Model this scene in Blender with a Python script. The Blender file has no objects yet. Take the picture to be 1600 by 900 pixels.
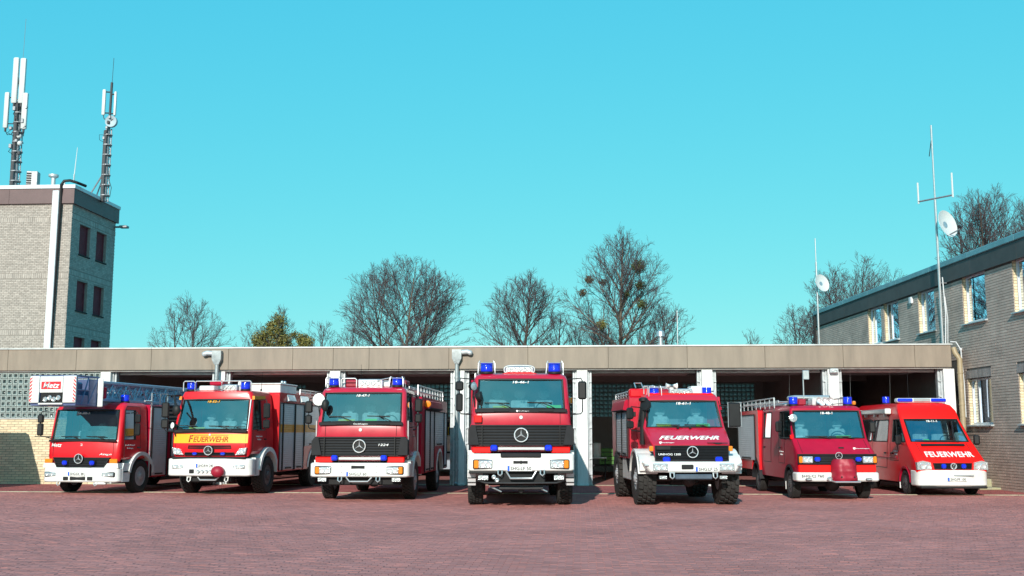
import bpy, bmesh, math, random
from mathutils import Vector, Matrix
import numpy as np
R = math.radians
random.seed(7)
scene = bpy.context.scene
COL = scene.collection

# ------------------------------------------------------------------ camera
cam_data = bpy.data.cameras.new("camera")
cam = bpy.data.objects.new("camera", cam_data)
COL.objects.link(cam)
cam_data.sensor_width = 36.0
cam_data.lens = 36.0 * 1670.0 / 1600.0
cam_data.clip_start = 0.1
cam_data.clip_end = 6000.0
cam.location = (0.0, -35.33, 1.67)
cam.rotation_euler = (R(90) + math.atan(228.0 / 1670.0), 0.0, R(3.6))
scene.camera = cam

# ------------------------------------------------------------------ world, sun, exposure
SUN_EL, SUN_AZ = 24.0, 8.0          # the sun stands behind the camera, a little to the left
world = bpy.data.worlds.new("World")
scene.world = world
world.use_nodes = True
wn = world.node_tree
bg = wn.nodes["Background"]
sky = wn.nodes.new("ShaderNodeTexSky")
sky.sky_type = 'NISHITA'
sky.sun_disc = False
sky.sun_elevation = R(SUN_EL)
sky.sun_rotation = R(180 + SUN_AZ)
sky.air_density = 1.0
sky.dust_density = 0.6
sky.ozone_density = 1.0
tint = wn.nodes.new("ShaderNodeMix")
tint.data_type = 'RGBA'
tint.blend_type = 'MULTIPLY'
tint.inputs[0].default_value = 1.0
tint.inputs[7].default_value = (0.50*.15, 1.18*.15, 1.02*.15, 1)
wn.links.new(sky.outputs[0], tint.inputs[6])
# one tone curve over the whole sky: the photograph's sky is a nearly even bright cyan
sep = wn.nodes.new("ShaderNodeSeparateColor"); comb = wn.nodes.new("ShaderNodeCombineColor")
wn.links.new(tint.outputs[2], sep.inputs[0])
for ch_, (pw_, gain_) in enumerate(((0.95, 0.60), (0.34, 0.775), (0.10, 0.87))):
    pn_ = wn.nodes.new("ShaderNodeMath"); pn_.operation = 'POWER'; pn_.inputs[1].default_value = pw_
    gn_ = wn.nodes.new("ShaderNodeMath"); gn_.operation = 'MULTIPLY'; gn_.inputs[1].default_value = gain_/0.15
    wn.links.new(sep.outputs[ch_], pn_.inputs[0]); wn.links.new(pn_.outputs[0], gn_.inputs[0]); wn.links.new(gn_.outputs[0], comb.inputs[ch_])
wn.links.new(comb.outputs[0], bg.inputs[0])
bg.inputs[1].default_value = 0.15

sun_data = bpy.data.lights.new("sun", 'SUN')
sun = bpy.data.objects.new("sun", sun_data)
COL.objects.link(sun)
sun_data.energy = 5.0
sun_data.angle = R(0.55)
sun_data.color = (1.0, 0.94, 0.85)
sun.rotation_euler = (R(90 - SUN_EL), 0, R(-SUN_AZ))
sun.location = (-5, -60, 40)

vs = scene.view_settings
vs.view_transform = 'Standard'
vs.look = 'None'
vs.gamma = 1.0
vs.use_curve_mapping = False
vs.exposure = 0.0

# ------------------------------------------------------------------ materials
def mat(name, col, rough=0.6, metal=0.0, coat=0.0, coatr=0.06, var=0.0, vscale=6.0, bump=0.0, bscale=60.0,
        island=0.0, spec=0.5, rvar=0.0, col2=None, stretch=None, emit=0.0, detail=4.0):
    """procedural principled material: base colour, wear noise, per-piece variation, fine relief"""
    m = bpy.data.materials.new(name)
    m.use_nodes = True
    nt = m.node_tree
    b = nt.nodes["Principled BSDF"]
    c4 = (col[0], col[1], col[2], 1)
    b.inputs["Base Color"].default_value = c4
    b.inputs["Roughness"].default_value = rough
    b.inputs["Metallic"].default_value = metal
    b.inputs["Coat Weight"].default_value = coat
    b.inputs["Coat Roughness"].default_value = coatr
    b.inputs["Specular IOR Level"].default_value = spec
    out = None
    tc = nt.nodes.new("ShaderNodeTexCoord")
    src = tc.outputs["Object"]
    if stretch:
        mp = nt.nodes.new("ShaderNodeMapping")
        mp.inputs["Scale"].default_value = stretch
        nt.links.new(src, mp.inputs[0])
        src = mp.outputs[0]
    if var > 0 or rvar > 0:
        n = nt.nodes.new("ShaderNodeTexNoise")
        n.inputs["Scale"].default_value = vscale
        n.inputs["Detail"].default_value = detail
        n.inputs["Roughness"].default_value = 0.65
        nt.links.new(src, n.inputs["Vector"])
        mr = nt.nodes.new("ShaderNodeMapRange")
        mr.inputs["From Min"].default_value = 0.3
        mr.inputs["From Max"].default_value = 0.7
        nt.links.new(n.outputs["Fac"], mr.inputs["Value"])
        mx = nt.nodes.new("ShaderNodeMix")
        mx.data_type = 'RGBA'
        nt.links.new(mr.outputs[0], mx.inputs[0])
        d = 1.0 - var
        mx.inputs[6].default_value = (col2[0], col2[1], col2[2], 1) if col2 else (col[0]*d, col[1]*d, col[2]*d, 1)
        mx.inputs[7].default_value = c4 if col2 else (min(1, col[0]*(1+var*.5)), min(1, col[1]*(1+var*.5)), min(1, col[2]*(1+var*.5)), 1)
        out = mx.outputs[2]
        if rvar > 0:
            mr2 = nt.nodes.new("ShaderNodeMapRange")
            mr2.inputs["To Min"].default_value = max(0.02, rough - rvar)
            mr2.inputs["To Max"].default_value = min(1, rough + rvar)
            nt.links.new(n.outputs["Fac"], mr2.inputs["Value"])
            nt.links.new(mr2.outputs[0], b.inputs["Roughness"])
    if island > 0:
        g = nt.nodes.new("ShaderNodeNewGeometry")
        oi = nt.nodes.new("ShaderNodeObjectInfo")
        ad = nt.nodes.new("ShaderNodeMath"); ad.operation = 'ADD'
        fr = nt.nodes.new("ShaderNodeMath"); fr.operation = 'FRACT'
        nt.links.new(g.outputs["Random Per Island"], ad.inputs[0])
        nt.links.new(oi.outputs["Random"], ad.inputs[1])
        nt.links.new(ad.outputs[0], fr.inputs[0])
        hs = nt.nodes.new("ShaderNodeHueSaturation")
        v = nt.nodes.new("ShaderNodeMapRange")
        v.inputs["To Min"].default_value = 1 - island
        v.inputs["To Max"].default_value = 1 + island
        nt.links.new(fr.outputs[0], v.inputs["Value"])
        nt.links.new(v.outputs[0], hs.inputs["Value"])
        if out is not None:
            nt.links.new(out, hs.inputs["Color"])
        else:
            hs.inputs["Color"].default_value = c4
        out = hs.outputs[0]
    if out is not None:
        nt.links.new(out, b.inputs["Base Color"])
    if bump > 0:
        n2 = nt.nodes.new("ShaderNodeTexNoise")
        n2.inputs["Scale"].default_value = bscale
        n2.inputs["Detail"].default_value = 4
        nt.links.new(src, n2.inputs["Vector"])
        bp = nt.nodes.new("ShaderNodeBump")
        bp.inputs["Strength"].default_value = bump
        bp.inputs["Distance"].default_value = 0.02
        nt.links.new(n2.outputs["Fac"], bp.inputs["Height"])
        nt.links.new(bp.outputs[0], b.inputs["Normal"])
    if emit > 0:
        b.inputs["Emission Color"].default_value = c4
        b.inputs["Emission Strength"].default_value = emit
    return m

def glass(name, tintc, refl=0.14, rough=0.0, reflc=(1, 1, 1), dirt=0.0):
    """window pane: a tinted clear sheet that also mirrors the sky"""
    m = bpy.data.materials.new(name)
    m.use_nodes = True
    nt = m.node_tree
    for n in list(nt.nodes):
        if n.type == 'BSDF_PRINCIPLED':
            nt.nodes.remove(n)
    o = nt.nodes["Material Output"]
    tr = nt.nodes.new("ShaderNodeBsdfTransparent"); tr.inputs[0].default_value = (*tintc, 1)
    gl = nt.nodes.new("ShaderNodeBsdfGlossy"); gl.inputs["Roughness"].default_value = rough
    gl.inputs[0].default_value = (*reflc, 1)
    fr = nt.nodes.new("ShaderNodeFresnel"); fr.inputs[0].default_value = 1.5
    ad = nt.nodes.new("ShaderNodeMath"); ad.operation = 'ADD'; ad.inputs[1].default_value = refl; ad.use_clamp = True
    nt.links.new(fr.outputs[0], ad.inputs[0])
    mx = nt.nodes.new("ShaderNodeMixShader")
    nt.links.new(ad.outputs[0], mx.inputs[0])
    nt.links.new(tr.outputs[0], mx.inputs[1])
    nt.links.new(gl.outputs[0], mx.inputs[2])
    last = mx
    if dirt > 0:
        df = nt.nodes.new("ShaderNodeBsdfDiffuse"); df.inputs[0].default_value = (0.55, 0.6, 0.6, 1)
        n = nt.nodes.new("ShaderNodeTexNoise"); n.inputs["Scale"].default_value = 3.0; n.inputs["Detail"].default_value = 6
        tc = nt.nodes.new("ShaderNodeTexCoord"); nt.links.new(tc.outputs["Object"], n.inputs["Vector"])
        mr = nt.nodes.new("ShaderNodeMapRange"); mr.inputs["From Min"].default_value = 0.35
        mr.inputs["To Max"].default_value = dirt
        nt.links.new(n.outputs["Fac"], mr.inputs["Value"])
        m2 = nt.nodes.new("ShaderNodeMixShader")
        nt.links.new(mr.outputs[0], m2.inputs[0])
        nt.links.new(mx.outputs[0], m2.inputs[1])
        nt.links.new(df.outputs[0], m2.inputs[2])
        last = m2
    nt.links.new(last.outputs[0], o.inputs[0])
    return m

M = dict(
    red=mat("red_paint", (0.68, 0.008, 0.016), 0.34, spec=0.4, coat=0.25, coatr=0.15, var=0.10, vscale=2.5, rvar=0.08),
    crimson=mat("crimson_paint", (0.50, 0.007, 0.030), 0.33, spec=0.4, coat=0.9, coatr=0.22, var=0.12, vscale=2.5, rvar=0.08),
    wine=mat("wine_red_paint", (0.42, 0.006, 0.034), 0.34, spec=0.18, coat=0.03, coatr=0.2, var=0.12, vscale=2.5, rvar=0.08),
    dayglow=mat("sunlit_red_paint", (0.86, 0.008, 0.006), 0.5, spec=0.25, var=0.05, vscale=2.0),
    white=mat("white_paint", (0.76, 0.755, 0.73), 0.38, coat=0.25, var=0.20, vscale=3.0, rvar=0.1),
    palewhite=mat("matt_white_paint", (0.78, 0.78, 0.76), 0.6, var=0.12, vscale=2.0),
    black=mat("black_plastic", (0.014, 0.015, 0.016), 0.55, spec=0.3, var=0.3, vscale=5.0, rvar=0.1),
    grille=mat("dark_grey_plastic", (0.014, 0.015, 0.018), 0.6, spec=0.25, var=0.25, vscale=4.0),
    rubber=mat("tyre_rubber", (0.014, 0.0135, 0.013), 0.82, var=0.4, vscale=9.0, bump=0.2, bscale=90, col2=(0.034, 0.031, 0.029)),
    under=mat("underbody_filler", (0.010, 0.010, 0.011), 0.8, var=0.4, vscale=6.0),
    chassis=mat("chassis_paint", (0.03, 0.03, 0.032), 0.6, var=0.3, vscale=6),
    steel=mat("galvanised_steel", (0.55, 0.57, 0.58), 0.38, metal=0.7, var=0.15, vscale=12),
    chrome=mat("chrome", (0.86, 0.87, 0.88), 0.22, metal=0.62),
    alu=mat("aluminium_shutter", (0.60, 0.59, 0.60), 0.45, metal=0.25, var=0.10, vscale=3, bump=0.03),
    alurail=mat("aluminium_rail", (0.62, 0.63, 0.64), 0.35, metal=0.75, var=0.1, vscale=10),
    rim=mat("wheel_rim_paint", (0.42, 0.43, 0.45), 0.45, metal=0.3, var=0.25, vscale=8),
    rimdark=mat("dark_wheel_rim", (0.10, 0.10, 0.105), 0.5, metal=0.2, var=0.3, vscale=8),
    blue=mat("blue_lamp_glass", (0.006, 0.035, 0.80), 0.12, coat=0.6, var=0.3, vscale=30),
    amber=mat("amber_lens", (0.85, 0.24, 0.01), 0.18, coat=0.5, var=0.25, vscale=45),
    lens=mat("headlamp_lens", (0.66, 0.69, 0.70), 0.16, metal=0.55, var=0.45, vscale=26, coat=0.7, bump=0.5, bscale=40),
    spot=mat("white_lamp_face", (0.82, 0.83, 0.82), 0.2, coat=0.5, var=0.05, vscale=8),
    yellow=mat("yellow_reflective_film", (0.92, 0.42, 0.006), 0.45, var=0.06, vscale=5),
    orangefilm=mat("orange_reflective_film", (0.80, 0.30, 0.03), 0.45, var=0.10, vscale=5),
    whitefilm=mat("white_lettering_film", (0.86, 0.86, 0.85), 0.5),
    redfilm=mat("red_lettering_film", (0.70, 0.02, 0.03), 0.5),
    brownfilm=mat("rust_red_lettering_film", (0.42, 0.07, 0.01), 0.5),
    blackfilm=mat("black_lettering_film", (0.02, 0.02, 0.022), 0.5),
    plate=mat("number_plate_white", (0.74, 0.74, 0.72), 0.4),
    platetext=mat("number_plate_black", (0.03, 0.03, 0.032), 0.5),
    eublue=mat("number_plate_blue", (0.01, 0.10, 0.55), 0.4),
    interior=mat("cab_interior", (0.20, 0.24, 0.26), 0.8, var=0.2, vscale=4),
    seat=mat("seat_cloth", (0.42, 0.50, 0.50), 0.9, var=0.3, vscale=9),
    dash=mat("dashboard", (0.20, 0.23, 0.23), 0.7, var=0.2, vscale=6),
    paperg=mat("green_paper_folder", (0.25, 0.85, 0.08), 0.7),
    papery=mat("yellow_paper_card", (0.85, 0.75, 0.10), 0.7),
    paperw=mat("white_paper", (0.8, 0.8, 0.78), 0.7),
    tarp=mat("red_tarpaulin", (0.34, 0.012, 0.034), 0.48, spec=0.4, coat=0.0, var=0.2, vscale=7, bump=0.25, bscale=9),
    screen=glass("windscreen_glass", (0.58, 0.84, 0.90), 0.28, 0.0, (0.62, 0.92, 1.0), 0.04),
    sideglass=glass("side_window_glass", (0.30, 0.36, 0.38), 0.07, 0.0, (0.9, 0.95, 1.0)),
    ladder=mat("ladder_blue_grey_paint", (0.36, 0.47, 0.60), 0.36, metal=0.35, var=0.2, vscale=10),
    cage=mat("basket_blue_grey_paint", (0.11, 0.14, 0.27), 0.4, metal=0.2, var=0.25, vscale=6),
)

# ------------------------------------------------------------------ mesh builder
class MB:
    def __init__(s):
        s.v = []; s.f = []; s.m = []; s.k = 0
    def add(s, vs_, fs, k=None):
        o = len(s.v)
        s.v.extend([tuple(p) for p in vs_])
        kk = s.k if k is None else k
        for f in fs:
            s.f.append(tuple(i + o for i in f)); s.m.append(kk)
        return s
    def box(s, x0, x1, y0, y1, z0, z1, b=0.0, k=None):
        if x0 > x1: x0, x1 = x1, x0
        if y0 > y1: y0, y1 = y1, y0
        if z0 > z1: z0, z1 = z1, z0
        b = min(b, (x1-x0)*.45, (y1-y0)*.45, (z1-z0)*.45)
        if b <= 0:
            v = [(x, y, z) for x in (x0, x1) for y in (y0, y1) for z in (z0, z1)]
            return s.add(v, [(0,1,3,2),(4,6,7,5),(0,4,5,1),(2,3,7,6),(0,2,6,4),(1,5,7,3)], k)
        v = []; idx = {}
        lo = (x0, y0, z0); hi = (x1, y1, z1)
        for sx in (0, 1):
            for sy in (0, 1):
                for sz in (0, 1):
                    sg = (sx, sy, sz)
                    for ax in range(3):
                        p = []
                        for a in range(3):
                            e = hi[a] if sg[a] else lo[a]
                            if a != ax: e += -b if sg[a] else b
                            p.append(e)
                        idx[(sg, ax)] = len(v); v.append(p)
        fs = []
        for ax in range(3):
            a1, a2 = [a for a in range(3) if a != ax]
            for sd in (0, 1):
                q = []
                for c1, c2 in ((0,0),(1,0),(1,1),(0,1)):
                    sg = [0,0,0]; sg[ax] = sd; sg[a1] = c1; sg[a2] = c2
                    q.append(idx[(tuple(sg), ax)])
                fs.append(q)
            for c1 in (0, 1):
                for c2 in (0, 1):
                    sg0 = [0,0,0]; sg0[a1] = c1; sg0[a2] = c2; sg1 = list(sg0); sg1[ax] = 1
                    fs.append([idx[(tuple(sg0), a1)], idx[(tuple(sg1), a1)], idx[(tuple(sg1), a2)], idx[(tuple(sg0), a2)]])
        for sx in (0, 1):
            for sy in (0, 1):
                for sz in (0, 1):
                    fs.append([idx[((sx,sy,sz), a)] for a in range(3)])
        return s.add(v, fs, k)
    def tube(s, pts, r, n=6, closed=False, caps=True, r1=None, k=None):
        P = [Vector(p) for p in pts]
        N = len(P)
        v = []; fs = []
        up = None
        for i in range(N):
            if closed: t = (P[(i+1) % N] - P[i-1])
            else: t = P[min(i+1, N-1)] - P[max(i-1, 0)]
            if t.length < 1e-9: t = Vector((0,0,1))
            t.normalize()
            if up is None:
                up = Vector((0,0,1)) if abs(t.z) < 0.9 else Vector((0,1,0))
            a = up - t * up.dot(t)
            if a.length < 1e-4:
                a = Vector((1,0,0)) - t * t.x
            a.normalize(); up = a
            b = t.cross(a)
            rr = r if r1 is None else r + (r1 - r) * i / max(1, N-1)
            for j in range(n):
                g = 2*math.pi*(j+.5)/n
                v.append(P[i] + a*(rr*math.cos(g)) + b*(rr*math.sin(g)))
        for i in range(N if closed else N-1):
            i2 = (i+1) % N
            for j in range(n):
                j2 = (j+1) % n
                fs.append((i*n+j, i*n+j2, i2*n+j2, i2*n+j))
        if caps and not closed:
            fs.append(tuple(range(n))); fs.append(tuple((N-1)*n+j for j in range(n)))
        return s.add(v, fs, k)
    def lathe(s, prof, c, axis='z', n=20, k=None, a0=0.0, a1=2*math.pi):
        full = abs(a1-a0-2*math.pi) < 1e-6
        v = []; fs = []
        cnt = n if full else n+1
        for (r, h) in prof:
            for j in range(cnt):
                g = a0 + (a1-a0)*j/n
                u, w = r*math.cos(g), r*math.sin(g)
                if axis == 'z': p = (c[0]+u, c[1]+w, c[2]+h)
                elif axis == 'x': p = (c[0]+h, c[1]+u, c[2]+w)
                else: p = (c[0]+u, c[1]+h, c[2]+w)
                v.append(p)
        for i in range(len(prof)-1):
            for j in range(n):
                j2 = (j+1) % cnt
                fs.append((i*cnt+j, i*cnt+j2, (i+1)*cnt+j2, (i+1)*cnt+j))
        if full:
            if prof[0][0] > 1e-5: fs.append(tuple(range(cnt)))
            if prof[-1][0] > 1e-5: fs.append(tuple((len(prof)-1)*cnt+j for j in range(cnt)))
        return s.add(v, fs, k)
    def prism(s, poly, plane, a, b, k=None):
        """polygon in plane 'xz' / 'yz' / 'xy' pushed along the third axis from a to b"""
        n = len(poly); v = []
        for h in (a, b):
            for (u, w) in poly:
                v.append({'xz': (u, h, w), 'yz': (h, u, w), 'xy': (u, w, h)}[plane])
        fs = [tuple(range(n)), tuple(range(n, 2*n))]
        for i in range(n):
            j = (i+1) % n
            fs.append((i, j, n+j, n+i))
        return s.add(v, fs, k)
    def sphere(s, c, r, nu=14, nv=8, k=None, sc=(1,1,1)):
        v = []; fs = []
        for i in range(nv+1):
            t = math.pi*i/nv
            for j in range(nu):
                g = 2*math.pi*j/nu
                v.append((c[0]+sc[0]*r*math.sin(t)*math.cos(g), c[1]+sc[1]*r*math.sin(t)*math.sin(g), c[2]+sc[2]*r*math.cos(t)))
        for i in range(nv):
            for j in range(nu):
                j2 = (j+1) % nu
                fs.append((i*nu+j, i*nu+j2, (i+1)*nu+j2, (i+1)*nu+j))
        return s.add(v, fs, k)
    def quad(s, a, b, c, d, k=None):
        return s.add([a, b, c, d], [(0,1,2,3)], k)
    def build(s, name, mats, parent=None, smooth=35, fix=True, weld=True):
        me = bpy.data.meshes.new(name)
        me.from_pydata(s.v, [], s.f)
        if not isinstance(mats, (list, tuple)): mats = [mats]
        for m in mats: me.materials.append(m)
        me.polygons.foreach_set("material_index", s.m)
        if fix:
            bm = bmesh.new(); bm.from_mesh(me)
            if weld: bmesh.ops.remove_doubles(bm, verts=bm.verts, dist=1e-5)
            bmesh.ops.recalc_face_normals(bm, faces=bm.faces)
            bm.to_mesh(me); bm.free()
        if smooth:
            me.polygons.foreach_set("use_smooth", [True]*len(me.polygons))
            me.set_sharp_from_angle(angle=R(smooth))
        me.update()
        o = bpy.data.objects.new(name, me)
        COL.objects.link(o)
        if parent is not None: o.parent = parent
        return o

def tag(o, label=None, cat=None, group=None, kind=None):
    if label: o['label'] = label
    if cat: o['category'] = cat
    if group: o['group'] = group
    if kind: o['kind'] = kind
    return o

def empty(name, loc=(0,0,0), rz=0.0, label=None, cat=None, group=None, scale=1.0):
    o = bpy.data.objects.new(name, None)
    o.empty_display_size = 0.3
    COL.objects.link(o)
    o.location = loc; o.rotation_euler = (0, 0, rz); o.scale = (scale,)*3
    return tag(o, label, cat, group)

def copy_tree(o, parent=None):
    c = o.copy(); COL.objects.link(c)
    if parent is not None: c.parent = parent
    for ch in o.children: copy_tree(ch, c)
    return c

def inst(src, parent, loc=None, rot=None):
    c = src.copy(); COL.objects.link(c); c.parent = parent
    if loc is not None: c.location = loc
    if rot is not None: c.rotation_euler = rot
    return c

_text_cache = {}
def text(body, parent, m, c, w=None, h=0.1, face='-y', tilt=0.0, shear=0.0, bold=0.0, depth=0.004, name='lettering', label=None, yaw=0.0):
    """lettering as a thin mesh: centre c, width w (or natural), height h, facing -y, +x or -x"""
    cu = bpy.data.curves.new("t", 'FONT')
    cu.body = body; cu.size = 1.0; cu.extrude = 0.0; cu.shear = shear; cu.offset = bold
    cu.resolution_u = 2
    ob = bpy.data.objects.new("t", cu)
    COL.objects.link(ob)
    dg = bpy.context.evaluated_depsgraph_get()
    me = bpy.data.meshes.new_from_object(ob.evaluated_get(dg))
    bpy.data.objects.remove(ob); bpy.data.curves.remove(cu)
    co = np.array([v.co[:] for v in me.vertices])
    lo = co.min(0); hi = co.max(0)
    sy = h / (hi[1]-lo[1]); sx = sy if w is None else w / (hi[0]-lo[0])
    mid = (lo+hi)/2
    rot = {'-y': Matrix.Rotation(R(90), 4, 'X'),
           '+x': Matrix.Rotation(R(90), 4, 'Z') @ Matrix.Rotation(R(90), 4, 'X'),
           '-x': Matrix.Rotation(R(-90), 4, 'Z') @ Matrix.Rotation(R(90), 4, 'X'),
           '+z': Matrix.Identity(4)}[face]
    T = Matrix.Translation(c) @ Matrix.Rotation(yaw, 4, 'Z') @ rot @ Matrix.Rotation(tilt, 4, 'X')
    for v, p in zip(me.vertices, co):
        v.co = T @ Vector(((p[0]-mid[0])*sx, (p[1]-mid[1])*sy, 0))
    nrm = (T.to_3x3() @ Vector((0,0,1))).normalized()
    bm = bmesh.new(); bm.from_mesh(me)
    ex = bmesh.ops.extrude_face_region(bm, geom=list(bm.faces))
    for g in ex['geom']:
        if isinstance(g, bmesh.types.BMVert): g.co += nrm*depth
    bmesh.ops.recalc_face_normals(bm, faces=bm.faces)
    bm.to_mesh(me); bm.free()
    me.materials.clear(); me.materials.append(m)
    me.name = name
    o = bpy.data.objects.new(name, me)
    COL.objects.link(o); o.parent = parent
    if label: o['label'] = label
    return o

def stext(body, root, c, m, x, z, w=None, h=0.1, off=0.005, shear=0.0, bold=0.0, name='lettering'):
    """lettering that follows the curved front of a cab shell"""
    o = text(body, root, m, (x, 0, z), w, h, shear=shear, bold=bold, depth=0.003, name=name)
    for v in o.data.vertices: v.co.y += c.fy(v.co.z, v.co.x) - off
    return o
# ================================================================== THE SETTING
BR = dict(
    cream=mat("cream_brick", (0.74, 0.60, 0.39), 0.85, var=0.18, vscale=5, bump=0.12, bscale=70, island=0.13),
    tower=mat("pale_grey_brick", (0.42, 0.375, 0.335), 0.9, var=0.2, vscale=9, bump=0.1, bscale=60, island=0.15),
    office=mat("greyish_yellow_brick", (0.53, 0.41, 0.345), 0.88, var=0.28, vscale=.9, bump=0.0, bscale=60, island=0.08),
    lint=mat("soldier_brick", (0.30, 0.27, 0.26), 0.9, var=0.25, vscale=4, bump=0.08, island=0.16),
    mortar=mat("mortar", (0.20, 0.185, 0.165), 0.95, var=0.25, vscale=8, bump=0.3),
    palemortar=mat("pale_mortar", (0.31, 0.28, 0.25), 0.95, var=0.2, vscale=8),
    darkmortar=mat("dark_mortar", (0.12, 0.11, 0.10), 0.95, var=0.25, vscale=8),
)
S = dict(
    fascia=mat("tan_fascia_sheet", (0.265, 0.212, 0.163), 0.55, var=0.24, vscale=2.6, stretch=(1, 1, .18), rvar=0.08, island=0.03),
    coping=mat("pale_metal_coping", (0.55, 0.56, 0.55), 0.45, metal=0.4, var=0.2, vscale=2),
    pillar=mat("white_pillar_paint", (0.80, 0.80, 0.79), 0.6, var=0.16, vscale=4, stretch=(3, 3, .5), bump=0.1, bscale=30),
    jamb=mat("grey_door_track", (0.52, 0.55, 0.57), 0.45, metal=0.25, var=0.25, vscale=7),
    soffit=mat("grey_lintel_sheet", (0.58, 0.57, 0.54), 0.6, var=0.35, vscale=3, stretch=(1, 1, 3)),
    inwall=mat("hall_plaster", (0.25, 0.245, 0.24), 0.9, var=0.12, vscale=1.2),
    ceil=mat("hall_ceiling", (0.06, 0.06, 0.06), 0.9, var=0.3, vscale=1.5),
    floor=mat("hall_tile_floor", (0.34, 0.13, 0.12), 0.75, var=0.25, vscale=5, bump=0.1),
    pipe=mat("zinc_downpipe", (0.36, 0.40, 0.41), 0.45, metal=0.35, var=0.3, vscale=8),
    tanpipe=mat("tan_downpipe", (0.36, 0.28, 0.17), 0.5, var=0.2, vscale=6),
    brownfascia=mat("brown_fascia", (0.14, 0.085, 0.085), 0.55, var=0.15, vscale=2, island=0.05),
    shutter=mat("brown_shutter", (0.22, 0.055, 0.075), 0.55, var=0.2, vscale=5),
    darkband=mat("dark_grey_fascia", (0.065, 0.062, 0.060), 0.6, var=0.25, vscale=1.5),
    teal=mat("verdigris_metal_edge", (0.20, 0.38, 0.42), 0.45, metal=0.4, var=0.2, vscale=2),
    frame=mat("white_window_frame", (0.66, 0.68, 0.70), 0.45, var=0.08),
    sill=mat("pale_metal_sill", (0.55, 0.60, 0.62), 0.4, metal=0.4, var=0.15),
    roofing=mat("roof_felt", (0.10, 0.10, 0.105), 0.9, var=0.3),
    room=mat("dark_room_backing", (0.06, 0.065, 0.07), 0.9),
    concrete=mat("mossy_concrete", (0.40, 0.38, 0.20), 0.9, var=0.35, vscale=4, bump=0.3, bscale=25, col2=(0.30, 0.30, 0.24)),
    mast=mat("mast_steel", (0.30, 0.31, 0.33), 0.5, metal=0.5, var=0.3, vscale=14),
    darkmast=mat("dark_mast_cables", (0.045, 0.047, 0.055), 0.6, var=0.5, vscale=30),
    antenna=mat("antenna_radome", (0.60, 0.62, 0.61), 0.4, var=0.06),
    winglass=glass("office_window_glass", (0.22, 0.26, 0.30), 0.13, 0.0, (0.72, 0.84, 1.0)),
)

# ---- ground far and wide
g = MB(); g.quad((-2500, -2500, -0.06), (2500, -2500, -0.06), (2500, 2500, -0.06), (-2500, 2500, -0.06))
tag(g.build("ground", mat("far_ground", (0.13, 0.13, 0.09), 0.95, var=0.4, vscale=0.05), None, 0), kind='structure')

# ---- paved yard: a bed sheet under single clay pavers
PAV = (0.45, 0.180, 0.162)
pav = mat("clay_paver", PAV, 0.80, var=0.20, vscale=.45, spec=0.2, island=0.12, bump=0.12, bscale=60, rvar=0.1, detail=8)
bed = bpy.data.materials.new("paver_joint_sand"); bed.use_nodes = True
nt = bed.node_tree; b = nt.nodes["Principled BSDF"]; b.inputs["Roughness"].default_value = 0.9
tc = nt.nodes.new("ShaderNodeTexCoord")
bt = nt.nodes.new("ShaderNodeTexBrick")
bt.inputs["Scale"].default_value = 1.0
bt.inputs["Brick Width"].default_value = 0.2; bt.inputs["Row Height"].default_value = 0.1
bt.inputs["Mortar Size"].default_value = 0.004
bt.inputs["Color1"].default_value = (PAV[0]*.85, PAV[1]*.85, PAV[2]*.85, 1)
bt.inputs["Color2"].default_value = (PAV[0]*1.1, PAV[1]*1.1, PAV[2]*1.1, 1)
bt.inputs["Mortar"].default_value = (0.09, 0.05, 0.05, 1)
nt.links.new(tc.outputs["Object"], bt.inputs["Vector"]); nt.links.new(bt.outputs["Color"], b.inputs["Base Color"])
n_ = pav.node_tree; b_ = n_.nodes["Principled BSDF"]; src_ = b_.inputs["Base Color"].links[0].from_socket
no_ = n_.nodes.new("ShaderNodeTexNoise"); no_.inputs["Scale"].default_value = 0.8; no_.inputs["Detail"].default_value = 6; no_.inputs["Roughness"].default_value = .7
tc_ = n_.nodes.new("ShaderNodeTexCoord"); n_.links.new(tc_.outputs["Object"], no_.inputs["Vector"])
mr_ = n_.nodes.new("ShaderNodeMapRange"); mr_.inputs["From Min"].default_value = .56; mr_.inputs["From Max"].default_value = .70; mr_.inputs["To Max"].default_value = .30
n_.links.new(no_.outputs["Fac"], mr_.inputs["Value"])
mx_ = n_.nodes.new("ShaderNodeMix"); mx_.data_type = 'RGBA'; mx_.inputs[7].default_value = (.10, .055, .055, 1)
n_.links.new(mr_.outputs[0], mx_.inputs[0]); n_.links.new(src_, mx_.inputs[6]); n_.links.new(mx_.outputs[2], b_.inputs["Base Color"])
joint = mat("joint_sand", (0.115, 0.066, 0.062), 0.95, var=0.4, vscale=10)

yard = empty("paved_yard", (0, 0, 0)); tag(yard, kind='structure')
g = MB(); g.quad((-90, -70, -0.014), (90, -70, -0.014), (90, -0.05, -0.014), (-90, -0.05, -0.014))
g.build("paving_bed", bed, yard, 0)
d0, d1 = 8.83-0.1, 30.73
g = MB(); g.quad((-d0*.60-2.95, -26.55, -0.009), (d0*.47+2.85, -26.55, -0.009), (d1*.47+2.85, -4.60, -0.009), (-d1*.60-2.95, -4.60, -0.009))
g.build("joint_sand", joint, yard, 0)
rng = np.random.default_rng(3)
PW, PH = 0.2, 0.1
cx_, cy_ = [], []
row = 0
y = -26.5
while y < -4.72:
    d = y + 35.33
    half_l = d*0.60 + 3.0; half_r = d*0.47 + 3.0
    off = 0.1 if row % 2 else 0.0
    k0 = int(-half_l/PW); k1 = int(half_r/PW)
    for k in range(k0, k1):
        cx_.append(k*PW + off); cy_.append(y)
    y += PH; row += 1
pc = np.stack([np.array(cx_), np.array(cy_)], 1)
dd = np.hypot(pc[:, 0], pc[:, 1]+35.33)
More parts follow.
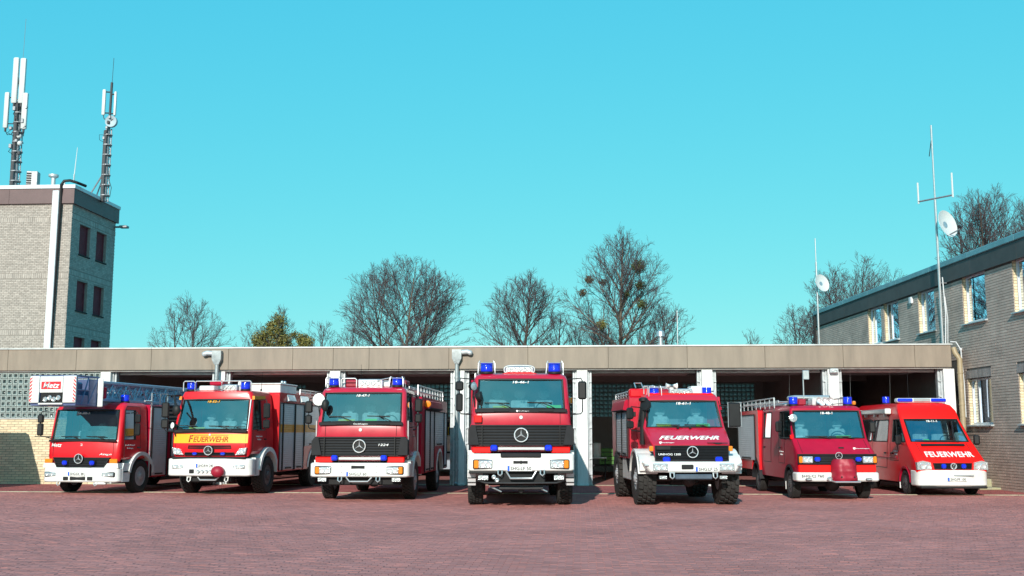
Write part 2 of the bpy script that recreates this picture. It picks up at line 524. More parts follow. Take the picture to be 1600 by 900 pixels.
vis = (pc[:, 1] > -22.75) & (np.abs(pc[:, 0]+ (pc[:, 1]+35.33)*0.063) < (pc[:, 1]+35.33)*0.47)
order = np.argsort(np.where(vis, dd, 1e9))
single = set(order[:300].tolist())
rest = np.array([i for i in range(len(pc)) if i not in single])
def paver_verts(c, n):
    hx, hy = PW/2-0.0040, PH/2-0.0038
    zt = rng.normal(0, 0.0004, (n, 4)) + rng.normal(0, 0.0011, (n, 1))
    jx = rng.normal(0, 0.0008, (n, 1)); jy = rng.normal(0, 0.0008, (n, 1))
    sx = np.array([-1, 1, 1, -1]); sy = np.array([-1, -1, 1, 1])
    X = c[:, :1] + jx + sx*hx; Y = c[:, 1:] + jy + sy*hy
    top = np.stack([X, Y, zt], 2)
    bot = np.stack([X + sx*0.001, Y + sy*0.001, np.full_like(zt, -0.012)], 2)
    return np.concatenate([top, bot], 1)
PF = np.array([[0,1,2,3],[0,4,5,1],[1,5,6,2],[2,6,7,3],[3,7,4,0]])
def raw_mesh(name, V, F, m):
    """V (n,3), quads F (k,4)"""
    me = bpy.data.meshes.new(name)
    me.vertices.add(len(V)); me.vertices.foreach_set("co", np.asarray(V, np.float32).ravel())
    F = np.asarray(F); w = F.shape[1]
    me.loops.add(F.size); me.loops.foreach_set("vertex_index", F.astype(np.int32).ravel())
    me.polygons.add(len(F)); me.polygons.foreach_set("loop_start", np.arange(0, F.size, w, dtype=np.int32))
    me.polygons.foreach_set("loop_total", np.full(len(F), w, np.int32))
    me.polygons.foreach_set("use_smooth", [False]*len(F))
    me.update(calc_edges=True); me.validate()
    me.materials.append(m)
    return me
V = paver_verts(pc[rest], len(rest))
F = (PF[None] + (np.arange(len(rest))*8)[:, None, None]).reshape(-1, 4)
o = bpy.data.objects.new("paver_field", raw_mesh("paver_field", V.reshape(-1, 3), F, pav))
COL.objects.link(o); o.parent = yard; o['kind'] = 'stuff'
pmeshes = [raw_mesh("paver", paver_verts(np.zeros((1, 2)), 1)[0], PF, pav) for _ in range(8)]
for i in sorted(single):
    o = bpy.data.objects.new("paver", pmeshes[i % 8]); COL.objects.link(o); o.parent = yard
    o.location = (pc[i, 0], pc[i, 1], 0)

# pale kerb strip that bounds the yard, and the darker apron between it and the hall
kerb = empty("kerb_strip", (0, 0, 0)); tag(kerb, kind='structure')
g = MB(); g.box(-0.497, 0.497, -0.075, 0.075, -0.05, 0.012, 0.008)
km = mat("kerb_concrete", (0.46, 0.40, 0.28), 0.9, var=0.3, vscale=4, bump=0.3, island=0.08)
ks = g.build("kerbstone", km, kerb)
ks.location = (-19.5, -4.62, 0)
for i in range(1, 33): inst(ks, kerb, (-19.5+i, -4.62, 0))
apr = mat("apron_clay_paving", (0.33, 0.10, 0.095), 0.85, spec=0.2, var=0.25, vscale=1.5, bump=0.12, bscale=30)
apron = empty("hall_apron", (0, 0, 0)); tag(apron, kind='structure')
g = MB(); g.quad((-24, -4.54, -0.006), (14, -4.54, -0.006), (14, 0.0, -0.006), (-24, 0.0, -0.006))
g.build("apron_bed", joint, apron, 0)
cs = np.array([(x*0.2 + (0.1 if r % 2 else 0), -4.49 + r*0.1) for r in range(44) for x in range(-104, 66)])
V = paver_verts(cs, len(cs)); F = (PF[None] + (np.arange(len(cs))*8)[:, None, None]).reshape(-1, 4)
o = bpy.data.objects.new("apron_pavers", raw_mesh("apron_pavers", V.reshape(-1, 3), F, apr))
COL.objects.link(o); o.parent = apron; o['kind'] = 'stuff'

# ---------------------------------------------------------------- bricks on a wall plane
def brick_positions(u0, u1, z0, z1, L=0.252, H=0.0833, holes=(), gap=0.012):
    out = []
    n = int(round((z1-z0)/H))
    for r in range(n):
        za = z0 + r*H; zb = za + H - 0.012
        u = u0 - (L/2 if r % 2 else 0)
        while u < u1:
            a, b_ = max(u, u0), min(u+L-gap, u1)
            u += L
            segs = [(a, b_)]
            for (h0, h1, k0, k1) in holes:
                if zb <= k0 or za >= k1: continue
                ns = []
                for (p, q) in segs:
                    if q <= h0 or p >= h1: ns.append((p, q)); continue
                    if p < h0: ns.append((p, h0))
                    if q > h1: ns.append((h1, q))
                segs = ns
            for (p, q) in segs:
                if q-p > 0.02: out.append((p, q, za, zb))
    return out
def brick_field(name, items, M4, depth, m, parent, jit=0.004):
    """items (u0,u1,z0,z1) on a plane; local frame u=x, out=-y (towards the viewer), z up, moved by M4"""
    n = len(items)
    A = np.array(items)
    rr = np.random.default_rng(n)
    out = -depth + rr.normal(0, jit, n)
    tilt = rr.normal(0, jit*0.35, (n, 4))
    V = np.zeros((n, 8, 3))
    for j, (ui, zi) in enumerate(((0, 2), (1, 2), (1, 3), (0, 3))):
        V[:, j, 0] = A[:, ui]; V[:, j, 2] = A[:, zi]; V[:, j, 1] = out + tilt[:, j]
        V[:, 4+j, 0] = A[:, ui]; V[:, 4+j, 2] = A[:, zi]; V[:, 4+j, 1] = 0.0
    Mx = np.array(M4)
    Vh = V.reshape(-1, 3) @ Mx[:3, :3].T + Mx[:3, 3]
    F = (PF[None] + (np.arange(n)*8)[:, None, None]).reshape(-1, 4)
    o = bpy.data.objects.new(name, raw_mesh(name, Vh, F, m))
    COL.objects.link(o); o.parent = parent; o['kind'] = 'stuff'
    return o
_bm = {}
def brick_singles(items, M4, depth, m, parent, name="brick", jit=0.004):
    for (a, b_, z0, z1) in items:
        key = (round(b_-a, 2), round(z1-z0, 3), m.name, random.randrange(3))
        if key not in _bm:
            g = MB(); w = round(b_-a, 2)/2; h = (z1-z0)/2
            d = -depth + random.gauss(0, jit)
            t = [random.gauss(0, jit*.35) for _ in range(4)]
            v = [(-w, d+t[0], -h), (w, d+t[1], -h), (w, d+t[2], h), (-w, d+t[3], h), (-w, 0, -h), (w, 0, -h), (w, 0, h), (-w, 0, h)]
            g.add(v, [tuple(f) for f in PF.tolist()])
            o = g.build(name, m, None, 0); _bm[key] = o.data; bpy.data.objects.remove(o)
        o = bpy.data.objects.new(name, _bm[key]); COL.objects.link(o); o.parent = parent
        o.matrix_local = M4 @ Matrix.Translation(((a+b_)/2, 0, (z0+z1)/2))

# ================================================================== THE HALL
hall = empty("fire_station_hall", (0, 0, 0), 0, "long flat-roofed fire engine hall with tan fascia and seven open bays", "building")
PX = [-16.0, -12.06, -8.14, -3.97, 0.09, 4.16, 8.21, 11.88]
ZF, ZT, ZL = 3.80, 4.56, 3.66
seams = [-24.0, -22.0, -19.39, -17.0, -14.4, -11.75, -9.56, -8.19, -6.98, -4.31, -1.69, 0.95, 3.52, 6.03, 8.53, 10.8, 11.95]
# fascia boards, each its own panel, a dark backing in the joints
for a, b_ in zip(seams[:-1], seams[1:]):
    g = MB(); g.box(a+0.0035, b_-0.0035, -0.14, -0.06, ZF, ZT-0.05, 0.006)
    g.build("fascia_panel", S['fascia'], hall)
g = MB(); g.box(-24, 11.95, -0.06, 0.0, ZF+0.01, ZT-0.06); g.build("fascia_backing", S['darkband'], hall)
g = MB()
for a, b_ in zip(seams[:-1:2], seams[2::2]): g.box(a, b_-0.004, -0.175, 0.10, ZT-0.05, ZT, 0.006)
g.box(seams[-2] if len(seams) % 2 == 0 else seams[-1], 12.0, -0.175, 0.10, ZT-0.05, ZT-0.002, 0.006)
g.build("roof_coping", S['coping'], hall)
g = MB(); g.prism([(-24, 0.0), (12.0, 0.0), (12.0, 0.10), (11.35, 13.3), (-24, 13.3)], 'xy', 4.18, 4.50); g.build("roof", S['roofing'], hall)
g = MB(); g.box(-24, 11.95, -0.055, 0.5, ZF-0.045, ZF-0.0); g.build("soffit", S['soffit'], hall)
# lintels = lower edge of the raised doors, with a roller shadow gap
for i in range(7):
    a, b_ = PX[i]+0.33, PX[i+1]-0.33
    g = MB(); g.box(a, b_, 0.36, 0.44, ZL, ZF-0.05, 0.01)
    g.box(a, b_, 0.33, 0.37, ZL+0.005, ZL+0.05, 0.012)
    g.build("raised_door_edge", S['soffit'], hall)
    g = MB()
    for k in range(5):                                    # the raised door lies under the ceiling
        g.box(a, b_, 0.60+k*0.62, 0.60+k*0.62+0.61, ZL+0.10, ZL+0.14, 0.008)
    g.build("raised_door", S['jamb'], hall)
# pillars with a door track on either side
for i, x in enumerate(PX):
    g = MB(); g.box(x-0.175, x+0.175, -0.04, 0.46, 0.0, ZF-0.048, 0.012)
    g.box(x-0.195, x+0.195, -0.05, 0.46, 0.0, 0.06, 0.01)
    p = g.build("pillar", S['pillar'], hall)
    for sd in (-1, 1):
        if (i == 0 and sd < 0) or (i == 7 and sd > 0): continue
        g = MB()
        xa = x + sd*0.177
        g.box(xa, xa+sd*0.05, 0.10, 0.34, 0.0, ZF-0.05, 0.008)
        g.box(xa+sd*0.05, xa+sd*0.075, 0.16, 0.30, 0.0, ZF-0.05)
        g.box(xa+sd*0.075, xa+sd*0.135, 0.13, 0.36, 0.0, ZF-0.05, 0.01)
        for kz in range(7): g.box(xa+sd*0.045, xa+sd*0.13, 0.085, 0.13, 0.35+kz*0.5, 0.39+kz*0.5)
        g.build("door_track", S['jamb'], hall)
# rainwater hoppers
def downpipe(x, spout):
    y = -0.24
    g = MB(); g.tube([(x, y, 0.02), (x, y, 3.98)], 0.065, 12)
    for z in (0.5, 1.5, 2.6, 3.5): g.lathe([(0.066, -.03), (0.078, -.03), (0.078, .03), (0.066, .03)], (x, y, z), 'z', 12)
    g.tube([(x, y, 0.10), (x, y-0.10, 0.03)], 0.065, 10)
    d = g.build("downpipe", S['pipe'], hall)
    g = MB()
    v = []
    for (z, wx, wy) in ((3.96, 0.07, 0.07), (4.14, 0.155, 0.10), (4.43, 0.155, 0.10)):
        v += [(x-wx, y-wy, z), (x+wx, y-wy, z), (x+wx, y+wy, z), (x-wx, y+wy, z)]
    f = [(0,1,2,3), (8,9,10,11)]
    for l in (0, 4):
        for j in range(4): f.append((l+j, l+(j+1) % 4, l+4+(j+1) % 4, l+4+j))
    g.add(v, f); g.lathe([(0.0, -0.004), (0.012, -0.004), (0.012, 0.01)], (x, y-0.105, 4.28), 'y', 8)
    g.build("rainwater_hopper", S['pipe'], hall)
    g = MB(); g.tube([(x+spout*0.12, y, 4.34), (x+spout*0.34, y-0.02, 4.355), (x+spout*0.44, y-0.02, 4.32)], 0.085, 12)
    g.sphere((x+spout*0.44, y-0.02, 4.32), 0.085, 12, 8)
    g.build("spout", S['jamb'], hall)
downpipe(-12.10, -1)
downpipe(-4.03, 1)
# tan downpipe and conduit at the right end
g = MB(); g.tube([(12.02, -0.16, 4.42), (12.05, -0.20, 4.25), (12.16, -0.26, 4.05), (12.16, -0.26, 0.05)], 0.085, 12)
for z in (1.2, 2.6, 3.6): g.lathe([(0.087, -.02), (0.097, -.02), (0.097, .02), (0.087, .02)], (12.16, -0.26, z), 'z', 12)
g.build("corner_downpipe", S['tanpipe'], hall)
g = MB(); g.tube([(11.95, -0.12, 4.62), (12.1, -0.2, 4.6), (12.22, -0.25, 4.35), (12.28, -0.22, 3.2), (12.28, -0.2, 2.2)], 0.018, 6)
g.build("white_cable", S['frame'], hall)
# hall shell
g = MB()
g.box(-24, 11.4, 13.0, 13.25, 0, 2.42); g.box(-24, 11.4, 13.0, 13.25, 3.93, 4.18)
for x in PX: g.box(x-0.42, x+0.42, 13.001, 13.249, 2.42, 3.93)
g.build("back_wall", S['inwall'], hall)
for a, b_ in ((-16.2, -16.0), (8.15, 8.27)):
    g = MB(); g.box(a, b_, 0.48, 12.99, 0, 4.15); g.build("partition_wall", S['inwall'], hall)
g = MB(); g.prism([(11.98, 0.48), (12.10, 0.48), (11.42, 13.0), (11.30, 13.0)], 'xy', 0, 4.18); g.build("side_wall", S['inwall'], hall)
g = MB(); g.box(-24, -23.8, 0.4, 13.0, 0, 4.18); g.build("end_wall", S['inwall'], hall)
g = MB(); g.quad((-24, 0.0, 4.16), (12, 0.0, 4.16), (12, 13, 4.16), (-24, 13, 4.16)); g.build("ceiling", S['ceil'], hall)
for i in range(7):                                          # ceiling beams and pipes over the bays
    pass
g = MB()
for y in (4.2, 8.6): g.box(-16, 11.6, y, y+0.25, 3.78, 4.155)
g.build("ceiling_beam", S['inwall'], hall)
g = MB(); g.box(-24, 12.05, 0.0, 13.0, -0.05, 0.006)
o = g.build("hall_floor", S['floor'], None, 0); tag(o, kind='structure')
g = MB(); g.box(-16, 11.8, 0.02, 0.20, 0.0065, 0.022, 0.004)
g.build("threshold", km, hall)
# glass-block windows in the back wall
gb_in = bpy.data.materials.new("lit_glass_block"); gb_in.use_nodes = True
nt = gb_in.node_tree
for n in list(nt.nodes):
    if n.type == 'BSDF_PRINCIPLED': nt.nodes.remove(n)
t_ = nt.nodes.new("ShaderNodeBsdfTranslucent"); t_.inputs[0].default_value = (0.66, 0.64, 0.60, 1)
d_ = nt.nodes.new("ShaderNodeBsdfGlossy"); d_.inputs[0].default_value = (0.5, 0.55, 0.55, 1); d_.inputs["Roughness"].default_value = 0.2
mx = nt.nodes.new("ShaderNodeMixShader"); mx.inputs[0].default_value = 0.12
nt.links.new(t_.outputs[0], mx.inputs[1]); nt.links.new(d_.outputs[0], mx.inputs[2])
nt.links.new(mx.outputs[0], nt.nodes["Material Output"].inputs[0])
gb_dim = gb_in.copy(); gb_dim.name = "shaded_glass_block"  # darker copy of the blocks, standing in for shade behind these bays
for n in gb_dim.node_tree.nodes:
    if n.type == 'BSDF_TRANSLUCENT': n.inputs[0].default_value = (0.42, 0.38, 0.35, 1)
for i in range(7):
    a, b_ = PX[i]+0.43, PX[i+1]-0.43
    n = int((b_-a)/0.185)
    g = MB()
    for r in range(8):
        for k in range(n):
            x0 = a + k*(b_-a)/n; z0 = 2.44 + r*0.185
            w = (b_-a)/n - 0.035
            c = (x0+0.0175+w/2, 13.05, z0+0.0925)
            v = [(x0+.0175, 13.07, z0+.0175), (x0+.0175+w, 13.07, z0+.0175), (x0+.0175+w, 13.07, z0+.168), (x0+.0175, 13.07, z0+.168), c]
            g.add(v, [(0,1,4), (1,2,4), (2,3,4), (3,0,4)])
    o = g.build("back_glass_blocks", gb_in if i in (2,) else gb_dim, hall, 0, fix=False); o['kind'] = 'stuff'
    g = MB()
    for k in range(n+1):
        x0 = a + k*(b_-a)/n; g.box(x0-0.0178, x0+0.0178, 13.03, 13.2, 2.42, 3.93)
    for r in range(9): g.box(a, b_, 13.031, 13.199, 2.42+r*0.185, 2.455+r*0.185)
    o = g.build("block_grid", S['inwall'], hall, 0); o['kind'] = 'stuff'

# ---- left facade wall: cream bricks below, glass blocks above
fw = empty("facade_wall", (0, 0.02, 0), 0, "cream brick wall with a glass block window above, behind the ladder truck", "wall")
Mw = Matrix.Identity(4)
allb = brick_positions(-24.0, -16.19, 0.0, 2.16)
allb.sort(key=lambda q: abs((q[0]+q[1])/2 + 18.0) + (0 if q[2] > 0.2 else 0.5))
brick_singles(allb[:300], Mw, 0.010, BR['cream'], fw, jit=0.002)
brick_field("brick_field", allb[300:], Mw, 0.010, BR['cream'], fw)
g = MB(); g.box(-24, -16.18, 0.0, 0.25, 0, 2.158); g.build("mortar_bed", BR['mortar'], fw)
g = MB(); g.box(-24, -16.18, -0.03, 0.24, 2.158, 2.20, 0.008); g.build("sill_course", S['coping'], fw)
gbf = mat("glass_block_rim", (0.36, 0.42, 0.40), 0.35, var=0.15, coat=0.2, island=0.12)
gbc = mat("glass_block_face", (0.075, 0.10, 0.10), 0.10, var=0.75, vscale=11, coat=0.6, island=0.45, bump=0.8, bscale=14)
blk = []
BW = 0.188
for v_ in range(4):
    g = MB(); h = BW/2 - 0.006
    i1, d0, d1 = h-0.030, -0.012, 0.014
    ov = [(-h, 0.0, -h), (h, 0.0, -h), (h, 0.0, h), (-h, 0.0, h)]
    mv = [(-h+.008, d0, -h+.008), (h-.008, d0, -h+.008), (h-.008, d0, h-.008), (-h+.008, d0, h-.008)]
    iv = [(-i1, d0+.003, -i1), (i1, d0+.003, -i1), (i1, d0+.003, i1), (-i1, d0+.003, i1)]
    ct = [((0.02, -0.02, 0.015, 0)[v_], d1+0.012*v_, (0.015, 0.02, -0.02, 0)[v_])]
    f = [];  k = []
    V_ = ov+mv+iv+ct
    for a in range(4):
        b_ = (a+1) % 4
        f.append((a, b_, 4+b_, 4+a)); f.append((4+a, 4+b_, 8+b_, 8+a))
    g.add(V_, f, 0)
    g.add([*iv, *ct], [(0,1,4), (1,2,4), (2,3,4), (3,0,4)], 1)
    o = g.build("glass_block", [gbf, gbc], None, 0); blk.append(o.data); bpy.data.objects.remove(o)
for r in range(8):
    for k in range(41):
        x = -16.30 - k*0.19; z = 2.30 + r*0.19
        if x < -23.9: continue
        if len(blk) and (r*41+k) >= 0:
            o = bpy.data.objects.new("glass_block", blk[(r*7+k*3+(k*k) % 5) % 4]); COL.objects.link(o); o.parent = fw
            o.location = (x, -0.022, z)
            o.rotation_euler = (0, R(90)*((k+r*3) % 4), 0)
            if k > 34: o['kind'] = 'stuff'
g = MB(); g.box(-24, -16.18, 0.012, 0.2, 2.20, 3.755); g.build("block_joint", mat("block_mortar", (0.42, 0.46, 0.45), 0.8, var=0.2), fw)

# small white lamp under the fascia at the last bay
lamp = empty("wall_lamp", (8.21, -0.14, 3.62), 0, "small white floodlight on the pillar top beside the last open bay", "lamp")
g = MB(); g.box(-0.13, 0.13, -0.10, 0.08, 0.0, 0.14, 0.02); g.build("housing", S['frame'], lamp)
g = MB(); g.box(-0.10, 0.10, -0.108, -0.10, 0.02, 0.11, 0.003); g.build("lamp_glass", M['lens'], lamp)

# ---- things that stand inside the bays
def crate(name, x, y, z, w, d, h, m, label, cat, group=None):
    r = empty(name, (x, y, z), random.uniform(-.1, .1), label, cat, group)
    g = MB()
    for k in range(4):
        zz = h*(k/4)
        g.box(-w/2, w/2, -d/2, -d/2+0.02, zz+0.01, zz+h/4-0.02, 0.004); g.box(-w/2, w/2, d/2-0.02, d/2, zz+0.01, zz+h/4-0.02, 0.004)
        g.box(-w/2, -w/2+0.02, -d/2, d/2, zz+0.012, zz+h/4-0.022, 0.004); g.box(w/2-0.02, w/2, -d/2, d/2, zz+0.012, zz+h/4-0.022, 0.004)
    g.build("boards", m, r)
    for sx in (-1, 1):
        for sy in (-1, 1):
            g = MB(); g.box(sx*w/2-sx*0.05, sx*w/2+sx*0.004, sy*d/2-sy*0.05, sy*d/2+sy*0.004, 0, h, 0.004); g.build("corner_post", m, r)
    for k in range(1, 4): g = MB(); g.box(-w/2+0.05+k*(w-0.1)/4-0.012, -w/2+0.05+k*(w-0.1)/4+0.012, -d/2-0.004, -d/2+0.0, 0.02, h-0.02); g.build("front_rib", m, r)
    g = MB(); g.box(-w/2+.02, w/2-.02, -d/2+.02, d/2-.02, 0.01, 0.03); g.build("base", M['under'], r)
    return r
grn = mat("green_plastic_crate", (0.06, 0.20, 0.025), 0.5, var=0.2)
gry = mat("grey_plastic_crate", (0.30, 0.36, 0.42), 0.5, var=0.2)
wht = mat("white_plastic_tub", (0.62, 0.62, 0.58), 0.5, var=0.2)
crate("green_crate", 1.25, 6.2, 0.52, 1.0, 0.6, 0.62, grn, "green slatted plastic crate on a low bench inside the bay beside the high-wheeled truck", "crate")
t = empty("low_bench", (0.9, 6.2, 0), 0, "dark low bench carrying a green crate inside an open bay", "bench")
g = MB(); g.box(-0.9, 0.95, -0.35, 0.35, 0.46, 0.515, 0.01); g.build("top", M['grille'], t)
for sx in (-0.8, 0.85):
    for sy in (-0.28, 0.28):
        g = MB(); g.box(sx-0.03, sx+0.03, sy-0.03, sy+0.03, 0, 0.46); g.build("leg", M['grille'], t)
def tub(x, y, z, r, h, label):
    t = empty("white_tub", (x, y, z), 0, label, "tub")
    g = MB(); g.lathe([(r*.9, 0), (r, h*.1), (r, h*.92), (r*.96, h)], (0, 0, 0), 'z', 20); g.build("body", wht, t)
    g = MB(); g.lathe([(r*1.03, h*.93), (r*1.05, h*.96), (r*.9, h*1.03), (0.0, h*1.04)], (0, 0, 0), 'z', 20); g.build("lid", wht, t)
    return t
tub(-5.05, 7.2, 0.98, 0.36, 0.62, "white round tub on the workbench in the bay right of the third truck")
tub(0.62, 4.6, 0.83, 0.15, 0.5, "small white canister on a bracket table just inside the bay by the white pillar")
t = empty("canister_table", (0.62, 4.6, 0), 0, "narrow table with a white canister inside the bay", "table")
g = MB(); g.box(-0.3, 0.35, -0.25, 0.25, 0.78, 0.825, 0.008); g.build("table_top", M['alurail'], t)
for sx in (-0.25, 0.3): g = MB(); g.box(sx-.02, sx+.02, -0.2, 0.2, 0, 0.78); g.build("leg", M['grille'], t)
t = empty("workbench", (-5.1, 7.2, 0), 0, "pale workbench with a white tub in the bay right of the third truck", "bench")
g = MB(); g.box(-0.75, 0.75, -0.4, 0.4, 0.92, 0.975, 0.01); g.build("bench_top", M['grille'], t)
g = MB(); g.box(-0.68, 0.68, -0.36, 0.36, 0.30, 0.92, 0.01); g.build("cabinet", gry, t)
for sx in (-0.6, 0.6): g = MB(); g.box(sx-.04, sx+.04, -.3, .3, 0, 0.30); g.build("leg", M['under'], t)
t = empty("jacket_rack", (-5.1, 8.6, 0), 0, "rack of yellow and dark jackets hung at the back of the bay", "coat rack")
g = MB(); g.tube([(-0.8, 0, 0), (-0.8, 0, 2.25), (0.8, 0, 2.25), (0.8, 0, 0)], 0.025, 8); g.build("rail_frame", M['steel'], t)
for k in range(6):
    x = -0.6 + k*0.24
    g = MB(); g.lathe([(0.03, 0.0), (0.10, -0.06), (0.13, -0.25), (0.12, -0.6), (0.14, -0.85)], (x, 0, 2.2), 'z', 10)
    for sx in (-1, 1): g.tube([(x+sx*0.08, 0, 2.1), (x+sx*0.13, -0.08, 1.9), (x+sx*0.12, -0.1, 1.6)], 0.05, 7)
    g.build("jacket", mat("jacket_cloth", ((0.62, 0.55, 0.03), (0.03, 0.03, 0.05), (0.55, 0.45, 0.05))[k % 3], 0.85, var=0.3), t)
# hanging cables in the two right-hand bays
for (x, y, zb, lab) in ((9.35, 2.6, 1.7, "thin charging cable hanging in the last bay, the left one above the van"), (10.65, 2.4, 1.9, "thin charging cable hanging in the last bay, the right one above the van"),
                        (7.35, 3.0, 2.4, "cable reel line hanging behind the small truck's light mast")):
    c_ = empty("hanging_cable", (x, y, zb), 0, lab, "cable")
    g = MB(); g.tube([(0.06, 0, 4.1-zb), (0.03, 0, (4.1-zb)*.5), (0, 0, 0.12)], 0.012, 6); g.build("cord", M['alurail'], c_)
    g = MB(); g.tube([(0, 0, 0.14), (0, 0, 0.0)], 0.035, 8); g.build("plug", M['black'], c_)
t = empty("storage_tank", (11.0, 9.0, 0), 0, "large rounded grey tank standing at the back of the last bay", "tank")
g = MB(); g.lathe([(0.0, -0.9), (0.6, -0.8), (0.8, -0.5), (0.8, 0.5), (0.6, 0.8), (0, 0.9)], (-0.9, 0, 2.1), 'y', 28); g.build("vessel", S['jamb'], t)
for sx in (-1.4, -0.4): g = MB(); g.box(sx-.06, sx+.06, -.5, .5, 0, 1.6); g.build("leg", M['grille'], t)

# ================================================================== THE TOWER
tower = empty("brick_tower", (-19.39, 3.8, 0), 0, "square pale brick tower with brown shuttered windows behind the hall on the left", "building")
TH = 11.17
wins = [(y0, y1, z0, z1) for (z0, z1) in ((8.60, 9.78), (6.40, 7.57), (4.20, 5.38), (2.0, 3.18)) for (y0, y1) in ((0.69, 1.60), (2.15, 3.07))]
bands = [9.72, 7.55, 5.38]
hol_f = [(-9, 9, z, z+0.20) for z in bands]
Mf = Matrix.Translation((0, 0.0, 0))
it = brick_positions(-6.6, 0.0, 3.9, 10.45, .175, .0655, holes=hol_f, gap=.010)
brick_field("front_bricks", it, Mf, 0.012, BR['tower'], tower, 0.0012)
# side face: u runs along +y, outward is +x
Ms = Matrix.Rotation(R(90), 4, 'Z')
hol_s = [(-1, 9, z+0.16, z+0.36) for z in bands] + [(a, b_, c, d+0.0) for (a, b_, c, d) in wins]
it = brick_positions(0.0, 3.86, 3.9, 10.45, .175, .0655, holes=hol_s, gap=.010)
brick_field("side_bricks", it, Ms, 0.012, BR['tower'], tower, 0.0012)
# soldier bands
def soldiers(u0, u1, z0, h, w=0.083, holes=()):
    out = []; u = u0
    while u < u1-0.01:
        a, b_ = u, min(u1, u+w-0.012); u += w
        if not any(a < h1 and b_ > h0 and z0 < k1 and z0+h > k0 for (h0, h1, k0, k1) in holes): out.append((a, b_, z0, z0+h))
    return out
it = []
for z in bands: it += soldiers(-6.6, 0, z+0.006, 0.188)
brick_field("front_band", it, Mf, 0.012, BR['tower'], tower, 0.003)
it = []
for z in bands: it += soldiers(0, 3.86, z+0.166, 0.188)
brick_field("side_band", it, Ms, 0.012, BR['tower'], tower, 0.003)
# core walls with real window openings
def wall_with_holes(g, u0, u1, z0, z1, holes, place, depth):
    us = sorted({u0, u1, *[h[0] for h in holes], *[h[1] for h in holes]})
    zs = sorted({z0, z1, *[h[2] for h in holes], *[h[3] for h in holes]})
    us = [u for u in us if u0 <= u <= u1]; zs = [z for z in zs if z0 <= z <= z1]
    inside = lambda u, z: any(h[0]-1e-6 < u < h[1]+1e-6 and h[2]-1e-6 < z < h[3]+1e-6 for h in holes)
    for a, b_ in zip(us[:-1], us[1:]):
        for c, d in zip(zs[:-1], zs[1:]):
            if not inside((a+b_)/2, (c+d)/2):
                g.quad(*[place(u, 0, z) for (u, z) in ((a, c), (b_, c), (b_, d), (a, d))])
    for (a, b_, c, d) in holes:
        for (p, q) in (((a, c), (b_, c)), ((b_, c), (b_, d)), ((b_, d), (a, d)), ((a, d), (a, c))):
            g.quad(place(p[0], 0, p[1]), place(q[0], 0, q[1]), place(q[0], depth, q[1]), place(p[0], depth, p[1]))
g = MB()
wall_with_holes(g, 0, 3.86, 0, 11.0, wins, lambda u, d, z: (-d, u, z), 0.16)
g.quad((-6.6, 0, 0), (0, 0, 0), (0, 0, 11.0), (-6.6, 0, 11.0)); g.quad((-6.6, 3.86, 0), (0, 3.86, 0), (0, 3.86, 11.0), (-6.6, 3.86, 11.0))
g.quad((-6.6, 0, 0), (-6.6, 3.86, 0), (-6.6, 3.86, 11), (-6.6, 0, 11))
g.build("wall_core", BR['palemortar'], tower, 0, fix=False)
for (a, b_, c, d) in wins:
    g = MB(); n = 26
    for k in range(n):
        z0 = c + (d-c)*k/n; z1 = c + (d-c)*(k+1)/n
        g.quad((-0.145, a, z0), (-0.145, b_, z0), (-0.125, b_, z1-0.012), (-0.125, a, z1-0.012)); g.quad((-0.125, a, z1-0.012), (-0.125, b_, z1-0.012), (-0.145, b_, z1), (-0.145, a, z1))
    w_ = g.build("shuttered_window", S['shutter'], tower, 0)
    g = MB(); g.box(-0.16, 0.05, a-0.03, b_+0.03, c-0.05, c-0.004, 0.006); g.build("sill", M['grille'], w_)
    g = MB(); g.box(-0.13, -0.10, a, a+0.04, c, d); g.build("guide_rail", S['shutter'], w_)
    g = MB(); g.box(-0.13, -0.10, b_-0.04, b_, c, d); g.build("guide_rail", S['shutter'], w_)
# brown fascia panels and pale coping
for a, b_ in ((-6.6, -4.6), (-4.595, -2.48), (-2.475, -0.7), (-0.695, 0.10)):
    g = MB(); g.box(a, b_, -0.10, 0.0, 10.44, 11.02, 0.004); g.build("fascia_panel", S['brownfascia'], tower)
g = MB(); g.box(0.0, 0.10, 0.001, 3.45, 10.44, 11.02, 0.004); g.build("fascia_panel", S['brownfascia'], tower)
g = MB(); g.box(0.0, 0.10, 3.455, 3.96, 10.44, 11.02, 0.004); g.build("fascia_panel", S['brownfascia'], tower)
g = MB(); g.box(-6.6, 0.14, -0.14, 0.10, 11.02, TH, 0.01); g.box(-0.10, 0.141, 0.105, 3.98, 11.022, TH-0.002, 0.01)
g.box(-6.6, 0.0, 0.10, 3.9, 11.0, 11.05); g.build("roof_coping", S['frame'], tower)
g = MB(); g.box(-0.72, -0.46, -0.20, -0.015, 3.9, 10.93, 0.02); g.build("cable_duct", S['frame'], tower)
g = MB(); g.tube([(-0.50, -0.12, 4.0), (-0.42, -0.10, 10.7), (-0.40, -0.17, 11.15), (-0.30, -0.16, 11.30), (-0.1, -0.1, 11.33), (0.12, 0.0, 11.27), (0.3, 0.4, 11.22)], 0.055, 8)
g.build("black_cable", M['black'], tower)
g = MB(); g.box(0.0, 0.28, 3.66, 3.80, 10.22, 10.28, 0.01); g.box(0.26, 0.60, 3.60, 3.86, 10.20, 10.30, 0.02); g.build("flood_lamp", S['mast'], tower)
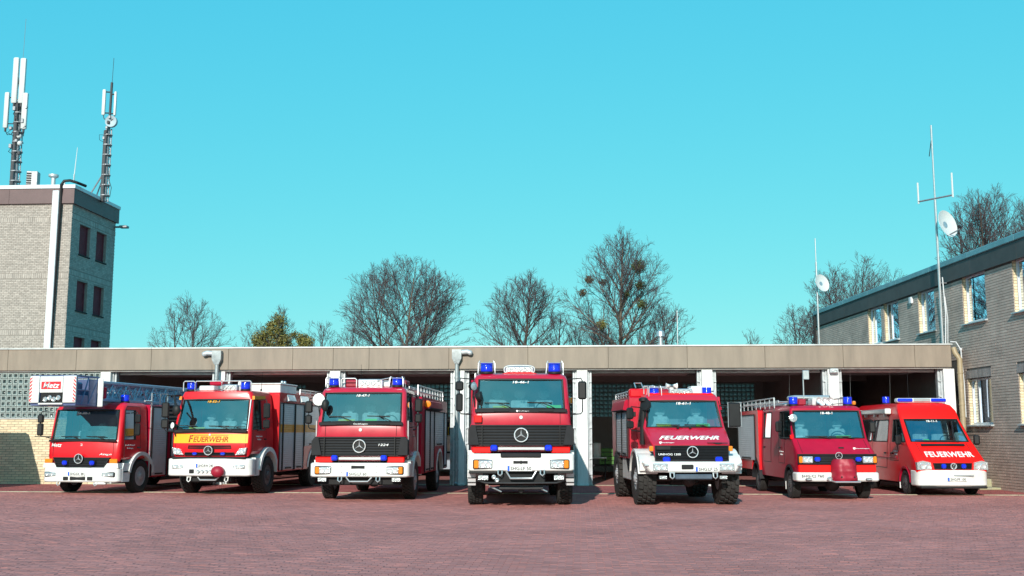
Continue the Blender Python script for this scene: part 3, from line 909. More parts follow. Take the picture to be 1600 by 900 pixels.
# roof furniture
t = empty("roof_cabinet", (-22.62, 6.8, 11.50), 0.2, "small finned grey equipment box on the tower roof", "cabinet")
g = MB(); g.box(-0.22, 0.22, -0.2, 0.2, 0.28, 0.98, 0.015); g.build("housing", S['mast'], t)
g = MB()
for k in range(6): g.box(-0.20, -0.02, -0.225, -0.2, 0.34+k*0.1, 0.40+k*0.1)
g.build("louvre", M['black'], t)
for sx in (-.18, .18): g = MB(); g.box(sx-.02, sx+.02, -.2, .2, -0.45, 0.28); g.build("leg", M['black'], t)
t = empty("roof_vent", (-21.75, 6.8, 11.05), 0, "mushroom-topped vent pipe on the tower roof", "vent pipe")
g = MB(); g.tube([(0, 0, 0), (0, 0, 1.22)], 0.09, 12); g.build("pipe", S['coping'], t)
g = MB(); g.lathe([(0.10, 1.15), (0.2, 1.22), (0.2, 1.30), (0.0, 1.33)], (0, 0, 0), 'z', 16); g.build("cap", S['coping'], t)
t = empty("whip_antenna", (-20.1, 5.2, 11.05), 0, "thin white whip antenna on a cranked bracket on the tower roof", "antenna")
g = MB(); g.tube([(-0.35, 0, 0), (-0.35, 0, 0.62), (0.02, 0, 0.66), (0.02, 0, 0.9)], 0.028, 8); g.build("bracket", S['coping'], t)
g = MB(); g.tube([(0.02, 0, 0.8), (0.09, 0, 2.0)], 0.022, 6, r1=0.01); g.build("rod", S['antenna'], t)
def radome(g, x, y, z0, z1, w, d):
    n = 12
    v = [];
    for z in (z0, z0+0.03, z1-0.03, z1):
        s_ = 0.8 if z in (z0, z1) else 1.0
        for k in range(n):
            a = 2*math.pi*k/n
            v.append((x + s_*w/2*math.copysign(abs(math.cos(a))**.6, math.cos(a)), y + s_*d/2*math.copysign(abs(math.sin(a))**.6, math.sin(a)), z))
    f = [tuple(range(n)), tuple(range(3*n, 4*n))]
    for l in range(3):
        for k in range(n): f.append((l*n+k, l*n+(k+1) % n, (l+1)*n+(k+1) % n, (l+1)*n+k))
    g.add(v, f)
def lattice(x, y, z0, z1, r, root, name="mast_shaft"):
    g = MB()
    for k in range(3):
        a = 2*math.pi*k/3+0.5
        g.tube([(x+r*math.cos(a), y+r*math.sin(a), z0), (x+r*math.cos(a), y+r*math.sin(a), z1)], 0.025, 6)
    n = int((z1-z0)/0.3)
    for i in range(n):
        for k in range(3):
            a = 2*math.pi*k/3+0.5; b_ = 2*math.pi*(k+1)/3+0.5
            za = z0+(z1-z0)*i/n; zb = z0+(z1-z0)*(i+1)/n
            g.tube([(x+r*math.cos(a), y+r*math.sin(a), za), (x+r*math.cos(b_), y+r*math.sin(b_), zb)], 0.012, 4)
    g.tube([(x, y, z0), (x, y, z1)], r*0.62, 10)
    g.build(name, S['mast'], root)
    g = MB()
    for k in range(5):
        a = 3.6+k*0.28
        g.tube([(x+r*1.15*math.cos(a), y+r*1.15*math.sin(a), z0-0.02), (x+r*1.2*math.cos(a)+0.02*math.sin(k), y+r*1.2*math.sin(a), (z0+z1)/2), (x+r*1.1*math.cos(a), y+r*1.1*math.sin(a), z1-0.1)], 0.028, 6)
    g.build("cable_bundle", S['darkmast'], root)
    g = MB()
    for i in range(int((z1-z0)/0.42)):
        z = z0+0.25+i*0.42
        g.lathe([(r*1.05, -.02), (r*1.42, -.02), (r*1.42, .02), (r*1.05, .02)], (x, y, z), 'z', 10)
        g.tube([(x-r*1.5, y-0.03, z), (x+r*1.6, y-0.05, z+0.02)], 0.013, 4)
    g.build("climbing_rung", S['mast'], root)
m1 = empty("cell_mast", (-23.5, 7.0, 11.05), 0, "taller phone mast with four white panel antennas on the tower roof, leftmost of the two", "antenna mast", "phone masts on the tower roof")
lattice(0, 0, 0, 4.6, 0.16, m1)
g = MB(); g.tube([(0, 0, 4.5), (0, 0, 6.3)], 0.06, 8); g.tube([(0.0, 0, 6.3), (0.02, 0, 8.2)], 0.008, 5); g.build("top_tube", S['mast'], m1)
for (x, y, z0, z1, w) in ((-0.16, -0.20, 4.42, 6.40, 0.24), (0.13, -0.16, 4.42, 6.38, 0.25), (-0.52, -0.10, 3.38, 4.92, 0.20), (0.30, -0.15, 3.30, 4.86, 0.24)):
    g = MB(); radome(g, x, y, z0, z1, w, 0.15); p = g.build("panel_antenna", S['antenna'], m1)
    g = MB(); g.tube([(x, y+0.05, z0+0.2), (x*.3, 0, z0+0.2)], 0.022, 6); g.tube([(x, y+0.05, z1-0.2), (x*.3, 0, min(z1-0.2, 4.9))], 0.022, 6)
    g.tube([(x, y, z0+.02), (x, y, z0-0.15)], 0.05, 6); g.build("bracket", S['darkmast'], p)
    g = MB(); g.tube([(x, y, z0-0.1), (x*0.9+0.05, y, z0-0.3), (x*.5, y+.02, z0-0.28), (x*.25, 0, z0+0.1)], 0.018, 6); g.build("feed_cable", M['black'], p)
for (z, dx) in ((3.0, .12), (2.7, .16)): 
    g = MB(); g.sphere((dx, -0.12, z), 0.11, 10, 6); g.build("radio_unit", S['antenna'], m1)
for k in range(9):
    a = k*2.4; z = 2.2+k*.27; rr_ = .18+.07*(k % 3)
    g = MB(); g.box(rr_*math.cos(a)-.06, rr_*math.cos(a)+.06, -.22-.05*(k % 2), -.10, z, z+.13+.05*(k % 2), .015); g.build("radio_box", S['mast'] if k % 3 else S['darkmast'], m1)
    g = MB(); g.tube([(rr_*math.cos(a), -.16, z), (rr_*math.cos(a)*1.5+.03, -.24, z-.15), (.04, -.16, z-.34)], .014, 5); g.build("jumper_cable", M['black'], m1)
g = MB(); g.tube([(-0.15, 0, 1.5), (-0.2, -.05, 0.5), (-0.35, -.1, 0.15), (-0.7, -.1, 0.02), (-1.2, 0, 0.0)], 0.05, 8); g.build("ground_cable", M['black'], m1)
m2 = empty("cell_mast", (-19.15, 6.0, 11.05), 0, "shorter phone mast with two white panels and a grey dish at the tower's right edge", "antenna mast", "phone masts on the tower roof")
lattice(0, 0, -0.05, 3.0, 0.13, m2)
g = MB(); g.tube([(0.03, 0, 2.9), (0.05, 0, 4.95)], 0.05, 8); g.tube([(0.06, 0, 4.9), (0.08, 0, 6.0)], 0.01, 5); g.build("top_tube", S['darkmast'], m2)
for (x, z0, z1, w) in ((-0.20, 3.55, 4.62, 0.14), (0.28, 3.52, 4.52, 0.10)):
    g = MB(); radome(g, x, -0.1, z0, z1, w, 0.10); p = g.build("panel_antenna", S['antenna'], m2)
    g = MB()
    for z in (z0+.1, z1-.08): g.tube([(x, -0.05, z), (0.05, 0, z)], 0.028, 6)
    g.tube([(x, -0.1, z0), (x*.8, -0.1, z0-.15), (0.02, -.05, z0-.3)], 0.018, 6); g.build("bracket", S['darkmast'], p)
g = MB(); g.lathe([(0.0, 0.03), (0.12, 0.0), (0.2, -0.05), (0.24, -0.07), (0.24, 0.07), (0.2, 0.10), (0, 0.14)], (0.16, -0.1, 3.26), 'y', 18)
g.build("microwave_dish", mat("grey_dish", (0.40, 0.50, 0.55), 0.5), m2)
for k in range(5):
    g = MB(); g.box(-.10+.05*k-.04, -.10+.05*k+.05, -.2, -.08, 2.5+k*.22, 2.62+k*.22, .012); g.build("radio_box", S['darkmast'] if k % 2 else S['mast'], m2)
g = MB(); g.tube([(-0.75, 0.0, 0.02), (0, 0, 1.32)], 0.03, 6); g.tube([(-0.62, 0.4, 0.02), (0, 0, 1.3)], 0.03, 6); g.build("strut", S['mast'], m2)
g = MB(); g.tube([(0.1, -.1, 0.2), (0.25, -.1, 0.1), (0.3, -.1, 0.5), (0.16, -.1, 0.9), (0.12, -.1, 1.4)], 0.012, 5); g.tube([(-.1, -.1, 2.7), (-.32, -.1, 2.72), (-.3, -.1, 2.5), (-.12, -.1, 2.4)], 0.01, 5); g.build("loose_cable", M['black'], m2)

# ================================================================== THE OFFICE BUILDING ON THE RIGHT
off = empty("brick_office_building", (12.48, 0, 0), R(4.35), "two-storey grey-yellow brick building with a flat roof at the right edge", "building")
y_lo, y_hi = -11.0, 16.06
owin = [(7.46, 8.97, 5.24, 6.73), (5.64, 7.14, 5.24, 6.73), (2.28, 3.72, 5.24, 6.73), (-1.62, 0.02, 5.20, 6.74), (-5.05, -3.40, 5.20, 6.74),
        (-1.62, 0.02, 1.96, 3.42), (-5.05, -3.38, 1.96, 3.42), (-8.6, -6.9, 5.2, 6.74), (-8.6, -6.9, 1.96, 3.42)]
# u runs along -local y so that outward (-y in brick frame) becomes -x:  u -> -Y
Mo = Matrix.Rotation(R(-90), 4, 'Z')
hol = [(-h[1], -h[0], h[2], h[3]) for h in owin] + [(-h[1]-0.06, -h[0]+0.06, h[3], h[3]+0.265) for h in owin]
it = brick_positions(-y_hi, -y_lo, 0.0, 6.69, holes=hol, gap=0.004)
it = [q for q in it if not (q[1] < -0.3 and q[3] < 4.1)]          # nothing inside the hall
near = sorted(it, key=lambda q: (abs((q[0]+q[1])/2 - 3.25) if (q[0]+q[1])/2 < 4.4 else 99) + 0.0*q[2])
single_b = near[:300]; ids = set(map(id, single_b))
brick_singles(single_b, Mo, 0.013, BR['office'], off, jit=0.0009)
brick_field("brick_field", [q for q in it if id(q) not in ids], Mo, 0.013, BR['office'], off, 0.0009)
it = []
for h in owin: it += soldiers(-h[1]-0.06, -h[0]+0.06, h[3]+0.01, 0.25, 0.09)
brick_field("lintel_bricks", it, Mo, 0.018, BR['lint'], off, 0.0008)
g = MB()
wall_with_holes(g, y_lo, y_hi, 0, 6.75, owin, lambda u, d, z: (d, u, z), 0.02)
g.quad((0, y_hi, 0), (12, y_hi, 0), (12, y_hi, 6.75), (0, y_hi, 6.75)); g.quad((0, y_lo, 0), (12, y_lo, 0), (12, y_lo, 6.75), (0, y_lo, 6.75))
g.quad((12, y_lo, 0), (12, y_hi, 0), (12, y_hi, 6.75), (12, y_lo, 6.75))
g.build("wall_core", BR['darkmortar'], off, 0, fix=False)
revm = BR['cream']  # lighter than the wall's brick: sun on the reveals put into the colour
for (a, b_, c, d) in owin:
    g = MB()                                                      # reveals of the opening, in brick courses
    n = int((d-c)/0.083)
    for k in range(n):
        z0 = c+k*(d-c)/n; z1 = z0+(d-c)/n-0.011
        g.box(0.0, 0.13, b_, b_+0.01, z0, z1)
    o = g.build("reveal_bricks", revm, off, 0); o['kind'] = 'stuff'
    g = MB()
    for k in range(n):
        z0 = c+k*(d-c)/n; z1 = z0+(d-c)/n-0.011
        g.box(0.0, 0.13, a-0.01, a, z0, z1)
    o = g.build("reveal_bricks", revm, off, 0); o['kind'] = 'stuff'
    g = MB(); w_ = 0.065; x0, x1 = 0.11, 0.17
    mid = b_-(b_-a)*0.30; single = a in (-1.62, -5.05) and c > 4
    g.box(x0, x1, a, a+w_, c, d, .006); g.box(x0, x1, b_-w_, b_, c, d, .006); g.box(x0+.001, x1-.001, a+w_, b_-w_, d-w_, d, .006); g.box(x0+.001, x1-.001, a+w_, b_-w_, c, c+w_, .006)
    if not single: g.box(x0+.002, x1-.002, mid-0.03, mid+0.03, c+w_, d-w_, .006)
    wf = g.build("window", S['frame'], off)
    g = MB(); g.quad((0.145, a+w_, c+w_), (0.145, mid-.04, c+w_), (0.145, mid-.04, d-w_), (0.145, a+w_, d-w_)); g.build("pane", S['winglass'], wf, 0)
    g = MB(); g.quad((0.145, mid+.04, c+w_), (0.145, b_-w_, c+w_), (0.145, b_-w_, d-w_), (0.145, mid+.04, d-w_)); g.build("pane", S['winglass'], wf, 0)
    g = MB(); g.prism([(-0.11, c-0.055), (-0.11, c-0.02), (0.12, c+0.03), (0.12, c-0.055)], 'xz', a-0.05, b_+0.05); g.build("sill", S['sill'], wf)
    g = MB(); g.box(0.5, 0.52, a-0.3, b_+0.3, c-0.3, d+0.3); g.box(0.16, 0.5, a-0.32, a-0.3, c-.3, d+.3); g.box(.16, .5, b_+.3, b_+.32, c-.3, d+.3); g.build("dark_backing", S['room'], wf, 0)  # plain dark box behind the pane, in place of a room
g = MB()
ys_ = [y_lo, -7.0, -3.9, -0.8, 2.3, 5.4, 8.5, 11.6, y_hi+0.05]
for a, b_ in zip(ys_[:-1], ys_[1:]):
    g = MB(); g.box(-0.10, 0.0, a+0.003, b_-0.003, 6.70, 7.24, 0.005); g.build("fascia_panel", S['darkband'], off)
g = MB(); g.box(-0.12, 12.0, y_hi+0.052, y_hi+0.12, 6.70, 7.24); g.build("fascia_end", S['darkband'], off)
for a, b_ in zip(ys_[:-1], ys_[1:]):
    g = MB(); g.box(-0.15, 0.25, a+0.002, b_-0.002, 7.24, 7.43, 0.02); g.build("metal_edge", S['teal'], off)
g = MB(); g.box(0.25, 12.0, y_lo, y_hi, 7.0, 7.3); g.build("roof", S['roofing'], off)
g = MB(); g.tube([(-0.12, y_hi-0.1, 4.5), (-0.12, y_hi-0.1, 7.2)], 0.07, 8); g.build("downpipe", M['black'], off)
g = MB(); g.box(-0.10, 0.0, 4.15, 4.37, 6.38, 6.62, .02); g.build("floodlight", S['frame'], off)
g = MB(); g.sphere((-0.06, 0.28, 4.40), 0.05, 10, 6); g.build("wall_knob", S['frame'], off)
st = empty("concrete_step", (12.62, -0.55, 0), R(4.35), "mossy yellowish concrete step beside the van at the foot of the brick building", "step")
g = MB(); g.box(-0.72, -0.03, -0.7, 0.6, 0, 0.30, 0.02); g.build("block", S['concrete'], st)
g = MB(); g.box(-0.75, -0.03, -1.3, -0.71, 0, 0.07, 0.015); g.build("slab", S['concrete'], st)
bx = empty("dark_opening_box", (12.28, -0.15, 0.30), R(4.35), "black box in place of the dark opening above the mossy step behind the van", "box")  # black colour stands in for the dark void above the step
g = MB(); g.box(-0.30, 0.14, -0.25, 0.25, 0.0, 0.34, 0.02); g.build("body", M['black'], bx)
g = MB(); g.box(-0.32, 0.16, -0.27, 0.27, 0.342, 0.39, 0.015); g.build("lid", M['black'], bx)

# ---- satellite masts and roof pipe above the hall
def dish(root, c, r, nrm, arm):
    n = Vector(nrm).normalized(); q = n.to_track_quat('Z', 'Y')
    T = Matrix.Translation(c) @ q.to_matrix().to_4x4()
    g = MB(); pr = [(0.0, -0.16*r), (0.35*r, -0.13*r), (0.7*r, -0.05*r), (r, 0.10*r), (r*1.01, 0.09*r), (0.7*r, -0.08*r), (0.35*r, -0.17*r), (0.0, -0.2*r)]
    g.lathe(pr, (0, 0, 0), 'z', 28); g.v = [tuple(T @ Vector(p)) for p in g.v]
    d = g.build("dish", S['antenna'], root)
    g = MB(); g.lathe([(0.20*r, -0.135*r), (0.24*r, -0.128*r), (0.24*r, -0.11*r), (.2*r, -.11*r)], (0, 0, 0), 'z', 20); g.box(-0.10*r, 0.10*r, -0.03*r, 0.03*r, -0.15*r, -0.12*r)
    g.v = [tuple(T @ Vector(p)) for p in g.v]; g.build("dish_emblem", M['steel'], d)
    if arm:
        e = Vector(c) + n*r*1.25 - Vector((0, 0, r*0.75))
        g = MB(); g.tube([Vector(c)-Vector((0, 0, r*.85)), e], 0.025, 6); g.build("feed_arm", S['mast'], d)
        g = MB(); g.tube([e-n*0.02, e+Vector((0, 0, .12))-n*0.15], 0.05, 8); g.build("receiver", M['grille'], d)
    g = MB(); g.tube([Vector(c)-n*0.2*r, Vector(c)-n*(0.2*r+0.12)], 0.05, 8); g.build("clamp", S['mast'], d)
am = empty("antenna_mast", (12.05, 0.9, 4.5), 0, "tall thin steel antenna mast with crossbar and white satellite dish at the office wall", "antenna mast", "antenna masts on the hall roof", 0.945)
g = MB(); g.tube([(0.0, 0, 0), (0, 0, 5.3)], 0.045, 8); g.tube([(0, 0, 5.3), (0, 0, 7.6)], 0.032, 8); g.tube([(0, 0, 7.6), (0.0, 0, 8.05)], 0.035, 8); g.build("pole", M['steel'], am)
g = MB(); g.tube([(-0.42, 0.5, 5.35), (0.44, -0.55, 5.35)], 0.032, 6); g.build("crossbar", S['mast'], am)
for (x, y, z1) in ((-0.42, 0.5, 6.05), (0.44, -0.55, 6.15)):
    g = MB(); g.tube([(x, y, 5.27), (x, y, z1)], 0.032, 6); g.build("rod_antenna", S['antenna'], am)
g = MB(); g.tube([(-.02, 0, 7.5), (-0.12, 0, 6.9)], 0.015, 5); g.build("cable", M['black'], am)
dish(am, (0.26, -0.30, 4.36), 0.50, (0.58, -0.78, 0.22), True)
g = MB()
for z in (0.4, 1.1, 1.9, 2.3): g.tube([(0, 0, z), (0.26, 0.05, z)], 0.022, 6)
g.build("wall_bracket", S['mast'], am)
g = MB(); g.tube([(0.08, -.02, 0.0), (0.14, -.05, 1.2), (0.10, -.03, 2.5)], 0.02, 6); g.tube([(0.16, -.02, 0.0), (0.2, -.05, 1.0), (0.15, -.03, 1.8)], 0.014, 6); g.build("cable", S['frame'], am)
al = empty("antenna_mast", (9.80, 9.0, 4.5), 0, "shorter mast with a round white dish, left of the brick building's far end", "antenna mast", "antenna masts on the hall roof")
g = MB(); g.tube([(0, 0, 0), (0, 0, 4.2)], 0.04, 8); g.tube([(0, 0, 4.2), (0, 0, 5.2)], 0.022, 6); g.build("pole", M['steel'], al)
dish(al, (0.16, -0.18, 3.30), 0.37, (0.55, -0.85, 0.25), False)
ch = empty("flue_pipe", (3.44, 10.0, 4.45), 0, "short shiny steel flue pipe standing on the hall roof", "chimney")
g = MB(); g.tube([(0, 0, 0), (0, 0, 1.0)], 0.14, 14); g.build("pipe", M['steel'], ch)
g = MB(); g.lathe([(0.10, 1.0), (0.10, 1.25), (0.19, 1.3), (0.17, 1.5), (0.05, 1.58), (0, 1.58)], (0, 0, 0), 'z', 14); g.build("cowl", M['steel'], ch)
g = MB(); g.tube([(0.55, 0, 0), (0.55, 0, 2.4)], 0.018, 6); o = g.build("lightning_rod", M['steel'], None); o.location = (3.6, 10, 4.45); tag(o, "thin lightning rod beside the steel flue on the hall roof", "rod")
# ================================================================== VEHICLE PARTS
# every vehicle: local x to the picture's right, front at y = 0, y towards its rear, z up
def lerp(a, b, t): return a + (b-a)*t

class Cab:
    """body shell as a grid: levels (z, w, f, cr) x columns round the half outline; cells can be left open for glass"""
    def __init__(s, levels, ys, rear, gf=0.93, bow=0.05, ycomp=None, dz=None, rear_f=None):
        s.L = levels; s.ys = ys; s.rear = rear; s.bow = bow; s.gf = gf
        s.ycomp = ycomp; s.dz = dz or {}; s.rear_f = rear_f
        s.nf = 4                                        # front columns 0, .5, gf, 1
        s.na = 3
        s.cs = s.nf + s.na + 1                          # index of the first column of ys
        s.nc = s.cs + len(ys) + 2                       # + rear side corner + rear centre
    def p(s, i, j, sd=1):
        z, w, f, cr = s.L[i][:4]
        rear = s.rear if s.rear_f is None else s.rear_f(z)
        bow = s.bow
        fx = [0, .5, s.gf, 1.0]
        xw = w - cr
        if j < s.nf:
            x = xw*fx[j]; y = f + bow*(x/w)**2; zz = z
        elif j < s.nf+s.na+1:
            t = (j - s.nf + 1)/(s.na+1)*math.pi/2
            yb = f + bow*(xw/w)**2
            x = xw + cr*math.sin(t); y = yb + cr*(1-math.cos(t)); zz = z + s.dz.get(i, 0)*t/(math.pi/2)
        elif j < s.cs+len(s.ys):
            x = w; y = s.ys[j-s.cs]
            y0 = f + bow + cr
            if s.ycomp is not None and y < s.ycomp:
                y = s.ycomp - (s.ycomp - y)*(s.ycomp - y0)/(s.ycomp - s.ys[0] + 1e-6) if y0 > s.ys[0] else y
            y = max(y, y0 + 0.004*(j-s.cs+1))
            zz = z + s.dz.get(i, 0)
            if len(s.L[i]) > 4 and s.L[i][4] is not None and (j-s.cs) in s.L[i][4]: zz = s.L[i][4][j-s.cs]
        elif j == s.nc-2: x = w; y = rear; zz = z + s.dz.get(i, 0)
        else: x = 0; y = rear; zz = z
        return (sd*x, y, zz)
    def fy(s, z, x=0.0):
        """front face y at height z"""
        for a, b in zip(s.L[:-1], s.L[1:]):
            if a[0] <= z <= b[0] or b is s.L[-1]:
                t = (z-a[0])/max(1e-6, b[0]-a[0]); t = min(1.0, max(0.0, t))
                w = lerp(a[1], b[1], t)
                return lerp(a[2], b[2], t) + s.bow*(min(abs(x), w)/w)**2
        return s.L[0][2] + s.bow*(abs(x)/s.L[0][1])**2
    def sx(s, z):
        for a, b in zip(s.L[:-1], s.L[1:]):
            if a[0] <= z <= b[0] or b is s.L[-1]:
                t = (z-a[0])/max(1e-6, b[0]-a[0]); return lerp(a[1], b[1], min(1, max(0, t)))
        return s.L[0][1]
    def cells(s, rows, cols, sd, off=(0, 0, 0), g=None, k=0, skip=(), flip=False):
        for i in rows:
            for j in cols:
                if (i, j) in skip: continue
                q = [s.p(i, j, sd), s.p(i, j+1, sd), s.p(i+1, j+1, sd), s.p(i+1, j, sd)]
                q = [(a[0]+off[0]*sd, a[1]+off[1], a[2]+off[2]) for a in q]
                g.quad(*q, k=k)
    def shell(s, root, m, wrow, side_win=(), front_glass=True, mats_by_row=None, name="cab_body", doors=(), skip=(), frontm=None, top=True):
        g = MB(); sk = set()
        if front_glass:
            for w in ([wrow] if isinstance(wrow, int) else wrow):
                for j in range(2): sk.add((w, j))
        win = set()
        for (w, a, b) in side_win:
            for j in range(a, b): win.add((w, s.cs+j))
        dset = set()
        for (r0, r1, a, b) in doors:
            for i in range(r0, r1):
                for j in range(a, b): dset.add((i, s.cs+j))
        for sd in (1, -1):
            for i in range(len(s.L)-1):
                for j in range(s.nc-1):
                    if (i, j) in sk or (i, j) in win or (i, j) in dset or (i, j) in skip: continue
                    k = 0
                    if mats_by_row and i in mats_by_row: k = mats_by_row[i]
                    if frontm is not None and j <= s.nf+1 and i in frontm[0]: k = frontm[1]
                    s.cells([i], [j], sd, (0, 0, 0), g, k)
        if top:
            n = len(s.L)-1
            ring = [s.p(n, j, 1) for j in range(s.nc)] + [s.p(n, j, -1) for j in range(s.nc-2, 0, -1)]
            g.add(ring, [tuple(range(len(ring)))], 0)
        ms = m if isinstance(m, list) else [m]
        body = g.build(name, ms, root, 40)
        # doors: separate panels a hair proud of the body, with a dark seam behind
        for sd in (1, -1):
            for (r0, r1, a, b) in doors:
                g = MB()
                for i in range(r0, r1):
                    for j in range(a, b):
                        if (i, s.cs+j) in win: continue
                        s.cells([i], [s.cs+j], sd, (0.006, 0, 0), g, mats_by_row.get(i, 0) if mats_by_row else 0)
                d = g.build("door", ms, root, 40)
                pts = [s.p(i, s.cs+a, sd) for i in range(r0, r1+1)] + [s.p(r1, s.cs+j, sd) for j in range(a+1, b+1)] + [s.p(i, s.cs+b, sd) for i in range(r1-1, r0-1, -1)] + [s.p(r0, s.cs+j, sd) for j in range(b-1, a, -1)]
                g = MB(); g.tube(pts, 0.009, 5, closed=True); g.build("door_seam", M['black'], d)
        # glass
        if front_glass:
            for w in ([wrow] if isinstance(wrow, int) else wrow):
                g = MB()
                for sd in (1, -1): s.cells([w], [0, 1], sd, (0, 0.018, 0), g)
                ws = g.build("windscreen", M['screen'], root, 60)
                pts = [s.p(w, 2, -1), s.p(w, 1, -1), s.p(w, 0), s.p(w, 1), s.p(w, 2), s.p(w+1, 2), s.p(w+1, 1), s.p(w+1, 0), s.p(w+1, 1, -1), s.p(w+1, 2, -1)]
                g = MB(); g.tube(pts, 0.026, 6, closed=True); g.build("rubber_seal", M['black'], ws)
        for (w, a, b) in side_win:
            for sd in (1, -1):
                g = MB(); s.cells([w], range(s.cs+a, s.cs+b), sd, (-0.016, 0, 0), g)
                pw = g.build("side_window", M['sideglass'], root, 0)
                pts = [s.p(w, s.cs+j, sd) for j in range(a, b+1)] + [s.p(w+1, s.cs+j, sd) for j in range(b, a-1, -1)]
                g = MB(); g.tube(pts, 0.020, 6, closed=True); g.build("rubber_seal", M['black'], pw)
        return body

def interior(root, hw, y0, y1, zf, zd, zc, seats=((-0.55, 0), (0.0, 0), (0.58, 0)), steer=0.58, roofset=0.42):
    g = MB()
    g.box(-hw, hw, y1-0.03, y1, zf, zc); g.box(-hw+.06, hw-.06, y0+roofset, y1, zc-0.03, zc-.01); g.box(-hw, hw, y0, y1, zf, zf+0.03)
    for sx in (-1, 1): g.box(sx*hw, sx*(hw-0.04), y0+0.35, y1, zf, zd-0.05)
    g.build("cabin_lining", M['interior'], root, 0)
    g = MB(); g.box(-hw+.03, hw-.03, y0+0.02, y0+0.42, zd-0.28, zd-0.03, 0.05)
    g.box(steer-0.3, steer+0.3, y0+0.22, y0+0.44, zd-0.10, zd+0.05, 0.04); g.build("dashboard", M['dash'], root)
    g = MB(); c = (steer, y0+0.55, zd+0.02); pts = []
    for k in range(16):
        a = 2*math.pi*k/16; pts.append((c[0]+0.21*math.cos(a), c[1]+0.10*math.sin(a), c[2]+0.17*math.sin(a)))
    g.tube(pts, 0.016, 6, closed=True); g.tube([(c[0]-.2, c[1], c[2]), (c[0]+.2, c[1], c[2])], 0.02, 6); g.tube([c, (c[0], c[1]-0.25, c[2]-0.22)], 0.03, 6)
    g.build("steering_wheel", M['black'], root)
    for (x, dy) in seats:
        g = MB(); ys = y1-0.50+dy
        g.box(x-.23, x+.23, ys-0.42, ys+.05, zd-0.52, zd-0.36, 0.05); g.box(x-.22, x+.22, ys, ys+0.14, zd-0.4, zd+0.26, 0.05)
        g.box(x-.13, x+.13, ys+0.02, ys+0.12, zd+0.29, zd+0.47, 0.04); g.box(x-.06, x+.06, ys+.05, ys+.09, zd+.2, zd+.32)
        g.build("cab_seat", M['seat'], root)

def paper(root, x, y, z, w, d, m, rz=0.0):
    g = MB(); g.box(-w/2, w/2, -d/2, d/2, 0, 0.012, 0.002)
    o = g.build("dashboard_card", m, root); o.location = (x, y, z); o.rotation_euler = (R(28), 0, rz)

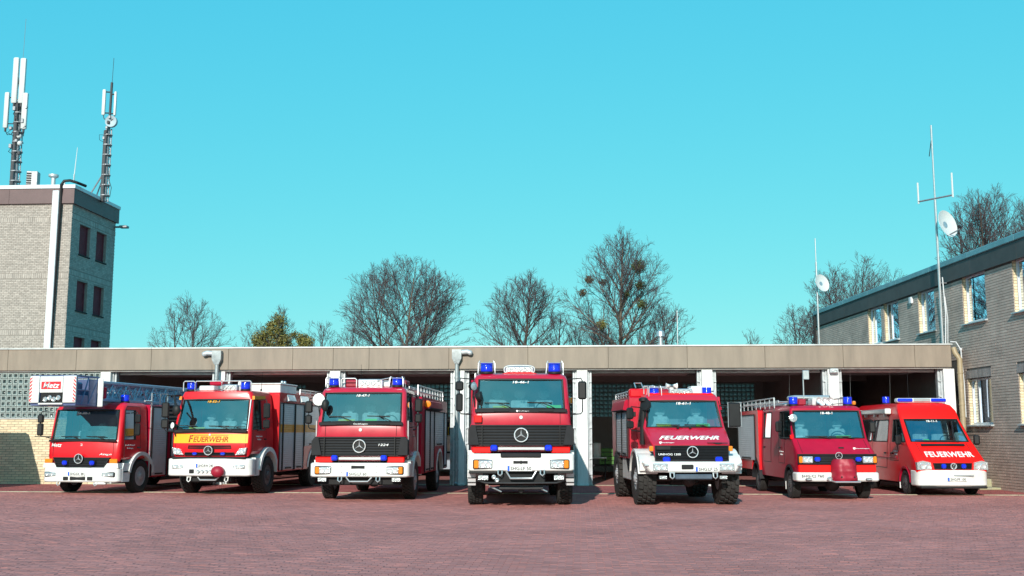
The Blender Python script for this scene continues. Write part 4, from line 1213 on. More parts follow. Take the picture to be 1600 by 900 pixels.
_wheels = {}
def wheel(root, x, y, r, w, side, rimr=0.29, rimm='rim', tread='road', dual=False):
    key = (round(r, 3), round(w, 3), side, rimr, rimm, tread)
    if key in _wheels:
        t0, r0_ = _wheels[key]
        t = t0.copy(); COL.objects.link(t); t.parent = root; t.location = (x, y, r)
        q = r0_.copy(); COL.objects.link(q); q.parent = t
        return t
    g = MB(); h = w/2
    sq = 0.985 if tread != 'knob' else 0.955
    g.lathe([(rimr, -h*.75), (rimr+.03, -h*.92), (lerp(rimr, r, .55), -h*1.0), (r*.93, -h*.96), (r*sq-.02, -h*.80), (r*sq-.012, 0), (r*sq-.02, h*.80), (r*.93, h*.96), (lerp(rimr, r, .55), h*1.0), (rimr+.03, h*.92), (rimr, h*.75)], (0, 0, 0), 'x', 36)
    if tread == 'knob':
        nb = 22
        for k in range(nb):
            for row in range(4):
                a = 2*math.pi*(k + (row % 2)*.5)/nb
                xc = (-0.72, -0.25, 0.25, 0.72)[row]*h; hw = 0.19*h*(1.25 if row in (0, 3) else 1)
                da = 0.34*2*math.pi/nb
                v = []
                for rr in (r*sq-.03, r):
                    for (sx, sa) in ((-1, -1), (1, -.6), (1, 1), (-1, .6)):
                        aa = a+sa*da*(.93 if rr == r else 1.0); v.append((xc+sx*hw*(1 if rr < r else .88), rr*math.cos(aa), rr*math.sin(aa)))
                g.add(v, [(4,5,6,7), (0,1,5,4), (1,2,6,5), (2,3,7,6), (3,0,4,7)])
    elif tread in ('road', 'block'):
        nb = 44 if tread == 'road' else 32
        rows = 5 if tread == 'road' else 4
        for k in range(nb):
            for row in range(rows):
                a = 2*math.pi*(k + (row % 2)*.5)/nb
                xc = (row-(rows-1)/2)/(rows/2)*h*.84; hw = h*.84/rows*.80
                da = 0.36*2*math.pi/nb
                v = []
                for rr in (r*sq-.016, r):
                    for (sx, sa) in ((-1, -1), (1, -.7), (1, 1), (-1, .7)):
                        v.append((xc+sx*hw, rr*math.cos(a+sa*da), rr*math.sin(a+sa*da)))
                g.add(v, [(4,5,6,7), (0,1,5,4), (1,2,6,5), (2,3,7,6), (3,0,4,7)])
    t = g.build("wheel", M['rubber'], root, 30, weld=False)
    t.location = (x, y, r)
    g = MB(); s = side
    g.lathe([(rimr*1.02, s*h*.80), (rimr*.97, s*h*.84), (rimr*.93, s*h*.60), (rimr*.80, s*h*.48), (rimr*.62, s*h*.62), (rimr*.56, s*h*.80), (rimr*.40, s*h*.86), (rimr*.30, s*h*1.05), (rimr*.16, s*h*1.12), (0, s*h*1.12)], (0, 0, 0), 'x', 28)
    g.lathe([(rimr*1.02, -s*h*.8), (rimr*.5, -s*h*.6), (0, -s*h*.6)], (0, 0, 0), 'x', 20)
    for k in range(10):
        a = 2*math.pi*k/10; rr = rimr*.48
        g.lathe([(0.018, s*h*.83), (0.018, s*h*.97), (0, s*h*.97)], (0, rr*math.cos(a), rr*math.sin(a)), 'x', 6)
    q = g.build("rim", M[rimm], t, 30)
    g = MB()
    for k in range(8):
        a = 2*math.pi*(k+.5)/8; rr = rimr*.72
        g.lathe([(rimr*.085, s*h*.52), (rimr*.085, s*h*.63), (0, s*h*.63)], (0, rr*math.cos(a), rr*math.sin(a)), 'x', 8)
    me = g.build("rim_slots", M['under'], None, 0).data
    # dark hand holes belong to the rim mesh
    ob = [o for o in bpy.data.objects if o.data == me][0]; bpy.data.objects.remove(ob)
    bm = bmesh.new(); bm.from_mesh(q.data); n0 = len(bm.faces); bm.from_mesh(me); bm.faces.ensure_lookup_table()
    for f in bm.faces[n0:]: f.material_index = 1
    bm.to_mesh(q.data); bm.free(); q.data.materials.append(M['under'])
    _wheels[key] = (t, q)
    return t

def arch(root, x0, x1, yc, zc, r0, r1, a0, a1, m, n=16, name="mudguard", flat=None):
    g = MB(); v = []
    for i in range(n+1):
        a = R(lerp(a0, a1, i/n))
        for rr in (r0, r1):
            for x in (x0, x1): v.append((x, yc - rr*math.cos(a), zc + rr*math.sin(a)))
    f = []
    for i in range(n):
        b = i*4; c = b+4
        f += [(b, b+1, c+1, c), (b+2, c+2, c+3, b+3), (b, c, c+2, b+2), (b+1, b+3, c+3, c+1)]
    f += [(0, 2, 3, 1), (n*4, n*4+1, n*4+3, n*4+2)]
    g.add(v, f)
    return g.build(name, m, root, 35)

def beacon(root, x, y, z, r=0.12, h=0.24, guard=False, base=0.05):
    g = MB(); g.lathe([(r*.93, base), (r, base+.015), (r, h*.86), (r*.93, h*.95), (r*.7, h), (0, h*1.005)], (0, 0, 0), 'z', 20)
    for k in range(5): g.lathe([(r*1.0, base+h*.14*(k+1)), (r*1.025, base+h*.14*(k+1)+.012), (r*1.0, base+h*.14*(k+1)+.024)], (0, 0, 0), 'z', 20)
    b = g.build("beacon", M['blue'], root, 40); b.location = (x, y, z)
    g = MB(); g.lathe([(r*1.08, 0), (r*1.08, base*.8), (r*.95, base)], (0, 0, 0), 'z', 20); g.build("beacon_base", M['black'], b)
    if guard:
        g = MB(); q = r*1.38
        for sx in (-1, 1):
            g.tube([(sx*q, -q, 0), (sx*q*.94, -q, h*.92), (sx*q*.8, -q*.9, h*1.12), (sx*q*.8, q*.9, h*1.12), (sx*q, q, 0)], 0.011, 6)
        g.tube([(-q*.94, -q, h*.95), (q*.94, -q, h*.95)], 0.010, 6)
        g.build("beacon_guard", M['alurail'], b)
    return b

def grille_light(root, x, y, z, w=0.16, h=0.12):
    g = MB(); g.box(-w/2, w/2, -0.05, 0.03, -h/2, h/2, 0.03)
    b = g.build("front_blue_light", M['blue'], root); b.location = (x, y, z)
    g = MB(); g.box(-w/2-.01, w/2+.01, 0.028, 0.07, -h/2-.012, h/2+.012, .01); g.build("housing", M['black'], b)
    return b

def emblem(root, x, y, z, r):
    g = MB(); n = 28
    pts = [(x+r*.93*math.cos(2*math.pi*k/n), y, z+r*.93*math.sin(2*math.pi*k/n)) for k in range(n)]
    g.tube(pts, r*.085, 8, closed=True)
    for k in range(3):
        a = math.pi/2 + 2*math.pi*k/3; b = a+math.pi/2
        tip = (x+r*.93*math.cos(a), z+r*.93*math.sin(a)); w = r*.13
        v = [(x, y-.028, z), (x+w*math.cos(b), y, z+w*math.sin(b)), (tip[0], y, tip[1]), (x-w*math.cos(b), y, z-w*math.sin(b)),
             (x+r*.15*math.cos(a+math.pi), y, z+r*.15*math.sin(a+math.pi))]
        g.add(v, [(0,1,2), (0,2,3), (0,3,4), (0,4,1)])
    return g.build("star_emblem", M['chrome'], root, 30)

def number_plate(root, x, y, z, body, w=0.52, h=0.115, tilt=0):
    g = MB(); g.box(-w/2, w/2, -0.008, 0.008, -h/2, h/2, .006)
    p = g.build("number_plate", M['plate'], root); p.location = (x, y, z)
    g = MB(); g.box(-w/2+.004, -w/2+.05, -.011, -.006, -h/2+.006, h/2-.006, .001); g.build("plate_band", M['eublue'], p)
    text(body, p, M['platetext'], (0.022, -0.0085, 0), w-0.10, h*0.64, bold=0.012)
    return p

def headlamp(root, x, y, z, w, h, amb=0, frame=True, m_frame='black', rake=0.0):
    """white lamp with bezel; amb = -1 / +1: amber section on that side"""
    g = MB(); g.box(-w/2-.02, w/2+.02, 0.0, 0.08, -h/2-.02, h/2+.02, .025)
    b = g.build("headlight", M[m_frame], root); b.location = (x, y, z); b.rotation_euler = (0, 0, rake)
    aw = w*0.26 if amb else 0
    x0 = -w/2 + (aw if amb < 0 else 0); x1 = w/2 - (aw if amb > 0 else 0)
    g = MB(); g.box(x0, x1, -0.022, 0.01, -h/2, h/2, .018); 
    g.build("lens", M['lens'], b)
    for cx in (lerp(x0, x1, .3), lerp(x0, x1, .7)): g = MB(); g.lathe([(h*.36, -.024), (h*.30, -.029), (h*.18, -.024), (0, -.027)], (cx, 0, 0), 'y', 14); g.build("reflector", M['chrome'], b)
    if amb:
        g = MB(); ax = -w/2+aw/2 if amb < 0 else w/2-aw/2
        g.box(ax-aw/2+.004, ax+aw/2, -0.024, 0.01, -h/2, h/2, .018); g.build("indicator", M['amber'], b)
    return b

def indicator(root, x, y, z, w, h, side=0):
    g = MB(); g.box(-w/2, w/2, -0.02, 0.03, -h/2, h/2, .015)
    o = g.build("indicator", M['amber'], root); o.location = (x, y, z)
    return o

def wiper(root, x0, x1, y, z, h, yb=None):
    g = MB(); g.tube([(x0, y, z), (x0+(x1-x0)*.3, y-.02, z+h*.55), (x0+(x1-x0)*.62, (yb or y)-.02, z+h)], 0.012, 5)
    o = g.build("wiper", M['black'], root)
    g = MB(); xm = x0+(x1-x0)*.62
    g.tube([(xm-.30*abs(x1-x0)/abs(x1-x0), (yb or y)-.012, z+h*1.0), (xm+.28, (yb or y)-.012, z+h*.94)], 0.012, 5); g.build("wiper_blade", M['black'], o)
    return o

def mirror(root, x, y, ztop, zbot, side, boxes, arm=(0.25, 0.0), m='black', lamp=False):
    """side arm frame + mirror housings; boxes: (z0, z1, w)"""
    g = MB(); bx = x - side*arm[0]
    g.tube([(bx, y+arm[1]+.05, ztop), (x-side*.03, y, ztop+.02), (x, y, ztop-.04), (x, y, zbot+.05), (x-side*.04, y, zbot), (bx, y+arm[1]+.05, zbot-.02)], 0.014, 6)
    o = g.build("mirror", M['black'], root)
    for (z0, z1, w, t) in boxes:
        g = MB(); g.box(-w/2, w/2, -0.05, 0.06, z0, z1, .035)
        h = g.build("mirror_housing", M[m], o); h.location = (x, y, 0); h.rotation_euler = (0, 0, -side*R(t))
    return o

def shutter(root, side, x, y0, y1, z0, z1, band=None, bandm=None, frame=True, handle=True, m='alu'):
    """roller shutter with real slats on the flank x"""
    n = max(8, int((z1-z0)/0.06)); v = []; f = []; k = []
    g = MB()
    for i in range(n):
        a = lerp(z0, z1, i/n); b = lerp(z0, z1, (i+1)/n); c = b-.012
        mi = 1 if (band and band[0] <= (a+b)/2 <= band[1]) else 0
        X = side*x
        g.quad((X, y0, a), (X, y1, a), (X+side*.006, y1, c), (X+side*.006, y0, c), k=mi)
        g.quad((X+side*.006, y0, c), (X+side*.006, y1, c), (X, y1, b), (X, y0, b), k=mi)
    o = g.build("roller_shutter", [M[m], bandm or M[m]], root, 0)
    if frame:
        g = MB()
        for yy in (y0, y1): g.box(side*(x-.03), side*(x+.022), yy-.022, yy+.022, z0-.02, z1+.02, .008)
        g.box(side*(x-.03), side*(x+.021), y0+.023, y1-.023, z1, z1+.03, .008)
        g.build("shutter_frame", M['black'], o)
    if handle:
        g = MB(); g.box(side*(x+.005), side*(x+.035), lerp(y0, y1, .25), lerp(y0, y1, .75), z0+.03, z0+.07, .008); g.build("handle", M['black'], o)
    return o

def hooks(root, xs, y, z, m='steel'):
    for x in xs:
        g = MB(); g.tube([(x-.045, y, z+.07), (x-.045, y-.03, z-.03), (x, y-.035, z-.07), (x+.045, y-.03, z-.03), (x+.045, y, z+.07)], 0.017, 7)
        g.tube([(x-.065, y-.005, z+.06), (x+.065, y-.005, z+.06)], 0.014, 6)
        g.build("tow_shackle", M[m], root)

def chassis(root, y0, y1, axles, hw=0.42, z=0.72):
    g = MB()
    for sx in (-1, 1): g.box(sx*hw, sx*(hw-.08), y0, y1, z-.12, z+.12)
    for y in np.arange(y0+.3, y1, 1.0): g.box(-hw, hw, y-.05, y+.05, z-.06, z+.08)
    g.build("chassis_frame", M['under'], root, 0)
    for (y, r, w) in axles:
        g = MB(); g.tube([(-w, y, r), (w, y, r)], 0.065, 10); g.sphere((0.1, y, r), 0.20, 12, 8); g.build("axle", M['chassis'], root)
    g = MB(); g.box(-.38, .38, y0+.5, y0+2.0, .45, 1.0, .06); g.build("engine_sump", M['under'], root)
    zb = min(.45, z-.18)
    g = MB(); g.box(-.78, .78, y0+.9, y1, zb, z+.3, .03); g.build("underbody_filler", M['under'], root)  # dark slab added to block light beneath the vehicle

def roof_rail(root, x, y0, y1, z, h, n=6, side=1):
    g = MB(); g.tube([(x, y0, z), (x, y0, z+h), (x, y1, z+h), (x, y1, z)], 0.02, 6); g.tube([(x, y0, z+h*.5), (x, y1, z+h*.5)], 0.014, 6)
    for k in range(1, n): y = lerp(y0, y1, k/n); g.tube([(x, y, z), (x, y, z+h)], 0.014, 6)
    return g.build("roof_rail", M['alurail'], root)

def roof_ladder(root, x0, x1, y0, y1, z, m='alurail', n=12, tilt=0.0):
    g = MB()
    for x in (x0, x1): g.box(x-.02, x+.02, y0, y1, z, z+.08, .008)
    for k in range(n): y = lerp(y0+.1, y1-.1, k/(n-1)); g.tube([(x0, y, z+.04), (x1, y, z+.04)], 0.016, 6)
    return g.build("roof_ladder", M[m], root)

def box_body(root, w, y0, y1, z0, z1, m, b=0.04, wheel=None, floor=True):
    """equipment body with wheel-arch cut-outs in both flanks; wheel=(yc, r)"""
    g = MB()
    if wheel:
        yc, r = wheel
        pts = [(y0, z0), (max(y0, yc-r), z0)]
        for k in range(13):
            a = math.pi*(1-k/12); pts.append((min(y1, max(y0, yc+r*math.cos(a))), z0 + max(0, r*math.sin(a))*.92))
        pts += [(min(y1, yc+r), z0), (y1, z0), (y1, z1-b), (y1-b, z1), (y0+b, z1), (y0, z1-b)]
        q = []
        for p in pts:
            if not q or (abs(p[0]-q[-1][0])+abs(p[1]-q[-1][1])) > 1e-4: q.append(p)
        g.prism(q, 'yz', -w, w)
    else:
        g.box(-w, w, y0, y1, z0, z1, b)
    return g.build("equipment_body", m, root, 30)

def search_lights(root, x, y, z, n=4, r=0.07, m='alurail'):
    g = MB(); w = n*r*2.1
    g.box(-w/2-.03, w/2+.03, -.02, .10, -r*1.5, r*1.5, .02)
    o = g.build("floodlight_bar", M[m], root); o.location = (x, y, z)
    for k in range(n):
        cx = -w/2+r*1.05+k*r*2.1
        g = MB(); g.lathe([(r*.95, -.03), (r*.8, -.045), (r*.72, -.028), (0, -.01)], (cx, 0, 0), 'y', 14); g.build("lamp", M['lens'], o)
    return o

def pole_lamp(root, x, y, z0, z1, r, facing, m='spot'):
    """round work lamp on a stalk at the A pillar; facing: unit vector of the glass"""
    g = MB(); g.tube([(x+.05, y+.1, z0), (x, y+.05, lerp(z0, z1, .6)), (x, y, z1)], 0.016, 6)
    o = g.build("pillar_lamp", M['black'], root)
    q = Vector(facing).normalized().to_track_quat('Z', 'Y').to_matrix().to_4x4(); T = Matrix.Translation((x, y, z1)) @ q
    g = MB(); g.lathe([(0, -.13), (r*.55, -.11), (r*.9, -.05), (r, 0), (r, .02)], (0, 0, 0), 'z', 20); g.v = [tuple(T @ Vector(p)) for p in g.v]; g.build("lamp_shell", M['black'], o)
    g = MB(); g.lathe([(r*.95, .021), (r*.5, .032), (0, .036)], (0, 0, 0), 'z', 20); g.v = [tuple(T @ Vector(p)) for p in g.v]; g.build("lamp_glass", M[m], o)
    return o

def aerial(root, x, y, z, h, lean=(0, 0)):
    g = MB(); g.tube([(x, y, z), (x+lean[0], y+lean[1], z+h)], 0.008, 5, r1=0.004); g.tube([(x, y, z), (x, y, z+.06)], 0.025, 8)
    return g.build("whip_aerial", M['grille'], root)

def crest(root, x, y, z, s, words, w, face='-y', m='whitefilm', tilt=0.0):
    """small town crest and a line of lettering on the paint"""
    g = MB(); g.prism([(x-s, z+s), (x+s, z+s), (x+s, z-s*.2), (x, z-s*1.1), (x-s, z-s*.2)], 'xz', y-.004, y)
    g.build("crest", M[m], root)
    return text(words, root, M[m], (x+s*1.5+w/2, y-.002, z), w, s*1.2, face, tilt, bold=0.01)
# ================================================================== THE SEVEN FIRE ENGINES
GROUP = "fire engines lined up before the hall"
def bumper(root, w, yf, yr, z0, z1, cr, m, chamf=0.03, bow=0.04, low=None, name="bumper"):
    g = MB(); rings = []
    lw = low if low is not None else w
    for (z, ins) in ((z0, chamf), (z0+chamf, 0.0), (z1-chamf, 0.0), (z1, chamf)):
        ww = lerp(lw, w, (z-z0)/(z1-z0)) - ins; c = max(0.01, cr-ins); y0 = yf+ins
        half = [(0, y0), ((ww-c)*.6, y0+bow*.36), (ww-c, y0+bow)]
        for k in range(1, 5):
            t = math.pi/2*k/4; half.append((ww-c+c*math.sin(t), y0+bow+c*(1-math.cos(t))))
        half.append((ww, yr))
        rings.append([(x, y, z) for x, y in half] + [(-x, y, z) for x, y in reversed(half[1:])])
    n = len(rings[0]); v = [p for r in rings for p in r]; f = [tuple(range(n)), tuple(range(3*n, 4*n))]
    for l in range(3):
        for k in range(n): f.append((l*n+k, l*n+(k+1) % n, (l+1)*n+(k+1) % n, (l+1)*n+k))
    g.add(v, f)
    return g.build(name, m, root, 40)
def dark_box(root, x0, x1, y, z0, z1, name="air_intake", m='under', b=0.012):
    g = MB(); g.box(x0, x1, y-.006, y+.03, z0, z1, b); return g.build(name, M[m], root)
def slat_grille(root, w0, w1, y, z0, z1, n, m='grille', gap='under', frame=0.03, name="grille", bow=0.04, side=None):
    """dark panel with n proud slats; half width w0 at the bottom, w1 at the top"""
    def yy(x): return y + bow*(x/max(w0, w1))**2
    g = MB()
    xs = [-1, -.5, 0, .5, 1]
    for a, b in zip(xs[:-1], xs[1:]):
        g.add([(a*w0, yy(a*w0)+.02, z0), (b*w0, yy(b*w0)+.02, z0), (b*w1, yy(b*w1)+.02, z1), (a*w1, yy(a*w1)+.02, z1)], [(0,1,2,3)], 1)
    for (za, zb) in ((z0, z0+frame), (z1-frame, z1)):
        wa = lerp(w0, w1, (za-z0)/(z1-z0)); wb = lerp(w0, w1, (zb-z0)/(z1-z0))
        for a, b in zip(xs[:-1], xs[1:]):
            v = []
            for dy in (-.02, .05):
                v += [(a*wa, yy(a*wa)+dy, za), (b*wa, yy(b*wa)+dy, za), (b*wb, yy(b*wb)+dy, zb), (a*wb, yy(a*wb)+dy, zb)]
            g.add(v, [(0,1,2,3), (0,1,5,4), (3,2,6,7)], 0)
    for sd in (-1, 1):
        v = []
        for dy in (-.02, .05): v += [(sd*w0, yy(w0)+dy, z0), (sd*(w0-frame), yy(w0)+dy, z0), (sd*(w1-frame), yy(w1)+dy, z1), (sd*w1, yy(w1)+dy, z1)]
        g.add(v, [(0,1,2,3), (0,3,7,4), (1,2,6,5)], 0)
    gr = g.build(name, [M[m], M[gap]], root, 0)
    for k in range(n):
        za = lerp(z0+frame, z1-frame, (k+.18)/n); zb = lerp(z0+frame, z1-frame, (k+.68)/n)
        g = MB()
        w_ = lerp(w0, w1, ((za+zb)/2-z0)/(z1-z0)) - frame
        for a, b in zip(xs[:-1], xs[1:]):
            v = [(a*w_, yy(a*w_)-.012, za), (b*w_, yy(b*w_)-.012, za), (b*w_, yy(b*w_)+.004, zb), (a*w_, yy(a*w_)+.004, zb), (a*w_, yy(a*w_)+.03, za), (b*w_, yy(b*w_)+.03, za), (b*w_, yy(b*w_)+.03, zb), (a*w_, yy(a*w_)+.03, zb)]
            g.add(v, [(0,1,2,3), (0,1,5,4), (3,2,6,7)])
        g.build("slat", M[m], gr, 0)
    return gr
def loop_bar(root, w, y, z, drop, r=0.02):
    g = MB(); g.tube([(-w, y, z), (-w*.72, y-.03, z-drop), (w*.72, y-.03, z-drop), (w, y, z)], r, 8); g.build("towing_loop", M['steel'], root)
def fog(root, x, y, z, w=0.24, h=0.12):
    g = MB(); g.box(-w/2, w/2, 0, .09, -h/2, h/2, .02); f = g.build("fog_lamp", M['grille'], root); f.location = (x, y, z)
    g = MB(); g.box(-w/2+.012, w/2-.012, -.012, .004, -h/2+.012, h/2-.012, .008); g.build("lens", M['lens'], f)
def grab(root, pts, m='alurail', r=0.016):
    g = MB(); g.tube(pts, r, 6); g.build("grab_rail", M[m], root)
def side_lettering(root, side, x, y, z, lines, w, h, m):
    for k, t in enumerate(lines): text(t, root, M[m], (side*(x+.002), y, z-k*h*1.7), w*(1 if k == 0 else .6), h, '+x' if side > 0 else '-x', name="door_lettering")
def door_handle(root, side, x, y, z):
    g = MB(); g.box(side*x, side*(x+.035), y-.08, y+.08, z-.02, z+.02, .012); g.build("door_handle", M['black'], root)
def step(root, side, x, y0, y1, z, m='alurail'):
    g = MB(); g.box(side*(x-.18), side*x, y0, y1, z-.02, z+.02, .006); g.build("step", M[m], root)
W1 = M['redfilm']

def front_seam(root, c, x, z0, z1):
    pts = [(x, c.fy(lerp(z0, z1, k/6), x)-.001, lerp(z0, z1, k/6)) for k in range(7)]
    g = MB(); g.tube(pts, .006, 5); g.build("panel_seam", M['black'], root)
# ---------------------------------------------------------------- 1 ladder truck
t1 = empty("ladder_truck", (-13.95, -5.97, 0), R(-7.5), "red ladder truck with a white rescue basket over its cab, leftmost of the row", "fire engine", GROUP)
c = Cab([(0.72, 1.08, .13, .12), (1.02, 1.12, .09, .14), (1.46, 1.12, .10, .10), (1.51, 1.11, .12, .09), (2.34, 1.07, .26, .09), (2.45, 1.05, .36, .11), (2.53, 0.99, .50, .14), (2.56, .90, .62, .12)],
        [0.42, 1.00, 1.26], 1.62, gf=.975, bow=.12, dz={0: .24})
c.shell(t1, [M['red'], M['wine']], 3, [(3, 0, 1)], doors=[(1, 5, 0, 2)])
interior(t1, 1.0, .30, 1.55, 1.0, 1.50, 2.50)
chassis(t1, 0.4, 7.8, [(1.28, .46, 1.0), (5.7, .46, 1.0)])
for x in (-1.04, 1.04): wheel(t1, x, 1.28, .47, .27, 1 if x > 0 else -1, .27)
for x in (-1.0, 1.0): wheel(t1, x, 5.7, .47, .30, 1 if x > 0 else -1, .27)
bumper(t1, 1.17, -.03, .40, .34, .74, .16, M['white'], bow=.10)
g = MB()
for s_ in (-1, 1): g.prism([(s_*.72, .735), (s_*.82, .86), (s_*1.14, .86), (s_*1.16, .735)], 'xz', .09, .32)
g.build("bumper_shoulder", M['white'], t1)
slat_grille(t1, .72, .88, .02, .72, 1.02, 5, bow=.10)
for x in (-.93, .93): front_seam(t1, c, x, 1.04, 1.44)
emblem(t1, 0, -.03, .985, .135)
g = MB(); g.lathe([(.13, 0), (.12, -.02), (0, -.02)], (0, .01, .985), 'y', 24); g.build("emblem_back", M['black'], t1)
for x in (-.42, .42): grille_light(t1, x, -.02, .87, .15, .12)
for s_ in (-1, 1):
    indicator(t1, s_*1.0, .10, .92, .24, .12)
    o = headlamp(t1, s_*.88, .035, .55, .36, .10)
for a, b in ((-.45, -.29), (-.24, .24), (.29, .45)): dark_box(t1, a, b, -.025, .39, .49)
number_plate(t1, -.03, -.04, .57, "SHG:DL 88")
g = MB(); g.box(-1.04, 1.04, .09, .14, 1.452, 1.505, .012); g.build("windscreen_cowl", M['black'], t1)
for x in (-.82, .02, .80): wiper(t1, x, x-.62, .10, 1.50, .10, .14)
stext("Metz", t1, c, M['whitefilm'], -.82, 1.36, .36, .11, shear=.3, bold=.02, name="hood_lettering")
stext("Atego", t1, c, M['whitefilm'], .72, 1.10, .36, .07, shear=.3, bold=.02, name="hood_lettering")
stext("18-30-1", t1, c, M['whitefilm'], -.08, 2.25, .38, .06, shear=.2, bold=.02, name="call_sign")
stext("2", t1, c, M['whitefilm'], 0.0, 1.37, .07, .06)
hooks(t1, (-.62, .52), .06, .31)
for s_ in (-1, 1):
    arch(t1, s_*.88, s_*1.20, 1.28, .46, .60, .70, 12, 172, M['white'], 18)
    g = MB(); g.prism([(.30, .34), (.66, .34), (.70, .62), (.80, .84), (.36, .86), (.30, .72)], 'yz', s_*1.02, s_*1.175); g.build("step_panel", M['white'], t1)
    g = MB(); g.box(s_*1.1, s_*1.19, .34, .66, .60, .64, .01); g.build("step", M['grille'], t1)
mirror(t1, -1.36, .15, 2.28, 1.60, -1, [(1.98, 2.22, .17, 10), (1.62, 1.97, .17, 10)], (.30, .1))
mirror(t1, 1.38, .62, 2.26, 1.62, 1, [(1.98, 2.22, .17, 10), (1.62, 1.97, .17, 10)], (.30, .1))
side_lettering(t1, 1, 1.127, .72, 1.35, ("Freiwillige Feuerwehr", "Stadthagen"), .5, .05, 'whitefilm')
text("L32", t1, M['whitefilm'], (1.065, 1.46, 2.18), .26, .13, '+x', name="door_lettering")
for s_ in (-1, 1): door_handle(t1, s_, 1.12, 1.16, 1.28)
b_ = box_body(t1, 1.17, 1.70, 2.78, .42, 2.52, M['wine'])
shutter(t1, 1, 1.176, 1.80, 2.66, .46, 2.44); shutter(t1, -1, 1.176, 1.80, 2.66, .46, 2.44)
g = MB(); g.tube([(1.16, 1.72, .42), (1.16, 1.72, 2.86), (1.16, 2.62, 2.86), (1.16, 2.62, 2.5)], .022, 8); g.tube([(1.16, 2.2, 2.52), (1.16, 2.2, 2.86)], .018, 6); g.tube([(1.15, 1.35, 2.62), (1.15, 1.72, 2.62)], .03, 6); g.build("grab_rail", M['alurail'], t1)
box_body(t1, 1.17, 2.80, 7.7, .95, 1.75, M['wine'], wheel=(5.7, .62))
g = MB(); g.box(-1.15, 1.15, 2.8, 7.6, 1.76, 1.82, .01); g.build("deck", M['alu'], t1)
for (a, b) in ((2.9, 3.9), (4.0, 4.95), (6.5, 7.5)): shutter(t1, 1, 1.176, a, b, 1.0, 1.70)
g = MB(); g.lathe([(.75, 1.82), (.75, 1.95), (.6, 2.05), (.5, 2.1)], (0, 5.9, 0), 'z', 28); g.box(-.62, .62, 5.2, 6.9, 2.05, 2.5, .05); g.build("turntable", M['grille'], t1)
for s_ in (-1, 1): beacon(t1, s_*.80, .88, 2.55, .12, .22)
# ladder set: three nested sections
for (hw, z0, z1, y0, y1) in ((.52, 2.62, 3.10, -.05, 7.8), (.44, 2.70, 3.06, -.22, 7.3), (.36, 2.78, 3.00, -.25, 6.8)):
    g = MB()
    for s_ in (-1, 1):
        g.box(s_*hw-.03, s_*hw+.03, y0, y1, z0-.045, z0+.045, .012); g.box(s_*hw-.035, s_*hw+.035, y0, y1, z1-.035, z1+.05, .015)
        n = int((y1-y0)/.36)
        for k in range(n):
            ya = lerp(y0, y1, k/n); yb = lerp(y0, y1, (k+1)/n)
            a, b = (z0, z1) if k % 2 else (z1, z0)
            g.tube([(s_*hw, ya, a), (s_*hw, yb, b)], .020, 5)
    n = int((y1-y0)/.30)
    for k in range(n+1): y = lerp(y0+.1, y1-.1, k/n); g.tube([(-hw, y, z0+.02), (hw, y, z0+.02)], .018, 6)
    for k in range(0, n+1, 2): y = lerp(y0+.1, y1-.1, k/n); g.tube([(hw, y, z0), (hw-.02, y+.15, z1)], .012, 5)
    g.build("ladder_section", M['ladder'], t1)
g = MB(); g.box(.46, .60, .10, .26, 2.66, 2.98, .02); g.build("ladder_end_block", M['wine'], t1)
g = MB(); g.box(-.5, .5, .9, 1.05, 2.50, 2.60, .02); g.build("ladder_rest", M['grille'], t1)
# rescue basket ahead of the cab
BX0, BX1, BY0, BY1, BZ0, BZ1 = -.70, .68, -1.35, -.28, 2.47, 3.22
bk = MB()
for (x, y) in ((BX0+.03, BY0+.05), (BX1-.03, BY0+.05), (BX0+.03, BY1), (BX1-.03, BY1)): bk.tube([(x, y, BZ0), (x, y, BZ1)], .028, 8)
for z in (BZ0, lerp(BZ0, BZ1, .5), BZ1): bk.tube([(BX0+.03, BY0+.05, z), (BX0+.03, BY1, z), (BX1-.03, BY1, z), (BX1-.03, BY0+.05, z)], .024, 7, closed=True)
bk.tube([(BX1-.03, BY0+.3, BZ0), (BX1-.03, BY0+.62, BZ1)], .022, 6); bk.tube([(BX1-.03, BY0+.62, BZ0), (BX1-.03, BY1, BZ1)], .022, 6); bk.tube([(BX0+.03, BY0+.3, BZ0), (BX0+.03, BY0+.62, BZ1)], .022, 6)
bk.box(BX0+.02, BX1-.02, BY0+.03, BY1, BZ0-.05, BZ0-.005, .01)
bk.box(BX1-.05, BX1-.02, BY0+.64, BY1-.02, BZ0+.02, BZ1-.06, .01); bk.box(BX1-.05, BX1-.02, BY0+.10, BY0+.60, BZ0+.02, BZ0+.24, .01); bk.box(BX0+.03, BX1-.06, BY1-.04, BY1-.02, BZ0+.02, BZ1-.05, .01); bk.box(BX0+.02, BX0+.05, BY0+.1, BY1-.06, BZ0+.02, BZ1-.05, .01); bk.box(.15, .5, BY0+.35, BY0+.6, BZ0, BZ1-.15, .04)
bas = bk.build("rescue_basket", M['cage'], t1)
def stripes(g, x0, x1, z0, z1, y, slope, n=7):
    h = (z1-z0)/n
    for k in range(-1, n+1):
        za = z0+k*h; pts = []
        p = [(x0, za), (x1, za+slope), (x1, za+slope+h*.5), (x0, za+h*.5)]
        q = [(x, min(z1, max(z0, z))) for x, z in p]
        if abs(q[0][1]-q[3][1]) + abs(q[1][1]-q[2][1]) > 1e-3: g.prism(q, 'xz', y-.003, y+.001)
